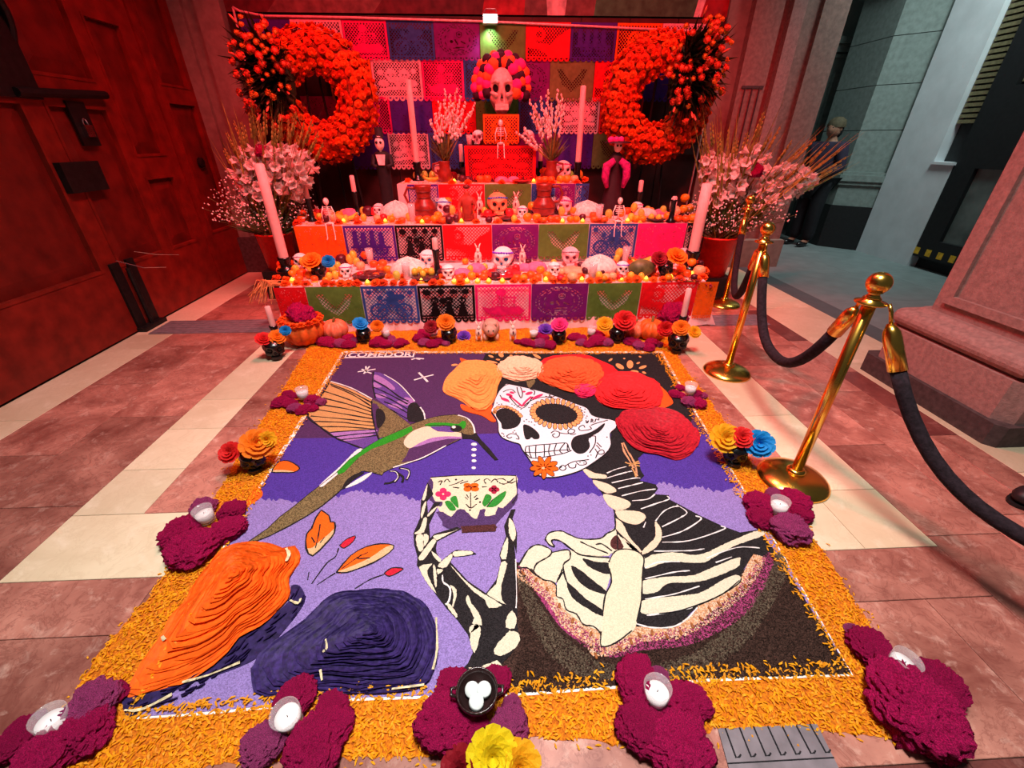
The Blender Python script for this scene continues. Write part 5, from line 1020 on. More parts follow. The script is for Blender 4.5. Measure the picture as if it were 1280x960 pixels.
def papel_meshes(mot, w, h, seedn):
    key = (mot, round(w, 2), round(h, 2), seedn % 3)
    if key in MCACHE: return MCACHE[key]
    ph = (seedn % 3)*1.7; bw = .045*w; tb = .14*h; lat, fn = MOT[mot]
    def bend(p): x, z = p; return (x, -.006-.004*math.sin(x*19+ph)*(-z/h)-.003*math.sin(z*13+ph), z)
    def rect(mb, x0, x1, z0, z1, nx=1):
        n = max(1, int(abs(x1-x0)/.06))
        for i in range(n):
            a = x0+(x1-x0)*i/n; b = x0+(x1-x0)*(i+1)/n; mb.add([bend(q) for q in ((a, z0), (b, z0), (b, z1), (a, z1))], [(0, 1, 2, 3)])
    bo_ = MB(); fr = .10*h
    rect(bo_, 0, w, 0, -tb*.45); 
    for k in range(4): z0 = -tb*.45-(h-fr-tb*.45)*k/4; z1 = -tb*.45-(h-fr-tb*.45)*(k+1)/4; rect(bo_, 0, bw, z0, z1); rect(bo_, w-bw, w, z0, z1)
    rect(bo_, 0, w, -(h-fr)+.012, -(h-fr))
    ns = 8
    for i in range(ns):
        c = w*(i+.5)/ns; r = w/ns/2*.96; pts = [(c+r*math.cos(a), -(h-fr)-fr*.95*math.sin(a)) for a in [PI*j/6 for j in range(7)]]; inn = [(c+r*.45*math.cos(a), -(h-fr)-fr*.42*math.sin(a)) for a in [PI*j/6 for j in range(7)]]
        bo_.add([bend(q) for q in pts+inn], [(j, j+1, 8+j, 7+j) for j in range(6)])
    la = MB(); X0, X1, Z0, Z1 = bw, w-bw, -tb*.45, -(h-fr)+.012
    if lat:
        sp = .031; hwid = .0038; Wd, Hd = X1-X0, Z0-Z1; k = -Hd
        while k < Wd:
            for dr in (1, -1):
                # line x = k + t, depth t (dr=1) or mirrored
                t0 = max(0, -k); t1 = min(Hd, Wd-k)
                if t1-t0 > .006:
                    a = (k+t0, t0); b = (k+t1, t1)
                    if dr < 0: a = (Wd-a[0], a[1]); b = (Wd-b[0], b[1])
                    n = max(1, int((t1-t0)/.1))
                    for i in range(n):
                        p = (a[0]+(b[0]-a[0])*i/n, a[1]+(b[1]-a[1])*i/n); q = (a[0]+(b[0]-a[0])*(i+1)/n, a[1]+(b[1]-a[1])*(i+1)/n)
                        la.add([bend((X0+min(Wd, max(0, x)), Z0-z)) for x, z in ((p[0]-hwid*1.4, p[1]), (p[0]+hwid*1.4, p[1]), (q[0]+hwid*1.4, q[1]), (q[0]-hwid*1.4, q[1]))], [(0, 1, 2, 3)])
            k += sp
    mo_ = MB(); nx, nz = 60, 42
    for j in range(nz):
        i = 0; v = (j+.5)/nz
        while i < nx:
            if fn((i+.5)/nx, v):
                s = i
                while i < nx and fn((i+.5)/nx, v) and i-s < 9: i += 1
                xa, xb = X0+(X1-X0)*s/nx, X0+(X1-X0)*i/nx; za, zb = Z0+(Z1-Z0)*j/nz, Z0+(Z1-Z0)*(j+1)/nz
                mo_.add([(p[0], p[1]-.0004, p[2]) for p in (bend(q) for q in ((xa, za), (xb, za), (xb, zb), (xa, zb)))], [(0, 1, 2, 3)])
            else: i += 1
    MCACHE[key] = (bo_.mesh('border'), la.mesh('lattice') if lat else None, mo_.mesh('cut_motif')); return MCACHE[key]
PN = [0]
DESC = dict(bike='bicycle', rider='skeleton rider', skeletons='dancing skeletons', calavera='calavera face', bird='bird', emm='pointed arch', people='walking figures', skulls='skull heads', solid='fine', lattice='rosette')
def papel(col, mot, x0, x1, Y, ztop, zbot, where, grp, split=True):
    PN[0] += 1; w = x1-x0; h = ztop-zbot; b, l, m = papel_meshes(mot, w, h, PN[0]); nm = dict(white='pale', olive='olive').get(col, col)
    t = thing('cut_paper_banner', f'{nm} cut paper banner with {DESC[mot]} cutout, {where}', 'paper banner', (x0, Y, ztop), 0, grp)
    mt = 'paper_'+col
    for n_, q in (('border', b), ('lattice', l), ('cut_motif', m)):
        if q is None: continue
        k = (q.name, mt)
        if k not in SKMM: c = q.copy(); c.materials.clear(); c.materials.append(MATS[mt]); SKMM[k] = c
        o = obj(n_, SKMM[k], None, t)
        if n_ == 'cut_motif': o['kind'] = 'stuff'
    return t
def row(items, Y, ztop, zbot, ypx, grp, where):
    for col, mot, a, b, wh in items: papel(col, mot, aty(a, ypx, Y).x+.002, aty(b, ypx, Y).x-.002, Y, ztop, zbot, wh or where, grp)
g1, g2, g3, gb = 'banners on the lowest tier', 'banners on the second tier', 'banners on the upper tiers', 'banners hanging on the back wall'
row([('red', 'solid', 346, 385, 'at the left end of the lowest tier'), ('green', 'emm', 385, 453, 'second from left, lowest tier'), ('blue', 'bike', 453, 523, 'on the lowest tier'), ('black', 'skeletons', 523, 594, 'on the lowest tier'), ('magenta', 'rider', 594, 664, 'in the middle of the lowest tier'), ('purple', 'calavera', 664, 734, 'on the lowest tier'), ('green', 'emm', 734, 799, 'right of the purple one, lowest tier'), ('red', 'bird', 799, 868, 'near the right end of the lowest tier'), ('orange', 'solid', 868, 893, 'at the right corner of the lowest tier')], T1Y-.022, T1Z, .075, 375, g1, '')
row([('orange', 'solid', 371, 431, 'at the left end of the second tier'), ('violet', 'people', 431, 495, 'on the second tier'), ('black', 'skeletons', 495, 554, 'on the second tier'), ('red', 'bird', 554, 615, 'on the second tier'), ('purple', 'calavera', 615, 673, 'on the second tier'), ('green', 'emm', 673, 735, 'on the second tier'), ('blue', 'bike', 735, 795, 'on the second tier'), ('pink', 'solid', 795, 855, 'on the second tier'), ('black', 'skeletons', 855, 879, 'at the right end of the second tier')], T2Y-.022, T2Z, .42, 300, g2, '')
row([('violet', 'lattice', 511, 549, 'at the left end of the third tier'), ('red', 'bird', 549, 606, 'on the third tier'), ('green', 'emm', 606, 664, 'on the third tier'), ('blue', 'solid', 664, 693, 'behind the right jug on the third tier'), ('purple', 'calavera', 693, 718, 'on the third tier'), ('blue', 'bike', 718, 735, 'at the right end of the third tier')], T3Y-.022, T3Z, .77, 250, g3, '')
row([('red', 'skulls', 581, 670, 'on the small upper box')], T4Y-.022, T4Z, T3Z+.015, 200, g3, ''); row([('orange', 'lattice', 604, 649, 'under the big skull')], 5.075, T5Z, T4Z+.01, 160, g3, '')
YP = 5.52
def zr(y): return aty(610, y, YP).z
row([('violet', 'solid', 305, 367, 'first of the top row on the wall'), ('white', 'skulls', 367, 430, 'above the left wreath'), ('magenta', 'rider', 430, 485, 'in the top row on the wall'), ('blue', 'bike', 485, 543, 'in the top row on the wall'), ('purple', 'calavera', 543, 600, 'in the top row on the wall'), ('green', 'emm', 600, 657, 'under the white lamp'), ('red', 'bird', 657, 713, 'in the top row on the wall'), ('violet', 'people', 713, 770, 'in the top row on the wall'), ('orange', 'lattice', 770, 826, 'above the right wreath'), ('white', 'skulls', 826, 884, 'last of the top row on the wall')], YP, zr(27), zr(77), 50, gb, '')
row([('orange', 'bird', 412, 466, 'behind the left wreath'), ('white', 'skulls', 466, 528, 'in the second row on the wall'), ('magenta', 'rider', 528, 580, 'in the second row on the wall'), ('blue', 'bike', 580, 633, 'behind the flower crown'), ('purple', 'calavera', 633, 687, 'in the second row on the wall'), ('olive', 'emm', 687, 742, 'in the second row on the wall'), ('red', 'bird', 742, 797, 'in the second row on the wall'), ('violet', 'solid', 797, 852, 'seen through the right wreath')], YP+.012, zr(75), zr(127), 100, gb, '')
row([('magenta', 'solid', 380, 436, 'seen through the left wreath'), ('magenta', 'lattice', 436, 489, 'in row three behind the left wreath'), ('violet', 'solid', 489, 541, 'in the third row left of the vase'), ('red', 'solid', 541, 595, 'in row three behind the left vase'), ('green', 'solid', 595, 648, 'in row three behind the big skull'), ('blue', 'lattice', 648, 700, 'in the third row on the wall'), ('white', 'skulls', 700, 749, 'right of the tall candle in row three'), ('red', 'skulls', 749, 802, 'in row three behind the right wreath')], YP+.02, zr(121), zr(168), 145, gb, '')
row([('violet', 'solid', 440, 487, 'low behind the gentleman doll'), ('white', 'skulls', 487, 537, 'low behind the left tall candle'), ('blue', 'bike', 537, 590, 'low behind the left vase'), ('purple', 'solid', 645, 698, 'low behind the right vase'), ('violet', 'solid', 698, 740, 'low behind the right tall candle'), ('olive', 'emm', 740, 790, 'low behind the purple doll')], YP+.028, zr(166), zr(212), 190, gb, '')
# frame of pale pipe that carries the banners, with its little floodlight
pm('pipe', (222,170,172), .4, .2)
t = thing('banner_frame', 'thin pale pipe frame carrying the paper banners', 'frame', (0, YP-.02, 0)); P = [aty(x, y, YP-.02) for x, y in ((291,9), (300,14), (330,20), (440,22), (610,27), (760,34), (862,39), (893,41), (903,47))]
MB().tube([(p.x, 0, p.z) for p in P], .011, 8).build('top_pipe', 'pipe', t, True); a = P[0]; b = P[-1]
MB().tube([(a.x, 0, a.z), (a.x-.05, 0, .02)], .010, 8).build('upright', 'pipe', t, True); MB().tube([(b.x, 0, b.z), (b.x-.06, 0, .02)], .010, 8).build('upright', 'pipe', t, True)
lp = aty(613, 25, YP-.10); t = thing('floodlight', 'small white led floodlight clipped to the pipe above the altar', 'floodlight', lp); pm('lamp_body', (150,140,140), .4, .4); pm('led', (235,250,255), .5, emit=22)
MB().box((-.075, -.02, -.03), (.075, .06, .045)).build('lamp_housing', 'lamp_body', t); MB().box((-.066, -.025, -.022), (.066, -.021, .037)).build('lamp_glass', 'led', t); MB().tube([(-.06, .03, .07), (-.04, .08, .10), (.05, .08, .10), (.06, .03, .07)], .006, 6).build('clamp', 'lamp_body', t)
o = light('floodlight_beam', 'SPOT', (lp.x, lp.y+.06, lp.z-.06), (lp.x-.05, lp.y+.16, lp.z-.6), 14, (.8, 1, .9), .05, 130, .8)
# ------------------------------------------------------------------ offerings on the altar
TZ = {0: 0.0, 1: T1Z, 2: T2Z, 3: T3Z, 4: T4Z, 5: T5Z}; TYr = {0: (0, 3.47), 1: (T1Y+.02, T2Y-.05), 2: (T2Y+.02, T3Y-.05), 3: (T3Y+.02, 5.36), 4: (T4Y+.02, 5.34), 5: (5.12, 5.34)}
TW = {1: 'lowest tier', 2: 'second tier', 3: 'third tier', 4: 'small upper box', 5: 'topmost box', 0: 'floor before the altar'}
def on(k, x, y):
    p = atz(x, y, TZ[k]); lo, hi = TYr[k]
    if k and not lo <= p.y <= hi:
        Y = min(hi, max(lo, p.y)); q = aty(x, y, Y); p = Vector((q.x, Y, TZ[k]))
    return p
pm('teal_eye', (30,90,150), .4); pm('icing_pink', (226,60,140), .5, var=.2, scale=60); pm('icing_violet', (110,50,220), .4, var=.3, scale=60); pm('icing_blue', (40,110,220), .4, var=.3, scale=60); pm('icing_grey', (150,130,140), .5, var=.3, scale=60); pm('sugar_orange', (240,160,110), .6, var=.1); pm('eye_wine', (130,20,60), .5); pm('bone_grey', (206,178,170), .55, var=.12, scale=14)
SKL_ = [(1,378,334,21,'sugar','black_matte','icing_grey','at the left end of the lowest tier behind the black skull'), (1,434,346,20,'sugar','black_matte','icing_pink','right of the black skull on the lowest tier'), (1,536,334,26,'sugar','teal_eye','sugar_pink','with blue eye sockets left of the short black candle'), (1,561,348,21,'sugar','eye_wine','icing_grey','right of the short black candle on the lowest tier'), (1,629,336,33,'sugar','teal_eye','icing_violet','largest of the lowest tier behind the silver plate'), (1,692,344,20,'sugar','black_matte','icing_grey','behind the orange bread on the lowest tier'), (1,712,332,28,'sugar_pink','eye_wine','icing_grey','with dark rimmed crown right of the middle of the lowest tier'), (1,777,343,20,'sugar','black_matte','icing_violet','right of the right sugared loaf on the lowest tier'), (1,853,326,19,'sugar_pink','black_matte','icing_grey','at the right end of the lowest tier'),
 (2,474,263,18,'sugar','black_matte','icing_grey','left of the left loaf on the second tier'), (2,556,268,25,'sugar','eye_wine','icing_blue','right of the left clay jug on the second tier'), (2,622,268,32,'sugar_orange','black_matte','icing_blue','with bright blue headband in the middle of the second tier'), (2,653,272,17,'sugar','black_matte','icing_pink','small one beside the oranges on the second tier'), (2,704,268,26,'sugar_pink','eye_wine','icing_pink','right of the right clay jug on the second tier'), (2,795,268,18,'sugar','black_matte','icing_pink','near the fruit heap at the right of the second tier'),
 (3,554,226,26,'sugar','eye_wine','icing_grey','left end of the third tier beside the bananas'), (3,703,223,26,'sugar','black_matte','icing_pink','right end of the third tier'), (4,598,180,20,'sugar_pink','eye_wine',None,'on the left of the small upper box'), (4,660,181,20,'sugar_pink','eye_wine',None,'on the right of the small upper box')]
for k, x, y, hp, bd, ey, bn_, wh in SKL_:
    b = on(k, x, y); skull('sugar_skull', f'sugar skull {wh}', b, hp*mpp(b)*.92, bd, ey, bd, rj(.2), 'sugar skulls on the altar', band=bn_)
# the big skull with its pompom crown
b = on(5, 627, 144); bs = skull('big_skull', 'big bone coloured skull on top of the altar', b, 52*mpp(b)*1.06, 'bone_grey', 'black_matte', 'bone_grey', cat='skull')
bs.scale = (bs.scale[0]*.74, bs.scale[1]*.85, bs.scale[2]*1.0)
for sx in (-1, 1): MB().tube([(sx*.05, -.455, .60), (sx*.16, -.475, .645), (sx*.29, -.40, .60)], [.025, .038, .02], 8).build('brow_ridge', 'bone_grey', bs, True)
for sx in (-1, 1): MB().tube([(sx*.10, -.44, .38), (sx*.22, -.42, .40), (sx*.33, -.28, .43)], [.02, .04, .025], 8).build('cheek_bone', 'bone_grey', bs, True)
m_ = mpp(b); crown = thing('pompom_headdress', 'pompom crown in black, orange and pink around the big skull', 'headdress', (b.x, b.y+.05, b.z)); pm('pom_black', (40,10,34), .8, var=.3, scale=60); pm('pom_orange', (250,96,40), .8, var=.2, scale=60); pm('pom_pink', (236,40,140), .8, var=.2, scale=60)
pomM = MB().ball((0,0,0), 1, 16, 11); pomM.v = [tuple(Vector(p)*(1+.16*noise.noise(Vector(p)*5)+.08*noise.noise(Vector(p)*11))) for p in pomM.v]; pomM = pomM.mesh('pompom'); random.seed(14)
for i in range(3):
    n = (15, 17, 12)[i]
    for j in range(n):
        a = -.35+(PI+.7)*j/(n-1); rx, rz = ((31, 31), (24, 27), (18, 24))[i]; col = ('pom_black', 'pom_orange', 'pom_pink')[(j+(i*2)+(j//3)) % 3]
        o = obj('pompom', dm(pomM, col), None, crown, True, (math.cos(a)*rx*m_, -.05-.045*i+rj(.02), (30+math.sin(a)*rz*.95)*m_), rj(3)); o.scale = (.052+rj(.006),)*3
# candles
def candle(lab, k, hx, hy, top, bot, rpx, holder=.0, drips=0, cat='candle', tall=False):
    b = on(k, hx, hy); s = mpp(b); t = thing('candle', lab, cat, b); zt = topz(b, *top)-b.z; zb = topz(b, *bot)-b.z; r = rpx*s
    MB().lathe([(r*2.0, 0), (r*2.1, .012), (r*1.2, .03), (r*1.0, zb*.5), (r*1.35, max(.035, zb-.01)), (r*1.4, zb+.006), (0, zb+.006)], 16, cap=False).build('black_holder', 'black_gloss', t, True)
    MB().lathe([(r, zb), (r*1.0, zb+(zt-zb)*.5), (r*.94, zt-.006), (r*.6, zt), (0, zt-.002)], 16, cap=False).build('wax_stick', 'candle_wax', t, True)
    MB().tube([(0, 0, zt-.004), (.001, 0, zt+.014)], .0015, 5).build('wick', 'wick', t)
    for i in range(drips): a = i*2.4+.5; MB().tube([(r*.96*math.cos(a), r*.96*math.sin(a), zb+.02), (r*1.2*math.cos(a), r*1.2*math.sin(a), zb-.02), (r*1.3*math.cos(a), r*1.3*math.sin(a), zb-.06-.02*i)], [.005, .006, .004], 6).build('wax_drip', 'candle_wax', t, True)
    return t
candle('tall thick pale candle at the left end of the lowest tier', 1, 359, 338, (330,204), (357,322), 5.6); candle('tall thick pale candle at the right end of the lowest tier', 1, 862, 336, (889,229), (867,314), 6.2, drips=1)
candle('very tall pale candle left of the upper flower vase', 3, 523, 226, (506,99), (520,203), 3.6); candle('very tall pale candle right of the upper flower vase', 3, 721, 226, (731,107), (724,203), 3.4)
candle('short candle in tall black holder left of the orange banner end', 2, 391, 277, (384,226), (387,249), 2.8); candle('short candle in black holder left of the second tier loaf', 2, 447, 264, (440,219), (445,240), 2.8)
candle('small candle in black holder left of the small upper box', 3, 578, 224, (577,180), (577,203), 2.4); candle('small candle in black holder right of the small upper box', 3, 675, 222, (675,180), (675,202), 2.4)
candle('stub candle in tall black holder on the lowest tier', 1, 547, 342, (543,297), (546,312), 3.4); candle('stub candle with black holder behind the right fruit heap', 2, 797, 262, (797,225), (797,240), 2.8, drips=1)
candle('burnt down candle with wax drips on black holder at the right of the second tier', 2, 838, 278, (839,245), (838,250), 3.0, drips=3)
candle('leaning pale candle in black holder on the floor left of the altar', 0, 347, 426, (331,383), (340,408), 3.4); candle('leaning pale candle in black holder on the floor right of the altar', 0, 848, 424, (868,361), (858,396), 3.4)
# clay jugs
def jug(lab, k, x, y, hp, side):
    b = on(k, x, y); h = hp*mpp(b); t = thing('clay_jug', lab, 'jug', b)
    MB().lathe([(.20*h, 0), (.34*h, .10*h), (.40*h, .26*h), (.36*h, .42*h), (.24*h, .56*h), (.22*h, .66*h), (.26*h, .92*h), (.28*h, 1.0*h), (.25*h, 1.0*h), (.20*h, .68*h), (.18*h, .60*h)], 28).build('jug_body', 'clay_red', t, True)
    for z, r in ((.28, .403), (.62, .238), (.80, .248)): MB().lathe([(r*h*.985, (z-.02)*h), (r*h*1.03, z*h), (r*h*.985, (z+.02)*h)], 28).build('painted_band', 'clay_band', t, True)
    MB().tube([(side*.22*h, 0, .90*h), (side*.50*h, 0, .92*h), (side*.62*h, 0, .70*h), (side*.52*h, 0, .46*h), (side*.34*h, 0, .42*h)], .045*h, 8).build('handle', 'clay_red', t, True); return t
jug('red clay jug with handle to the left on the second tier', 2, 532, 272, 37, -1); jug('red clay jug with handle to the right on the second tier', 2, 679, 270, 37, 1)
# bread
pm('bread', (214,156,120), .7, var=.15, scale=18, bump=.3, bscale=60); pm('bread_sugar', (246,214,204), .75, var=.12, scale=40, bump=.6, bscale=160); pm('bread_pink', (232,110,150), .75, var=.12, scale=30, bump=.4, bscale=90)
def loaf(lab, k, x, y, wp, hp, m='bread_sugar', bones=True):
    b = on(k, x, y); s = mpp(b); w = wp*s/2*1.08; h = hp*s*.78; t = thing('bread_loaf', lab, 'bread', b)
    MB().lathe([(w*.86, 0), (w, h*.18), (w*.98, h*.42), (w*.78, h*.76), (w*.40, h*.96), (0, h)], 30, cap=False, sy=.8).build('crust', m, t, True)
    MB().lathe([(w*.80, -.0), (w*1.0, .012), (w*.9, .02)], 24, sy=.8).build('base_crust', 'bread', t, True)
    if bones:
        for i in range(5):
            a = i*PI/5+.3; P = []
            for j in range(13):
                u = (j-6)/6*.92; r = abs(u)*w*.93; zz = h*(1-abs(u)**2.2*.78); P.append((math.cos(a)*r*(1 if u > 0 else -1), math.sin(a)*r*.8*(1 if u > 0 else -1), zz+.006))
            MB().tube(P, [.013+.008*(j % 4 == 2) for j in range(13)], 7).build('bone_strip', m, t, True)
        MB().ball((0, 0, h+.002), .024, 10, 7, 1.2, 1.2, .7).build('top_knob', m, t, True)
    return t
loaf('left sugared bread of the dead on the lowest tier', 1, 512, 343, 43, 24); loaf('right sugared bread of the dead on the lowest tier', 1, 748, 340, 42, 24); loaf('left sugared bread of the dead on the second tier', 2, 497, 272, 38, 22); loaf('right sugared bread of the dead on the second tier', 2, 733, 270, 37, 20)
loaf('round orange bread on the lowest tier', 1, 715, 341, 30, 10, 'bread', False); loaf('pale round bread at the right of the second tier', 2, 806, 270, 26, 12, 'bread_sugar', False)
for k, x, y, w, h, wh in ((1, 578, 344, 20, 11, 'left of the silver plate, outer'), (1, 596, 340, 22, 14, 'left of the silver plate, inner'), (1, 656, 338, 18, 11, 'right of the silver plate, inner'), (1, 671, 338, 24, 14, 'right of the silver plate, outer'), (2, 437, 266, 20, 12, 'left of the second tier candle'), (3, 627, 228, 16, 9, 'left of the middle of the third tier'), (3, 642, 228, 14, 9, 'right of the middle of the third tier'), (2, 826, 262, 16, 8, 'at the right of the second tier')): loaf(f'pink sugared bun {wh}', k, x, y, w, h, 'bread_pink', False)
# plates and dishes
pm('silver', (206,200,204), .2, .9, var=.2, scale=40); pm('plate_dark', (70,36,44), .2, spec=.6); pm('plate_red', (176,40,44), .3); pm('mole', (86,34,30), .35, var=.3, scale=40)
def plate(lab, k, x, y, rp, m, food=None):
    b = on(k, x, y); r = rp*mpp(b); t = thing('plate', lab, 'plate', b); MB().lathe([(r*.5, 0), (r*.62, .004), (r*.95, .022), (r, .026), (r*.97, .029), (r*.62, .010), (0, .008)], 30, cap=False).build('dish', m, t, True)
    MB().lathe([(r*.96, .026), (r*1.02, .028), (r*.98, .032)], 30).build('rim', 'plate_red' if m == 'silver' else m, t, True)
    if food:
        for i in range(7): a = i*2.4; q = r*.55*math.sqrt(i/7); MB().ball((math.cos(a)*q, math.sin(a)*q, .024), r*.26, 8, 6, 1.2, .8, .5).build('food_piece', food, t, True)
    return t
plate('silver plate with red rim before the largest sugar skull', 1, 628, 345, 23, 'silver', 'silver'); plate('dark glass dish on the lowest tier left of the loaf', 1, 462, 347, 20, 'plate_dark', 'mole'); plate('dark oval dish of yellow fruit on the lowest tier', 1, 532, 350, 17, 'plate_dark'); plate('dark round plate at the middle front of the second tier', 2, 635, 276, 13, 'plate_dark', 'mole'); plate('small clay plate behind the dark plate on the second tier', 2, 611, 271, 11, 'plate_red', 'mole'); plate('shallow clay dish on the third tier', 3, 652, 229, 12, 'plate_red', 'mole'); plate('glass dome dish at the right of the second tier', 2, 819, 277, 12, 'plate_dark', 'mole')
# votive glasses standing between the food
for i, (k, x, y, wh) in enumerate(((1, 464, 332, 'behind the dark glass dish'), (1, 509, 349, 'before the left loaf of the lowest tier'), (1, 740, 350, 'before the right loaf of the lowest tier'), (1, 781, 330, 'behind the fruit right of the right loaf'), (1, 814, 344, 'left of the right black skull on the lowest tier'), (2, 516, 277, 'before the left loaf of the second tier'), (2, 549, 265, 'right of the left clay jug'), (2, 690, 269, 'right of the right clay jug'), (2, 748, 278, 'before the right loaf of the second tier'), (4, 587, 180, 'on the small upper box left of the skull'))):
    b = on(k, x, y); t = thing('votive_glass', f'tall milky votive glass {wh}', 'candle glass', b, 0, 'votive glasses on the altar'); h = 21*mpp(b) if k < 4 else .1
    MB().lathe([(.028, 0), (.033, h*.5), (.038, h), (.034, h), (.029, h*.5), (.024, .006)], 16).build('glass', 'glass', t, True); MB().lathe([(.023, .006), (.028, h*.5), (.031, h*.8), (0, h*.8)], 16, cap=False).build('wax', 'candle_wax', t, True)
# fruit
def fruit_mesh(sx=1, sz=.92, dim=.16):
    mb = MB().ball((0,0,0), 1, 14, 10); V = []
    for p in mb.v:
        v = Vector(p); d = dim*math.exp(-((v-Vector((0,0,1))).length/.35)**2); V.append((v.x*sx, v.y*sx, v.z*sz-d))
    mb.v = V; mb.tube([(0, 0, .72*sz), (.03, 0, .98*sz)], .05, 5); mb.v = [(x, y, z+sz*.96) for x, y, z in mb.v]; return mb.mesh('fruit')
FM = {'round': fruit_mesh(), 'long': fruit_mesh(.86, 1.1, .05), 'flat': fruit_mesh(1.0, .82, .2)}
for nm, c in (('fr_orange', (250,140,24)), ('fr_tang', (250,92,24)), ('fr_yellow', (240,188,60)), ('fr_green', (186,184,70)), ('fr_apple', (206,30,40)), ('fr_plum', (74,16,34)), ('fr_peach', (246,170,120))): pm(nm, c, .4, var=.14, scale=10, bump=.1, bscale=180, rnd=.1, spec=.45)
NAME = dict(fr_orange='orange', fr_tang='tangerine', fr_yellow='guava', fr_green='green_guava', fr_apple='apple', fr_plum='plum', fr_peach='peach')
WORD = dict(fr_orange='orange', fr_tang='tangerine', fr_yellow='yellow guava', fr_green='greenish guava', fr_apple='red apple', fr_plum='dark plum', fr_peach='pale peach')
FR = []
ORD = 'first second third fourth fifth sixth seventh eighth ninth tenth eleventh twelfth thirteenth fourteenth fifteenth sixteenth seventeenth eighteenth nineteenth twentieth'.split()
ORD += ['twenty-'+w for w in ORD[:9]] + ['thirtieth'] + ['thirty-'+w for w in ORD[:9]] + ['fortieth'] + ['forty-'+w for w in ORD[:9]] + ['fiftieth'] + ['fifty-'+w for w in ORD[:9]] + ['sixtieth']
def fruit(kind, k, x, y, rp, wh, lift=0.0):
    b = on(k, x, y+.0); r = 1.16*rp*mpp(b); o = obj(NAME[kind], dm(FM['long' if kind in ('fr_yellow', 'fr_green') else ('flat' if kind == 'fr_tang' else 'round')], kind), None, None, True, (b.x, b.y, b.z+lift*r+.001), rj(3)); o.scale = (r, r, r); o.rotation_euler = (rj(.15), rj(.15), rj(3))
    FR.append((o, WORD[kind], wh, x)); return tag(o, f'{WORD[kind]} in the fruit {wh}', 'fruit', f'fruit {wh}')
O_, T_, Y_, G_, A_, P_, C_ = 'fr_orange', 'fr_tang', 'fr_yellow', 'fr_green', 'fr_apple', 'fr_plum', 'fr_peach'
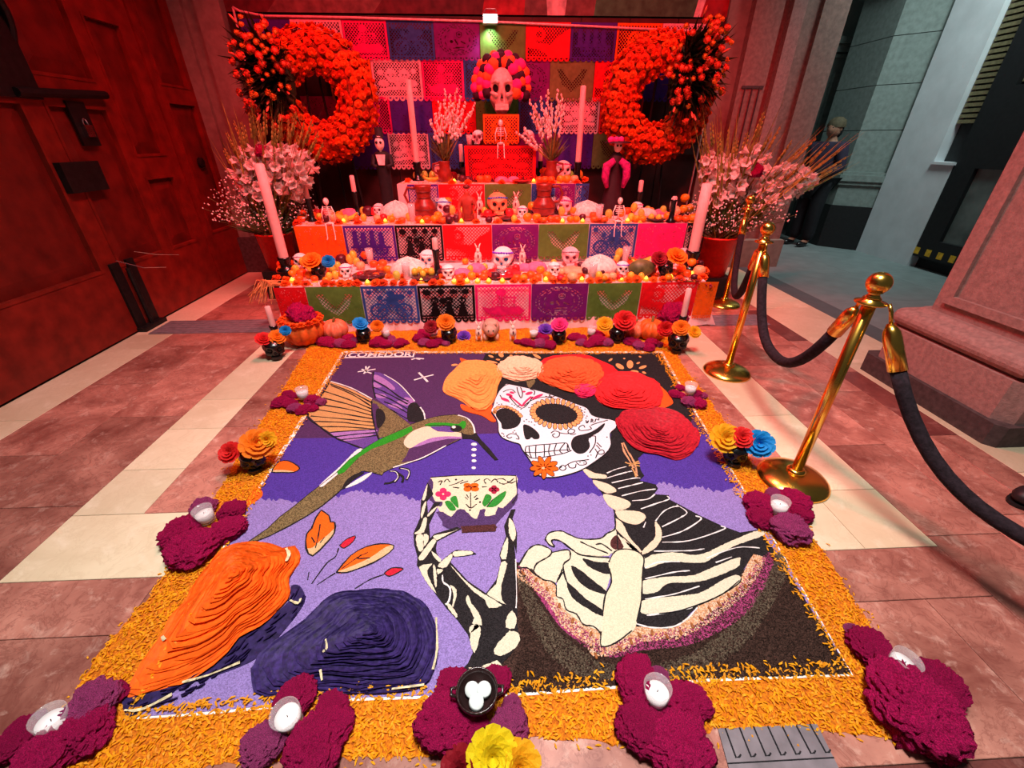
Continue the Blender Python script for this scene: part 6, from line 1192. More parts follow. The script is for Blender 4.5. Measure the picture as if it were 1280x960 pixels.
HEAPS = [(1, 'heap at the left end of the lowest tier', [(T_,379,346,5.5,0), (Y_,372,342,4.5,0), (O_,388,348,4.5,0), (T_,394,352,4,0), (Y_,380,338,4.5,1), (T_,375,352,4.5,0), (O_,366,346,4,0), (Y_,388,339,4,0)]),
 (1, 'heap between the black skull and the dark dish', [(G_,416,342,4.5,0), (G_,423,338,4.5,0), (Y_,412,350,4,0), (Y_,420,349,4.2,0), (O_,428,346,4,0), (P_,428,330,6,0), (Y_,439,330,5,0), (G_,446,333,4.5,0), (T_,458,328,5.2,1), (C_,452,337,5,0), (O_,409,354,4,0), (Y_,443,326,4.5,1)]),
 (1, 'dish before the left loaf', [(Y_,519,348,4.2,.6), (Y_,526,346,4,.6), (O_,533,346,4,.6), (Y_,540,348,4.2,.6), (Y_,530,350,3.8,.6)]),
 (1, 'row behind the marigolds of the lowest tier', [(T_,574,351,4.5,0), (O_,590,349,4.6,0), (T_,605,350,4.6,0), (O_,655,352,4.4,0), (T_,663,348,5,0), (T_,672,351,4.6,0), (T_,690,352,4.4,0), (A_,700,352,4.4,0), (C_,716,352,6,0), (T_,646,351,4.4,0)]),
 (1, 'heap right of the right loaf', [(O_,763,340,5,0), (Y_,748,350,4.6,0), (C_,757,351,4.6,0), (C_,765,350,4.6,0), (O_,755,352,4,0), (A_,775,351,4,0), (Y_,788,350,4.2,0), (O_,794,347,4.2,0), (Y_,800,350,3.8,0), (Y_,773,322,5,.6), (G_,770,328,4,0), (P_,752,344,4,0)]),
 (1, 'heap at the right end of the lowest tier', [(T_,841,345,5,0), (O_,850,341,5,0), (T_,858,346,4.8,0), (C_,873,345,6.5,0), (O_,862,338,4.6,1), (G_,839,330,5,0), (T_,848,334,4.5,.6), (O_,834,351,4.2,0)]),
 (2, 'heap left of the second tier loaf', [(O_,425,273,4.2,0), (T_,446,276,4,0), (Y_,455,277,3.8,0), (A_,468,270,5,0), (P_,461,265,6,0), (C_,472,277,4,0), (O_,490,278,4,0), (T_,503,279,4,0), (Y_,476,268,4,0), (T_,442,270,4.2,0)]),
 (2, 'row before the left clay jug', [(T_,525,279,4.8,0), (T_,534,279,4.8,0), (O_,544,279,4.6,0), (T_,540,272,4.8,.8), (T_,553,280,4.6,0), (A_,528,270,5,0)]),
 (2, 'heap before the sugar skull with the blue icing', [(O_,561,264,4.6,2.2), (P_,560,272,4.6,1), (P_,561,280,4.8,0), (G_,566,272,4.6,.6), (P_,571,278,4.2,0), (Y_,554,270,4.2,0)]),
 (2, 'heap of oranges right of the dark plate', [(O_,659,277,5,0), (O_,665,270,4.8,1.2), (O_,670,277,4.8,0), (T_,680,279,4.2,0), (T_,688,278,4.4,0), (T_,696,278,4.4,0), (A_,678,262,5,0), (A_,681,270,4.6,0), (G_,702,270,4.5,0), (G_,710,268,4.5,0), (O_,716,271,3.8,.8), (O_,713,278,3.8,0), (O_,720,278,3.8,0), (T_,756,279,4,0)]),
 (2, 'heap left of the glass dome dish', [(Y_,787,277,4.2,0), (O_,794,278,4.2,0), (Y_,791,270,4.2,1), (G_,801,272,4.2,0), (O_,803,279,4.2,0), (G_,808,266,4,0), (O_,813,268,4,0), (G_,828,268,4.2,0), (C_,843,268,5,0)]),
 (2, 'heap at the right end of the second tier', [(T_,847,279,4.6,0), (T_,856,280,4.6,0), (O_,865,278,4.8,0), (O_,852,272,4.6,1), (O_,860,271,4.6,1), (O_,853,265,4.8,2.4), (O_,869,276,4.4,0), (C_,844,272,4.2,.6)]),
 (3, 'heap at the left of the third tier', [(P_,578,228,4.2,0), (P_,585,229,4.2,0), (P_,580,221,4.4,1.2), (T_,600,228,4.6,0), (T_,609,228,4.8,0), (T_,604,221,4.2,1), (Y_,563,228,3.6,0), (A_,567,219,4.6,0), (C_,573,216,3.2,0)]),
 (3, 'heap at the right of the third tier', [(O_,656,222,4.6,0), (Y_,666,220,4.2,0), (T_,679,222,4.6,1), (T_,674,229,4.2,0), (T_,681,229,4.4,0), (T_,689,229,4.4,0), (O_,700,229,4.4,0), (O_,708,229,4.6,0), (O_,707,222,4.4,1), (A_,680,216,4.4,0), (G_,713,221,4,0)])]
rq = random.Random(77); used = [(x, y) for k, wh, L in HEAPS for _, x, y, _, _ in L]+[(q[1], q[2]) for q in SKL_]+[(512,343), (748,340), (497,272), (733,270), (628,345), (462,347), (635,276), (401,348), (830,345), (532,272), (679,270), (585,277)]
for k, wh, x0, x1, y0, y1, n in ((1, 'scatter on the lowest tier', 362, 880, 330, 351, 44), (2, 'scatter on the second tier', 376, 866, 265, 279, 40), (3, 'scatter on the third tier', 520, 726, 222, 229, 10)):
    L = []
    for _ in range(900):
        x = rq.uniform(x0, x1); y = rq.uniform(y0, y1)
        if len(L) < n and all(((x-a)/8.5)**2+((y-b)/5.5)**2 > 1 for a, b in used): used.append((x, y)); L.append((rq.choice((O_, T_, T_, Y_, G_, C_, A_, P_)), x, y, rq.uniform(3.6, 4.9), 0))
    HEAPS.append((k, wh, L))
random.seed(31)
for k, wh, L in HEAPS:
    for kd, x, y, r, lf in L: fruit(kd, k, x, y, r, wh, lf)
for key in {(w, h) for _, w, h, _ in FR}:
    L = sorted((x, o) for o, w, h, x in FR if (w, h) == key) if False else sorted([(x, i) for i, (o, w, h, x) in enumerate(FR) if (w, h) == key])
    for j, (x, i) in enumerate(L):
        w = '' if len(L) == 1 else (('left ', 'right ')[j] if len(L) == 2 else (('left ', 'middle ', 'right ')[j] if len(L) == 3 else ORD[j]+' from left '))
        FR[i][0]['label'] = f'{w}{key[0]} in the fruit {key[1]}' if len(L) < 4 else f'{ORD[j]} {key[0]} from left in the {key[1]}'
pm('banana_skin', (244,196,60), .5, var=.12, scale=12)
def bananas(lab, k, x, y, wp, rz):
    b = on(k, x, y); s = mpp(b)*wp; t = thing('banana_bunch', lab, 'bananas', b, rz)
    for i in range(3): MB().tube([(-.5*s, (i-1)*.12*s, .30*s), (-.25*s, (i-1)*.16*s, .13*s), (.1*s, (i-1)*.17*s, .10*s), (.38*s, (i-1)*.13*s, .20*s), (.52*s, (i-1)*.08*s, .36*s)], [.03*s, .09*s, .10*s, .085*s, .03*s], 8).build('banana', 'banana_skin', t, True)
    MB().tube([(-.5*s, 0, .28*s), (-.6*s, 0, .38*s)], .06*s, 7).build('bunch_stem', 'stem', t, True)
bananas('banana bunch at the left of the third tier', 3, 540, 227, 22, .3); bananas('bananas on the second tier behind the left marigolds', 2, 434, 276, 26, -.1); bananas('bananas left of the left loaf of the second tier', 2, 482, 275, 20, .4); bananas('bananas on the right of the lowest tier', 1, 800, 331, 26, .1)
b = on(1, 800, 346); t = thing('watermelon', 'small dark green watermelon on the right of the lowest tier', 'watermelon', b); pm('melon', (92,96,56), .5, var=.35, scale=14); MB().ball((0, 0, .075), .085, 18, 12, 1.35, .9, .9).build('rind', 'melon', t, True); MB().tube([(.10, 0, .09), (.13, 0, .11)], .008, 6).build('stalk', 'stem', t)
# marigold heads and tea lights along the tier edges
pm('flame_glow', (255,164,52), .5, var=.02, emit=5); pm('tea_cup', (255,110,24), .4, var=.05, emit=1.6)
def make_tea():
    t = thing('tea_light', '', 'tea light'); MB().lathe([(.019, 0), (.021, .004), (.0215, .019), (.019, .019), (.018, .012), (0, .012)], 14, cap=False).build('cup', 'tea_cup', t, True); MB().lathe([(.006, .012), (.013, .019), (.012, .027), (.005, .035), (.0, .040)], 10, cap=False).build('led_flame', 'flame_glow', t, True); return t
def make_mari():
    o = obj('marigold_flower', dm(MG_S, 'marigold'), None); tag(o, '', 'flower'); MB().ball((0, 0, .02), .30, 8, 5, 1, 1, .5).build('calyx', 'stem', o, True); return o
random.seed(17)
TEA = {1: [(366,353), (394,352), (460,356), (527,354), (568,355), (584,354), (597,354), (611,355), (628,355), (682,352), (727,352), (776,352), (807,352), (838,349), (864,345)], 2: [(430,279), (482,279), (528,280), (577,279), (703,279), (728,279), (784,279), (800,280), (864,278)], 3: [(568,229), (667,229), (699,229)]}
for k, L in TEA.items():
    for j, (x, y) in enumerate(L): b = on(k, x, y); inst('tea', make_tea, b, 0, 1.15, f'glowing tea light, {ORD[j]} from left on the front edge of the {TW[k]}', f'tea lights on the {TW[k]}')
def mari(k, x, y, rp, wh, grp): b = on(k, x, y); r = rp*mpp(b); inst('mari', make_mari, (b.x, b.y, b.z+.2*r), rj(.5), r, f'orange marigold head {wh}', grp, (rj(.3)+.5, rj(.3)))
teax = {k: [p[0] for p in L] for k, L in TEA.items()}
MC = {}
def mrow(k, pts, wh, grp):
    for j, (x, y, r) in enumerate(sorted(pts)): mari(k, x, y, r, f'{wh}, {ORD[j]} from left', grp)
for k, a, b_, st, y in ((1, 357, 882, 11, 353), (2, 372, 872, 25, 279)):
    x = a; L = []
    while x < b_:
        if all(abs(x-q) > 6 for q in teax[k]): L.append((x, y+(2 if k == 1 and x < 620 else 0)-(x-620)*.006, (6.2 if k == 1 else 5.4)+rj(.8)))
        x += st+rj(2.5)
    mrow(k, L, f'in the front edge row of the {TW[k]}', f'marigold row on the {TW[k]}')
x = 470; L = []
while x < 850:
    if all(abs(x-q) > 7 for q in (628, 512, 748, 532, 561, 692)): L.append((x, 347-(x-620)*.006, 5.6+rj(.7)))
    x += 15+rj(3)
mrow(1, L, 'in the second row of the lowest tier', 'second marigold row on the lowest tier')
mrow(3, [(x, y, 5.0) for x, y in ((510,228), (585,230), (593,222), (627,231), (690,230), (721,230), (731,226), (565,232), (645,232))], 'on the third tier', 'marigolds on the third tier')
mrow(2, [(x, y, 5.5) for x, y in ((375,268), (384,275), (400,276))], 'at the left corner of the second tier', 'marigolds at the second tier corner')
mrow(1, [(x+6, y, 6.5) for x, y in ((356,330), (346,338), (372,326), (340,350), (352,352), (363,340), (346,326), (366,356))], 'heaped at the left end of the lowest tier', 'marigolds at the left end of the lowest tier')
mrow(1, [(x-6, y, 6.5) for x, y in ((878,332), (886,340), (870,326), (884,348), (876,352), (842,322))], 'heaped at the right end of the lowest tier', 'marigolds at the right end of the lowest tier')
# loose petals strewn over the tier tops
random.seed(51)
for k, x0, x1, y0, y1, n in ((1, -1.74, 1.78, T1Y+.005, T1Y+.5, 2600), (2, -1.8, 1.9, T2Y+.005, T2Y+.35, 1800), (3, -.95, .94, T3Y+.005, T3Y+.2, 700)):
    mbp = MB()
    for i in range(n):
        x = random.uniform(x0, x1); y = y0+(y1-y0)*random.random()**1.6; a = random.random()*6.28; ca, sa = math.cos(a)*.011, math.sin(a)*.011; z = TZ[k]+.002+random.random()*.006
        mbp.add([(x-ca, y-sa, z), (x-sa*.4, y+ca*.4, z+.003), (x+ca, y+sa, z+.004*random.random()), (x+sa*.4, y-ca*.4, z+.003)], [(0, 1, 2), (0, 2, 3)])
    tag(mbp.build('strewn_petals', 'petal_orange'), f'loose orange petals strewn over the {TW[k]}', 'petals', kind='stuff')
t2 = [(606,181), (618,181), (632,182), (642,181)]
mrow(4, [(x, y, 4.2) for x, y in t2], 'at the foot of the orange box', 'marigolds at the foot of the orange box')
# black skulls of the lowest tier
black_skull('black skull with orange and blue paper flowers on the lowest tier', 401, 348, 11, [(-.2, .30, .72, 'pf_orange'), (.62, .22, .5, 'pf_blue')], .1, T1Z)
black_skull('black skull with orange and wine paper flowers on the lowest tier', 830, 345, 11, [(.42, .42, .78, 'pf_orange'), (-.45, .25, .6, 'pf_wine')], -.1, T1Z)
# rabbits, pig, violet papers
pm('plaster', (244,214,200), .6, var=.08); pm('plaster_line', (120,50,60), .6); pm('piggy', (196,150,130), .6, var=.15, scale=16); pm('snout', (210,110,100), .6)
def make_rabbit():
    t = thing('rabbit_figure', '', 'figurine'); MB().lathe([(.07, .30), (.17, .36), (.19, .50), (.15, .66), (.09, .74), (.0, .76)], 14, cap=False, sy=.7).build('body', 'plaster', t, True)
    MB().ball((0, -.02, .78), .11, 12, 8, .85, .9, 1.1).build('head', 'plaster', t, True)
    for s in (-1, 1):
        MB().tube([(s*.04, 0, .84), (s*.07, .0, .98), (s*.14, .02, 1.12)], [.035, .04, .02], 7).build('ear', 'plaster', t, True); MB().tube([(s*.11, -.02, .42), (s*.125, -.02, .2), (s*.12, -.03, 0)], [.06, .045, .05], 7).build('leg', 'plaster', t, True)
    MB().ball((0, -.125, .52), .045, 8, 6, 1, .3, 2.2).build('painted_mark', 'plaster_line', t, True); return t
for k, x, y, h, wh in ((1, 598, 333, 27, 'left of the largest sugar skull'), (1, 653, 332, 25, 'right of the largest sugar skull'), (2, 600, 266, 26, 'left of the orange sugar skull'), (2, 645, 266, 26, 'right of the orange sugar skull'), (3, 603, 222, 24, 'before the left of the small upper box'), (3, 649, 222, 24, 'before the right of the small upper box'), (0, 599, 427, 26, 'on the floor left of the pig'), (0, 641, 427, 27, 'on the floor right of the pig')):
    b = on(k, x, y); inst('rabbit', make_rabbit, b, rj(.4), h*mpp(b)*.92, f'pale plaster rabbit figure {wh}', 'plaster rabbits')
b = atz(614, 424); s = mpp(b)*18; t = thing('pig_figure', 'brown plaster pig facing forward on the floor before the altar', 'figurine', b); MB().ball((0, .25*s, .78*s), .72*s, 18, 12, .85, 1.15, .85).build('body', 'piggy', t, True); MB().ball((0, -.42*s, .82*s), .44*s, 16, 10, 1, .9, 1).build('head', 'piggy', t, True); MB().lathe([(0, 0), (.17*s, 0), (.19*s, .12*s), (0, .14*s)], 14, cap=False).xf(Matrix.Translation((0, -.80*s, .72*s)) @ Matrix.Rotation(-PI/2, 4, 'X')).build('snout', 'snout', t, True)
for sx in (-1, 1):
    MB().tube([(sx*.25*s, -.3*s, 1.1*s), (sx*.40*s, -.32*s, 1.36*s)], [.14*s, .03*s], 7).build('ear', 'piggy', t, True); MB().ball((sx*.16*s, -.78*s, .95*s), .05*s, 8, 6).build('eye', 'black_gloss', t, True)
    for yy in (-.3, .7): MB().tube([(sx*.36*s, yy*s, .5*s), (sx*.38*s, yy*s, 0)], [.2*s, .15*s], 8).build('leg', 'piggy', t, True)
for lab, x, y, r in (('violet paper flower on the petals left of the pig', 580, 423, 9), ('violet paper flower behind the pink flowered skull', 682, 416, 11)):
    b = atz(x, y); o = obj('violet_paper', PF.copy(), 'pf_violet', None, False, (b.x, b.y, .015)); o.scale = (r*mpp(b),)*3; o.rotation_euler = (.5, 0, 0); tag(o, lab, 'paper flower')
# seated skeletons with legs over the tier edge, and the clay man
pm('bone', (244,214,206), .6, var=.08)
def skel_fig(lab, k, x, y, hp, legs=True):
    b = on(k, x, y); b.y = TYr[k][0]-.02; b = Vector((aty(x, y, b.y).x, b.y, TZ[k])); s = hp*mpp(b); t = thing('skeleton_figure', lab, 'figurine', b)
    MB().ball((0, 0, .92*s), .13*s, 12, 9, .85, .95, 1.1).build('skull', 'bone', t, True); MB().tube([(0, .02*s, .05*s), (0, .05*s, .4*s), (0, 0, .8*s)], .028*s, 7).build('spine', 'bone', t, True)
    rb = MB()
    for i in range(5):
        z = (.42+.075*i)*s; w = (.13+.03*math.sin(i))*s; rb.tube([(math.cos(a)*w, -.02*s+math.sin(a)*.09*s, z) for a in [2*PI*j/12 for j in range(13)]], .014*s, 5)
    rb.build('rib_cage', 'bone', t, True); MB().ball((0, 0, .08*s), .13*s, 10, 6, 1.2, .8, .5).build('pelvis', 'bone', t, True)
    for sx in (-1, 1):
        MB().tube([(sx*.16*s, 0, .74*s), (sx*.26*s, -.02*s, .48*s), (sx*.24*s, -.06*s, .18*s)], [.026*s, .022*s, .02*s], 6).build('arm', 'bone', t, True)
        MB().tube([(sx*.09*s, -.02*s, .08*s), (sx*.14*s, -.14*s, .10*s), (sx*.16*s, -.17*s, -.30*s), (sx*.16*s, -.19*s, -.48*s), (sx*.17*s, -.27*s, -.52*s)], [.03*s, .03*s, .022*s, .02*s, .026*s], 6).build('leg', 'bone', t, True)
    return t
skel_fig('little skeleton sitting over the left edge of the second tier', 2, 413, 280, 30); skel_fig('little skeleton sitting over the right edge of the second tier', 2, 772, 280, 28); skel_fig('tiny skeleton sitting on the small upper box below the big skull', 4, 626, 182, 26)
def skinfig(name, J, E_, rad, m, par, sub=1, loc=None):
    me = bpy.data.meshes.new(name); me.from_pydata(J, E_, []); me.update(); o = obj(name, me, m, par, True, loc); md = o.modifiers.new('skin', 'SKIN'); md.use_smooth_shade = True; md.use_x_symmetry = False
    for i, r in enumerate(rad): me.skin_vertices[0].data[i].radius = (r, r) if not isinstance(r, tuple) else r
    me.skin_vertices[0].data[0].use_root = True; sd = o.modifiers.new('sub', 'SUBSURF'); sd.levels = sub; sd.render_levels = sub; return o
b = on(2, 585, 277); s = 44*mpp(b); t = thing('clay_man', 'red clay seated man figure on the second tier', 'figurine', b)
pm('clay_man_m', (150,56,42), .5, var=.15, scale=20)
J = [(0, .02, .18), (0, .02, .40), (0, 0, .60), (0, 0, .70), (0, -.02, .82), (-.16, 0, .58), (-.24, -.04, .36), (-.20, -.14, .18), (.16, 0, .58), (.26, -.06, .40), (.18, -.16, .30), (-.12, -.02, .10), (-.20, -.16, .26), (-.20, -.20, .03), (.12, -.02, .10), (.22, -.14, .24), (.22, -.20, .03)]
skinfig('body', [(x*s, y*s, z*s) for x, y, z in J], [(0,1),(1,2),(2,3),(3,4),(2,5),(5,6),(6,7),(2,8),(8,9),(9,10),(0,11),(11,12),(12,13),(0,14),(14,15),(15,16)], [r*s for r in (.14, .13, .12, .06, .10, .07, .05, .045, .07, .05, .045, .08, .065, .05, .08, .065, .05)], 'clay_man_m', t); MB().ball((0, .02*s, .90*s), .10*s, 12, 8, 1.05, 1, .6).build('hair', 'clay_band', t, True)
# dolls standing behind the second tier food
pm('suit', (20,14,20), .7, var=.2); pm('boa', (170,20,110), .8, var=.25, scale=40, bump=.6, bscale=80); pm('shirt', (232,204,204), .7); pm('rosewood', (44,10,22), .6)
b = on(2, 487, 266); t = thing('gentleman_doll', 'skeleton gentleman doll in black suit and top hat by the left wreath', 'doll', b); s = mpp(b); zz = lambda y: topz(b, 481, y)-b.z
MB().lathe([(.055, 0), (.06, .1), (.07, zz(205)), (.085, zz(194)), (.06, zz(190)), (.02, zz(188))], 18, sy=.7).build('suit', 'suit', t, True); MB().ball((0, -.03, zz(179)), .05, 16, 10, .9, .9, 1.25).build('skull_head', 'bone', t, True); MB().lathe([(.068, 0), (.068, .006), (.04, .008), (.038, .085), (.0, .087)], 18, c=(0, 0, zz(172)), cap=False).build('top_hat', 'suit', t, True); MB().tube([(0, -.02, zz(186)), (0, -.03, zz(192))], .012, 7).build('neck', 'bone', t, True)
MB().prism([(-.03, zz(206)), (.03, zz(206)), (.045, zz(193)), (-.045, zz(193))], .058, .064).xf(Matrix.Rotation(PI/2, 4, 'X')).build('shirt_front', 'shirt', t)
for sx in (-1, 1): MB().tube([(sx*.07, 0, zz(194)), (sx*.095, -.02, zz(206)), (sx*.05, -.07, zz(208))], [.028, .024, .018], 8).build('sleeve', 'suit', t, True); MB().ball((sx*.019, -.072, zz(178)), .013, 8, 6, 1, .5, 1).build('eye_socket', 'black_matte', t, True)
b = on(2, 763, 266); t = thing('lady_doll', 'skeleton lady doll with dark feathered hat and purple boa by the right wreath', 'doll', b); zz = lambda y: topz(b, 763, y)-b.z
MB().lathe([(.13, 0), (.12, .06), (.075, zz(225)), (.05, zz(210)), (.07, zz(197)), (.03, zz(190))], 20, sy=.8).build('gown', 'rosewood', t, True); MB().ball((0, -.02, zz(183)), .045, 14, 10, .9, .9, 1.2).build('skull_head', 'bone', t, True); MB().tube([(0, 0, zz(195)), (0, -.01, zz(187))], .014, 7).build('neck', 'bone', t, True)
MB().lathe([(.13, 0), (.125, .012), (.06, .02), (.05, .06), (0, .07)], 22, c=(0, 0, zz(179)), cap=False).build('hat', 'rosewood', t, True)
for i in range(3): o = obj('hat_flower', dm(pomM, 'pom_pink'), None, t, True, (-.09+.05*i, -.06, zz(175))); o.scale = (.03,)*3
for sx in (-1, 1): MB().tube([(sx*.03, -.05, zz(200)), (sx*.10, -.05, zz(207)), (sx*.11, -.06, zz(220)), (sx*.08, -.06, zz(234))], [.03, .045, .04, .02], 9).build('boa', 'boa', t, True); MB().ball((sx*.016, -.058, zz(182)), .011, 8, 6, 1, .5, 1).build('eye_socket', 'black_matte', t, True)
# straw and berry trims at the ends of the lowest tier
pm('straw', (232,150,90), .8, var=.2); b = on(1, 352, 356); t = thing('straw_bunch', 'loose straw hanging over the left corner of the lowest tier', 'straw', b); random.seed(9); mb = MB()
for i in range(46): a = random.uniform(2.4, 5.0); L_ = random.uniform(.08, .22); mb.tube([(rj(.06)-.03, rj(.05)-.02, .02+rj(.015)), (math.cos(a)*L_*.6-.05, -.05+math.sin(a)*.02, .03+rj(.03)), (math.cos(a)*L_-.06, -.08-rj(.03), -.02-random.random()*.12)], .0024, 4)
tag(mb.build('straws', 'straw', t), kind='stuff')
pm('berry', (150,40,50), .4, rnd=.2); b = on(1, 868, 353); t = thing('berry_garland', 'garland of dark berries and leaves at the right corner of the lowest tier', 'garland', b); MB().tube([(-.20, 0, .01), (-.05, -.03, .0), (.08, -.03, -.02), (.14, .02, -.05)], .008, 6).build('vine', 'stem', t, True)
for i in range(40): u = random.random(); o = MB().ball((0, 0, 0), .0085, 7, 5).build('berry', 'berry', t, True, (-.20+.34*u+rj(.02), -.03+rj(.03), .012-.05*u*u+rj(.018)))
# ------------------------------------------------------------------ marigold wreaths
pm('leaf_dark', (44,54,28), .6, var=.3, scale=30, transl=.1); pm('rosebud', (246,104,66), .6, var=.2, scale=30, rnd=.15, transl=.15); pm('rosebud_light', (250,160,60), .6, var=.2, scale=30, rnd=.1, transl=.15); pm('lily_bud', (232,120,90), .6, var=.2, rnd=.1); pm('wreath_core', (150,50,14), .9, var=.3, scale=40)
def bud_mesh():
    mb = MB().ball((0, 0, .1), .62, 10, 7, 1, 1, 1.05)
    for l in range(2):
        for i in range(5):
            a = 2*PI*(i+.5*l)/5; ca, sa = math.cos(a), math.sin(a); r = .62+.2*l
            mb.add([(ca*.2, sa*.2, -.5), (ca*r-sa*.42, sa*r+ca*.42, .0), (ca*r+sa*.42, sa*r-ca*.42, .0), (ca*r*1.02-sa*.3, sa*r*1.02+ca*.3, .75-.3*l), (ca*r*1.02+sa*.3, sa*r*1.02-ca*.3, .75-.3*l), (ca*r*1.25, sa*r*1.25, .5-.3*l)], [(0, 2, 1), (1, 2, 4, 3), (1, 3, 5), (2, 5, 4)])
    return mb.mesh('rosebud')
BUD = bud_mesh(); LBUD = MB().tube([(0, 0, -1), (0, 0, -.2), (0, 0, .7), (0, 0, 1.3)], [.10, .32, .36, .06], 8).mesh('lily_bud')
def wreath(lab, cx, cz, side, clus, seedn):
    random.seed(seedn); Y = 5.16; t = thing('marigold_wreath', lab, 'wreath', (cx, Y, cz)); RM, rm = .385, .178
    core = MB(); V = []; Fc = []; n, m = 40, 12
    for i in range(n):
        a = 2*PI*i/n
        for j in range(m): b = 2*PI*j/m; r = RM+rm*.86*math.cos(b); V.append((r*math.cos(a), -rm*.62*math.sin(b), r*math.sin(a)))
    for i in range(n):
        for j in range(m): Fc.append((i*m+j, i*m+(j+1) % m, ((i+1) % n)*m+(j+1) % m, ((i+1) % n)*m+j))
    core.add(V, Fc).build('straw_core', 'wreath_core', t, True)
    pts = []; ccx, ccz = clus[0]-cx, clus[1]-cz; tries = 0; sp = .060
    while tries < 16000 and len(pts) < 520:
        tries += 1; a = random.random()*2*PI; b = random.uniform(-.35, PI+.35); r = RM+rm*math.cos(b)
        if random.random() > r/(RM+rm): continue
        p = Vector((r*math.cos(a), -rm*.70*math.sin(b), r*math.sin(a)))
        if ((p.x-ccx)/.20)**2+((p.z-ccz)/.33)**2 < 1: continue
        if any((p-q[0]).length < sp for q in pts): continue
        nn = Vector((math.cos(b)*math.cos(a), -math.sin(b)*1.0, math.cos(b)*math.sin(a))).normalized(); pts.append((p, nn))
    rest = MB(); pts.sort(key=lambda q: -q[1].dot(Vector((0, -1, 0))))
    for i, (p, nn) in enumerate(pts):
        q = (nn+Vector((rj(.25), rj(.25), rj(.25)))).to_track_quat('Z', 'Y'); s = .041+rj(.004)
        if i < 300: o = obj('marigold_head', dm(MG_S, 'marigold'), None, t, False, p); o.rotation_mode = 'QUATERNION'; o.rotation_quaternion = q; o.scale = (s, s, s)
        else:
            M4 = Matrix.LocRotScale(p, q, (s, s, s)); rest.add([M4 @ v.co for v in MG_S.vertices], [tuple(f.vertices) for f in MG_S.polygons])
    if rest.v: tag(rest.build('side_marigold_heads', 'marigold', t), kind='stuff')
    # spray of roses, buds and blades
    fo = MB()
    for i in range(760):
        a = random.random()*2*PI; e = random.uniform(.05, 1.2); d = Vector((math.cos(a)*math.sin(e)*.72, -math.cos(e), math.sin(a)*math.sin(e)*1.15)).normalized(); L_ = random.uniform(.20, .46)*(.72 if abs(d.x) > .6 else 1)
        c = Vector((ccx+rj(.10), -.06, ccz+rj(.16))); w = d.cross(Vector((rj(1), rj(1), rj(1)))).normalized()*random.uniform(.010, .022); k = c+d*L_*.5+Vector((0, 0, .02)); e_ = c+d*L_+Vector((0, 0, -.03*random.random()))
        fo.add([c, k+w, k-w, e_], [(0, 1, 2), (1, 3, 2)])
    fo.ball((ccx, -.05, ccz), .22, 12, 8, .9, .6, 1.5)
    tag(fo.build('foliage', 'leaf_dark', t), kind='stuff')
    for i in range(84):
        for _ in range(30):
            x = rj(.29); z = rj(.44)
            if (x/.29)**2+(z/.44)**2 < 1: break
        y = -.34*(1-(x/.3)**2*.5-(z/.5)**2*.5)-.03+rj(.04); k = i % 3; me, ma = ((BUD, 'rosebud'), (BUD, 'rosebud_light'), (LBUD, 'lily_bud'))[0 if i % 5 < 2 else (1 if i % 5 < 4 else 2)]
        d = Vector((x*1.6, -.6, z*1.4)).normalized(); o = obj('rose' if me is BUD else 'lily_bud', dm(me, ma), None, t, me is LBUD, (ccx+x, -.05+y, ccz+z)); o.rotation_mode = 'QUATERNION'; o.rotation_quaternion = d.to_track_quat('Z', 'Y'); s = (.036 if ma == 'rosebud' else .026)+rj(.005); o.scale = (s, s, s*1.05)
        if ma == 'lily_bud': o.scale = (.03, .03, .045)
    for sx in (-1, 1): MB().tube([(sx*.12, .10, .30), (sx*.30, .16, -cz+.01)], .013, 6).build('easel_leg', 'iron', t)
    MB().tube([(0, .12, .34), (0, .34, -cz+.01)], .013, 6).build('easel_leg', 'iron', t); MB().tube([(-.26, .13, -.35), (.26, .13, -.35)], .012, 6).build('easel_bar', 'iron', t); return t
cl = aty(336, 95, 5.0); cr = aty(868, 92, 5.0)
wreath('left wreath of red orange marigolds with rose spray on its left', -1.70, 1.815, -1, (cl.x+.0, cl.z), 41); wreath('right wreath of red orange marigolds with rose spray on its right', 1.74, 1.80, 1, (cr.x-.01, cr.z), 42)
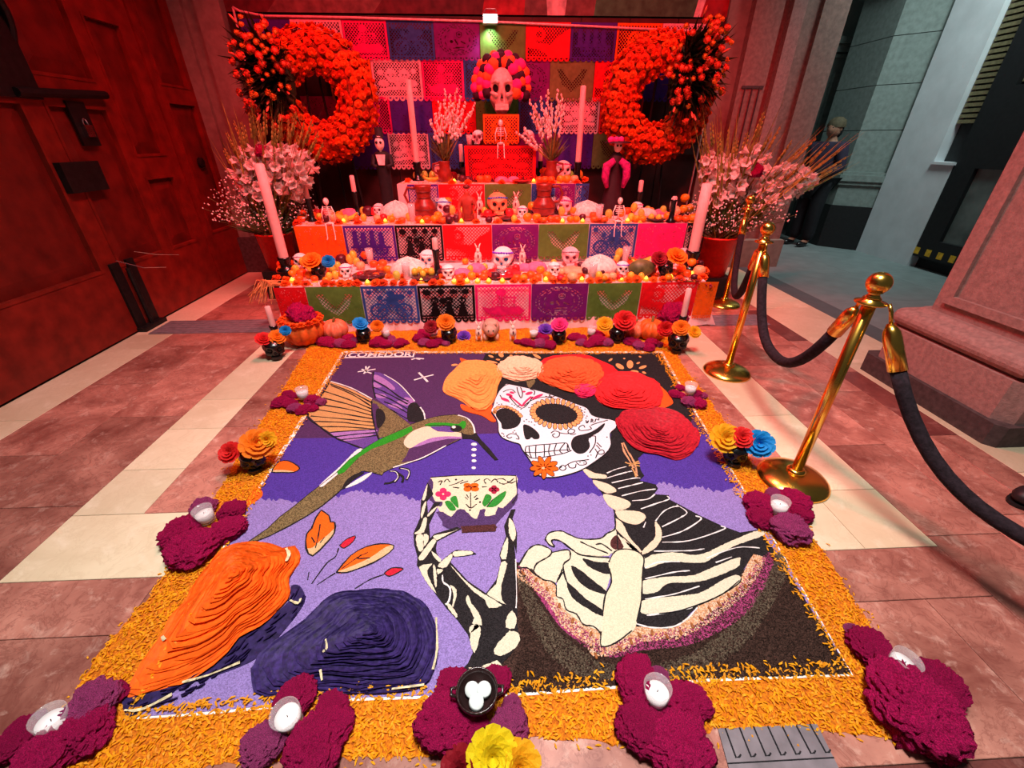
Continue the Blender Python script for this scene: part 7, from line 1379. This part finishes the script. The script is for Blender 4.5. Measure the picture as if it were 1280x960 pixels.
# ------------------------------------------------------------------ big flower buckets with gladioli
pm('bucket_red', (216,34,24), .45, var=.08, spec=.4); pm('glad_green', (156,142,66), .7, var=.25, scale=20, transl=.15); pm('glad_white', (250,228,222), .7, var=.08, transl=.25); pm('breath', (244,222,216), .8); pm('breath_stem', (92,96,54), .8, var=.3, scale=40)
def glad_meshes(seedn):
    random.seed(seedn); st = MB(); fl_ = MB(); st.tube([(0, 0, 0), (.01, 0, .5), (0, 0, 1.0)], [.008, .007, .003], 5)
    for i in range(11):
        t_ = .44+.034*i; ga = i*2.4; c = Vector((math.cos(ga)*.05, math.sin(ga)*.05, t_)); r = .060*(1-.035*i)
        ax = Vector((math.cos(ga), math.sin(ga), .35)).normalized(); u = ax.cross(Vector((0, 0, 1))).normalized(); w = ax.cross(u)
        base = Vector((0, 0, t_-.02)); n = 6
        for k in range(n):
            a = 2*PI*k/n+rj(.2); dd = u*math.cos(a)+w*math.sin(a); d2 = u*math.cos(a+.62)+w*math.sin(a+.62); d3 = u*math.cos(a-.62)+w*math.sin(a-.62)
            fl_.add([base, c+d3*r*.72, c+d2*r*.72, c+dd*r*.95+ax*.014, c+dd*r*.6+ax*.004], [(0, 1, 4), (0, 4, 2), (1, 3, 4), (4, 3, 2)])
    for i in range(9):
        t_ = .84+.018*i; sd = 1 if i % 2 else -1; st.ball((sd*.012, -.006, t_), .012*(1-.07*i), 6, 5, .8, .8, 2.0)
    for i in range(4):
        a = rj(3); d = Vector((math.cos(a)*.11, math.sin(a)*.06, random.uniform(.85, 1.18))); w = Vector((.008, .003, 0)); m_ = d*.5+Vector((rj(.03), rj(.02), 0)); st.add([(0, 0, .1), m_+w, m_-w, d], [(0, 1, 2), (1, 3, 2)])
    return st.mesh('stem'), fl_.mesh('florets')
GL = [glad_meshes(60+i) for i in range(3)]
def arrangement(lab, p, zb, r, hb, spikes, br, seedn):
    random.seed(seedn); t = thing('flower_bucket', lab, 'flower arrangement', (p[0], p[1], 0)); MB().box((-r*.9, -r*.9, 0), (r*.9, r*.9, zb)).build('black_stand', 'black_matte', t)
    MB().lathe([(r*.78, zb), (r, zb+hb), (r*1.04, zb+hb), (r*1.04, zb+hb-.02), (r*.96, zb+hb-.02)], 28, cap=True).build('bucket', 'bucket_red', t, True); z0 = zb+hb-.06
    for i, (tx, ty) in enumerate(spikes):
        Yd = p[1]-.12+rj(.22); e = aty(tx, ty, Yd); b0 = Vector((p[0]+rj(r*.5), p[1]+rj(r*.5), z0)); d = e-b0; L_ = d.length; sm, fm = GL[i % 3]
        o = obj('gladiolus', dm(sm, 'glad_green'), None, t, False, b0-Vector((p[0], p[1], 0))); o.rotation_mode = 'QUATERNION'; q = d.to_track_quat('Z', 'Y'); o.rotation_quaternion = q; o.scale = (1.15, 1.15, L_)
        lx = o.rotation_quaternion @ Vector((0, -1, 0)); k = obj('florets', dm(fm, 'glad_white'), None, o)
    bm_ = MB(); bs_ = MB()
    for i in range(900):
        a = random.random()*2*PI; e = random.random()**.55*1.25; L_ = random.uniform(.2, .6); d = Vector((math.cos(a)*math.sin(e)*1.0, math.sin(a)*math.sin(e)*.8, math.cos(e)*1.0+.06)); c = Vector((br[0]*max(0, L_-.1), 0, z0+.02))+d*L_; c.z = max(c.z, z0-.02)
        bm_.ball(c, random.uniform(.005, .0095), 5, 4)
        if i % 3 == 0: bs_.tube([(0, 0, z0), tuple(Vector((0, 0, z0)).lerp(c, .5)+Vector((rj(.02), rj(.02), .02))), tuple(c)], .0018, 3, False)
    for i in range(260):
        a = random.random()*2*PI; e = random.random()*1.3; L_ = random.uniform(.15, .45); d = Vector((math.cos(a)*math.sin(e), math.sin(a)*math.sin(e)*.8, math.cos(e))); c = Vector((0, 0, z0)); w = d.cross(Vector((rj(1), rj(1), .3))).normalized()*.010; bs_.add([c+d*L_*.3, c+d*L_*.7+w, c+d*L_*.7-w, c+d*L_], [(0, 1, 2), (1, 3, 2)])
    tag(bm_.build('baby_breath', 'breath', t), kind='stuff'); tag(bs_.build('fine_foliage', 'breath_stem', t), kind='stuff')
    f = obj('cockscomb_bloom', BLOOM[0], 'cockscomb', t, True); return t, f
lp = Vector((-2.20, 4.55)); zl = aty(358, 290, 4.55).z
spl = [(284,165), (292,150), (302,152), (312,140), (322,150), (330,138), (341,150), (349,142), (360,148), (370,140), (380,152), (390,150), (398,165), (404,178), (280,185), (300,170), (345,160), (372,165)]
t, f = arrangement('left red flower bucket with white gladioli and baby breath', lp, max(.2, zl-.36), .17, .36, spl, (-.05, 0), 71); q = aty(327, 190, 4.35); f.location = q-t.location; f.scale = (.05, .05, .06)
rp = Vector((2.33, 4.42)); zr_ = aty(908, 297, 4.42).z
spr = [(880,160), (890,152), (900,165), (912,158), (922,172), (935,165), (946,172), (955,140), (965,165), (975,158), (990,175), (1006,180), (1020,172), (1036,178), (1050,186), (1058,196), (1052,205), (1030,200), (1010,196), (885,180), (930,185), (1000,205)]
t, f = arrangement('right red flower bucket with pink white gladioli leaning right', rp, max(.2, zr_-.40), .19, .40, spr, (.3, 0), 72); q = aty(945, 215, 4.2); f.location = q-t.location; f.scale = (.055, .05, .07)
# vases with tuberoses beside the upper box
def vase(lab, x, y, hp, side, tops, seedn):
    random.seed(seedn); b = on(3, x, y); b.y = 5.0; b.x = aty(x, y, 5.0).x; h = hp*mpp(b); t = thing('flower_vase', lab, 'vase', b)
    MB().lathe([(.22*h, 0), (.36*h, .2*h), (.38*h, .42*h), (.26*h, .66*h), (.27*h, .94*h), (.30*h, 1.0*h), (.26*h, 1.0*h), (.22*h, .7*h)], 24).build('jug_body', 'clay_red', t, True); MB().tube([(side*.27*h, 0, .92*h), (side*.58*h, 0, .86*h), (side*.62*h, 0, .58*h), (side*.36*h, 0, .40*h)], .05*h, 8).build('handle', 'clay_red', t, True)
    st = MB(); hd = MB()
    for (tx, ty) in tops:
        e = aty(tx, ty, 4.95+rj(.06))-b; e = Vector(e); b0 = Vector((rj(.03), rj(.03), .9*h)); sm = MB().tube([b0, b0.lerp(e, .5)+Vector((rj(.02), 0, .01)), e], [.006, .005, .003], 5).build('tuberose', 'glad_green', t, True); bud = MB()
        for j in range(22): u = .48+.52*j/21; c = b0.lerp(e, u)+Vector((rj(.02), rj(.02)-.005, rj(.008)))*(1.3-u*.7); bud.ball(c, .014*(1.25-u*.6), 6, 5, .9, .9, 1.3)
        bud.build('buds', 'glad_white', sm, True)
    lf = MB()
    for i in range(130): a = random.random()*2*PI; e = random.random()*.9; d = Vector((math.cos(a)*math.sin(e), math.sin(a)*math.sin(e)*.6, math.cos(e))); L_ = random.uniform(.12, .30); w = Vector((rj(1), rj(1), 0)).normalized()*.007; c = Vector((0, 0, h*.95)); lf.add([c, c+d*L_*.6+w, c+d*L_*.6-w, c+d*L_], [(0, 1, 2), (1, 3, 2)])
    tag(lf.build('foliage', 'breath_stem', t), kind='stuff')
vase('left clay vase of tuberoses beside the upper box', 556, 214, 24, -1, [(549,128), (556,112), (563,118), (570,112), (576,120), (582,128), (588,140), (594,130), (544,142), (568,130), (578,138), (538,150)], 81)
vase('right clay vase of tuberoses beside the upper box', 689, 212, 24, 1, [(662,125), (668,130), (676,122), (684,113), (690,130), (698,112), (703,118), (706,130), (664,142), (682,138), (655,160), (645,165)], 82)
# ------------------------------------------------------------------ the person in the lobby
pm('skin', (150,104,84), .6); pm('jacket', (44,36,56), .75, var=.15, scale=20); pm('trousers', (16,16,22), .8, var=.15); pm('cap', (78,68,50), .8, var=.15)
pb = Vector((4.86, 6.72, 0)); t = thing('person', 'person in a dark purple jacket and black trousers standing by the lobby column', 'person', pb, -R(70))
J = [(0, 0, .92), (0, -.01, 1.10), (0, 0, 1.30), (0, .01, 1.42), (0, .0, 1.50), (0, -.02, 1.60), (-.19, .0, 1.36), (-.24, .02, 1.08), (-.16, -.16, 1.02), (.19, .0, 1.36), (.24, .02, 1.08), (.14, -.18, 1.04), (-.10, 0, .86), (-.11, -.02, .48), (-.11, .02, .08), (-.11, -.13, .045), (.10, 0, .86), (.11, -.02, .48), (.11, .02, .08), (.11, -.13, .045)]
E_ = [(0,1),(1,2),(2,3),(3,4),(4,5),(2,6),(6,7),(7,8),(2,9),(9,10),(10,11),(0,12),(12,13),(13,14),(14,15),(0,16),(16,17),(17,18),(18,19)]
skinfig('body', J, E_, [.14, .13, .14, .07, .055, .085, .06, .045, .035, .06, .045, .035, .09, .06, .045, .04, .09, .06, .045, .04], 'skin', t, 2)
skinfig('jacket', [J[i] for i in (0, 1, 2, 3, 6, 7, 8, 9, 10, 11)], [(0,1),(1,2),(2,3),(2,4),(4,5),(5,6),(2,7),(7,8),(8,9)], [.185, .175, .165, .075, .10, .075, .055, .10, .075, .055], 'jacket', t, 2)
skinfig('trousers', [J[i] for i in (0, 12, 13, 14, 16, 17, 18)], [(0,1),(1,2),(2,3),(0,4),(4,5),(5,6)], [.17, .12, .095, .085, .12, .095, .085], 'trousers', t, 2)
hd = MB().ball((0, 0, 0), .105, 20, 14, .86, 1.0, 1.15); hv = []
for p in hd.v:
    v = Vector(p); d = v.normalized(); k = 0
    if d.y < 0: k += .016*math.exp(-((d-Vector((0, -1, -.12)).normalized()).length/.22)**2)-.006*math.exp(-((d-Vector((.35, -.9, .08)).normalized()).length/.2)**2)-.006*math.exp(-((d-Vector((-.35, -.9, .08)).normalized()).length/.2)**2)
    hv.append(v+d*k)
hd.v = [(p.x, p.y-.01, p.z+1.59) for p in hv]; hd.build('head', 'skin', t, True)
MB().lathe([(.112, 0), (.114, .03), (.100, .085), (.05, .122), (0, .128)], 18, c=(0, .005, 1.605), cap=False).build('cap', 'cap', t, True); MB().ball((0, .03, 1.57), .10, 14, 9, .9, .9, 1.1).build('hair', 'trousers', t, True)
for sx in (-1, 1): MB().ball((sx*.032, -.098, 1.60), .010, 8, 6).build('eye', 'black_matte', t, True); MB().ball((sx*.088, 0, 1.585), .022, 8, 6, .4, .8, 1.3).build('ear', 'skin', t, True); MB().ball((sx*.11, -.07, .045), .06, 12, 8, .8, 1.9, .75).build('shoe', 'black_gloss', t, True)
MB().ball((0, -.105, 1.545), .022, 8, 5, 1.2, .3, .3).build('mouth', 'snout', t, True)
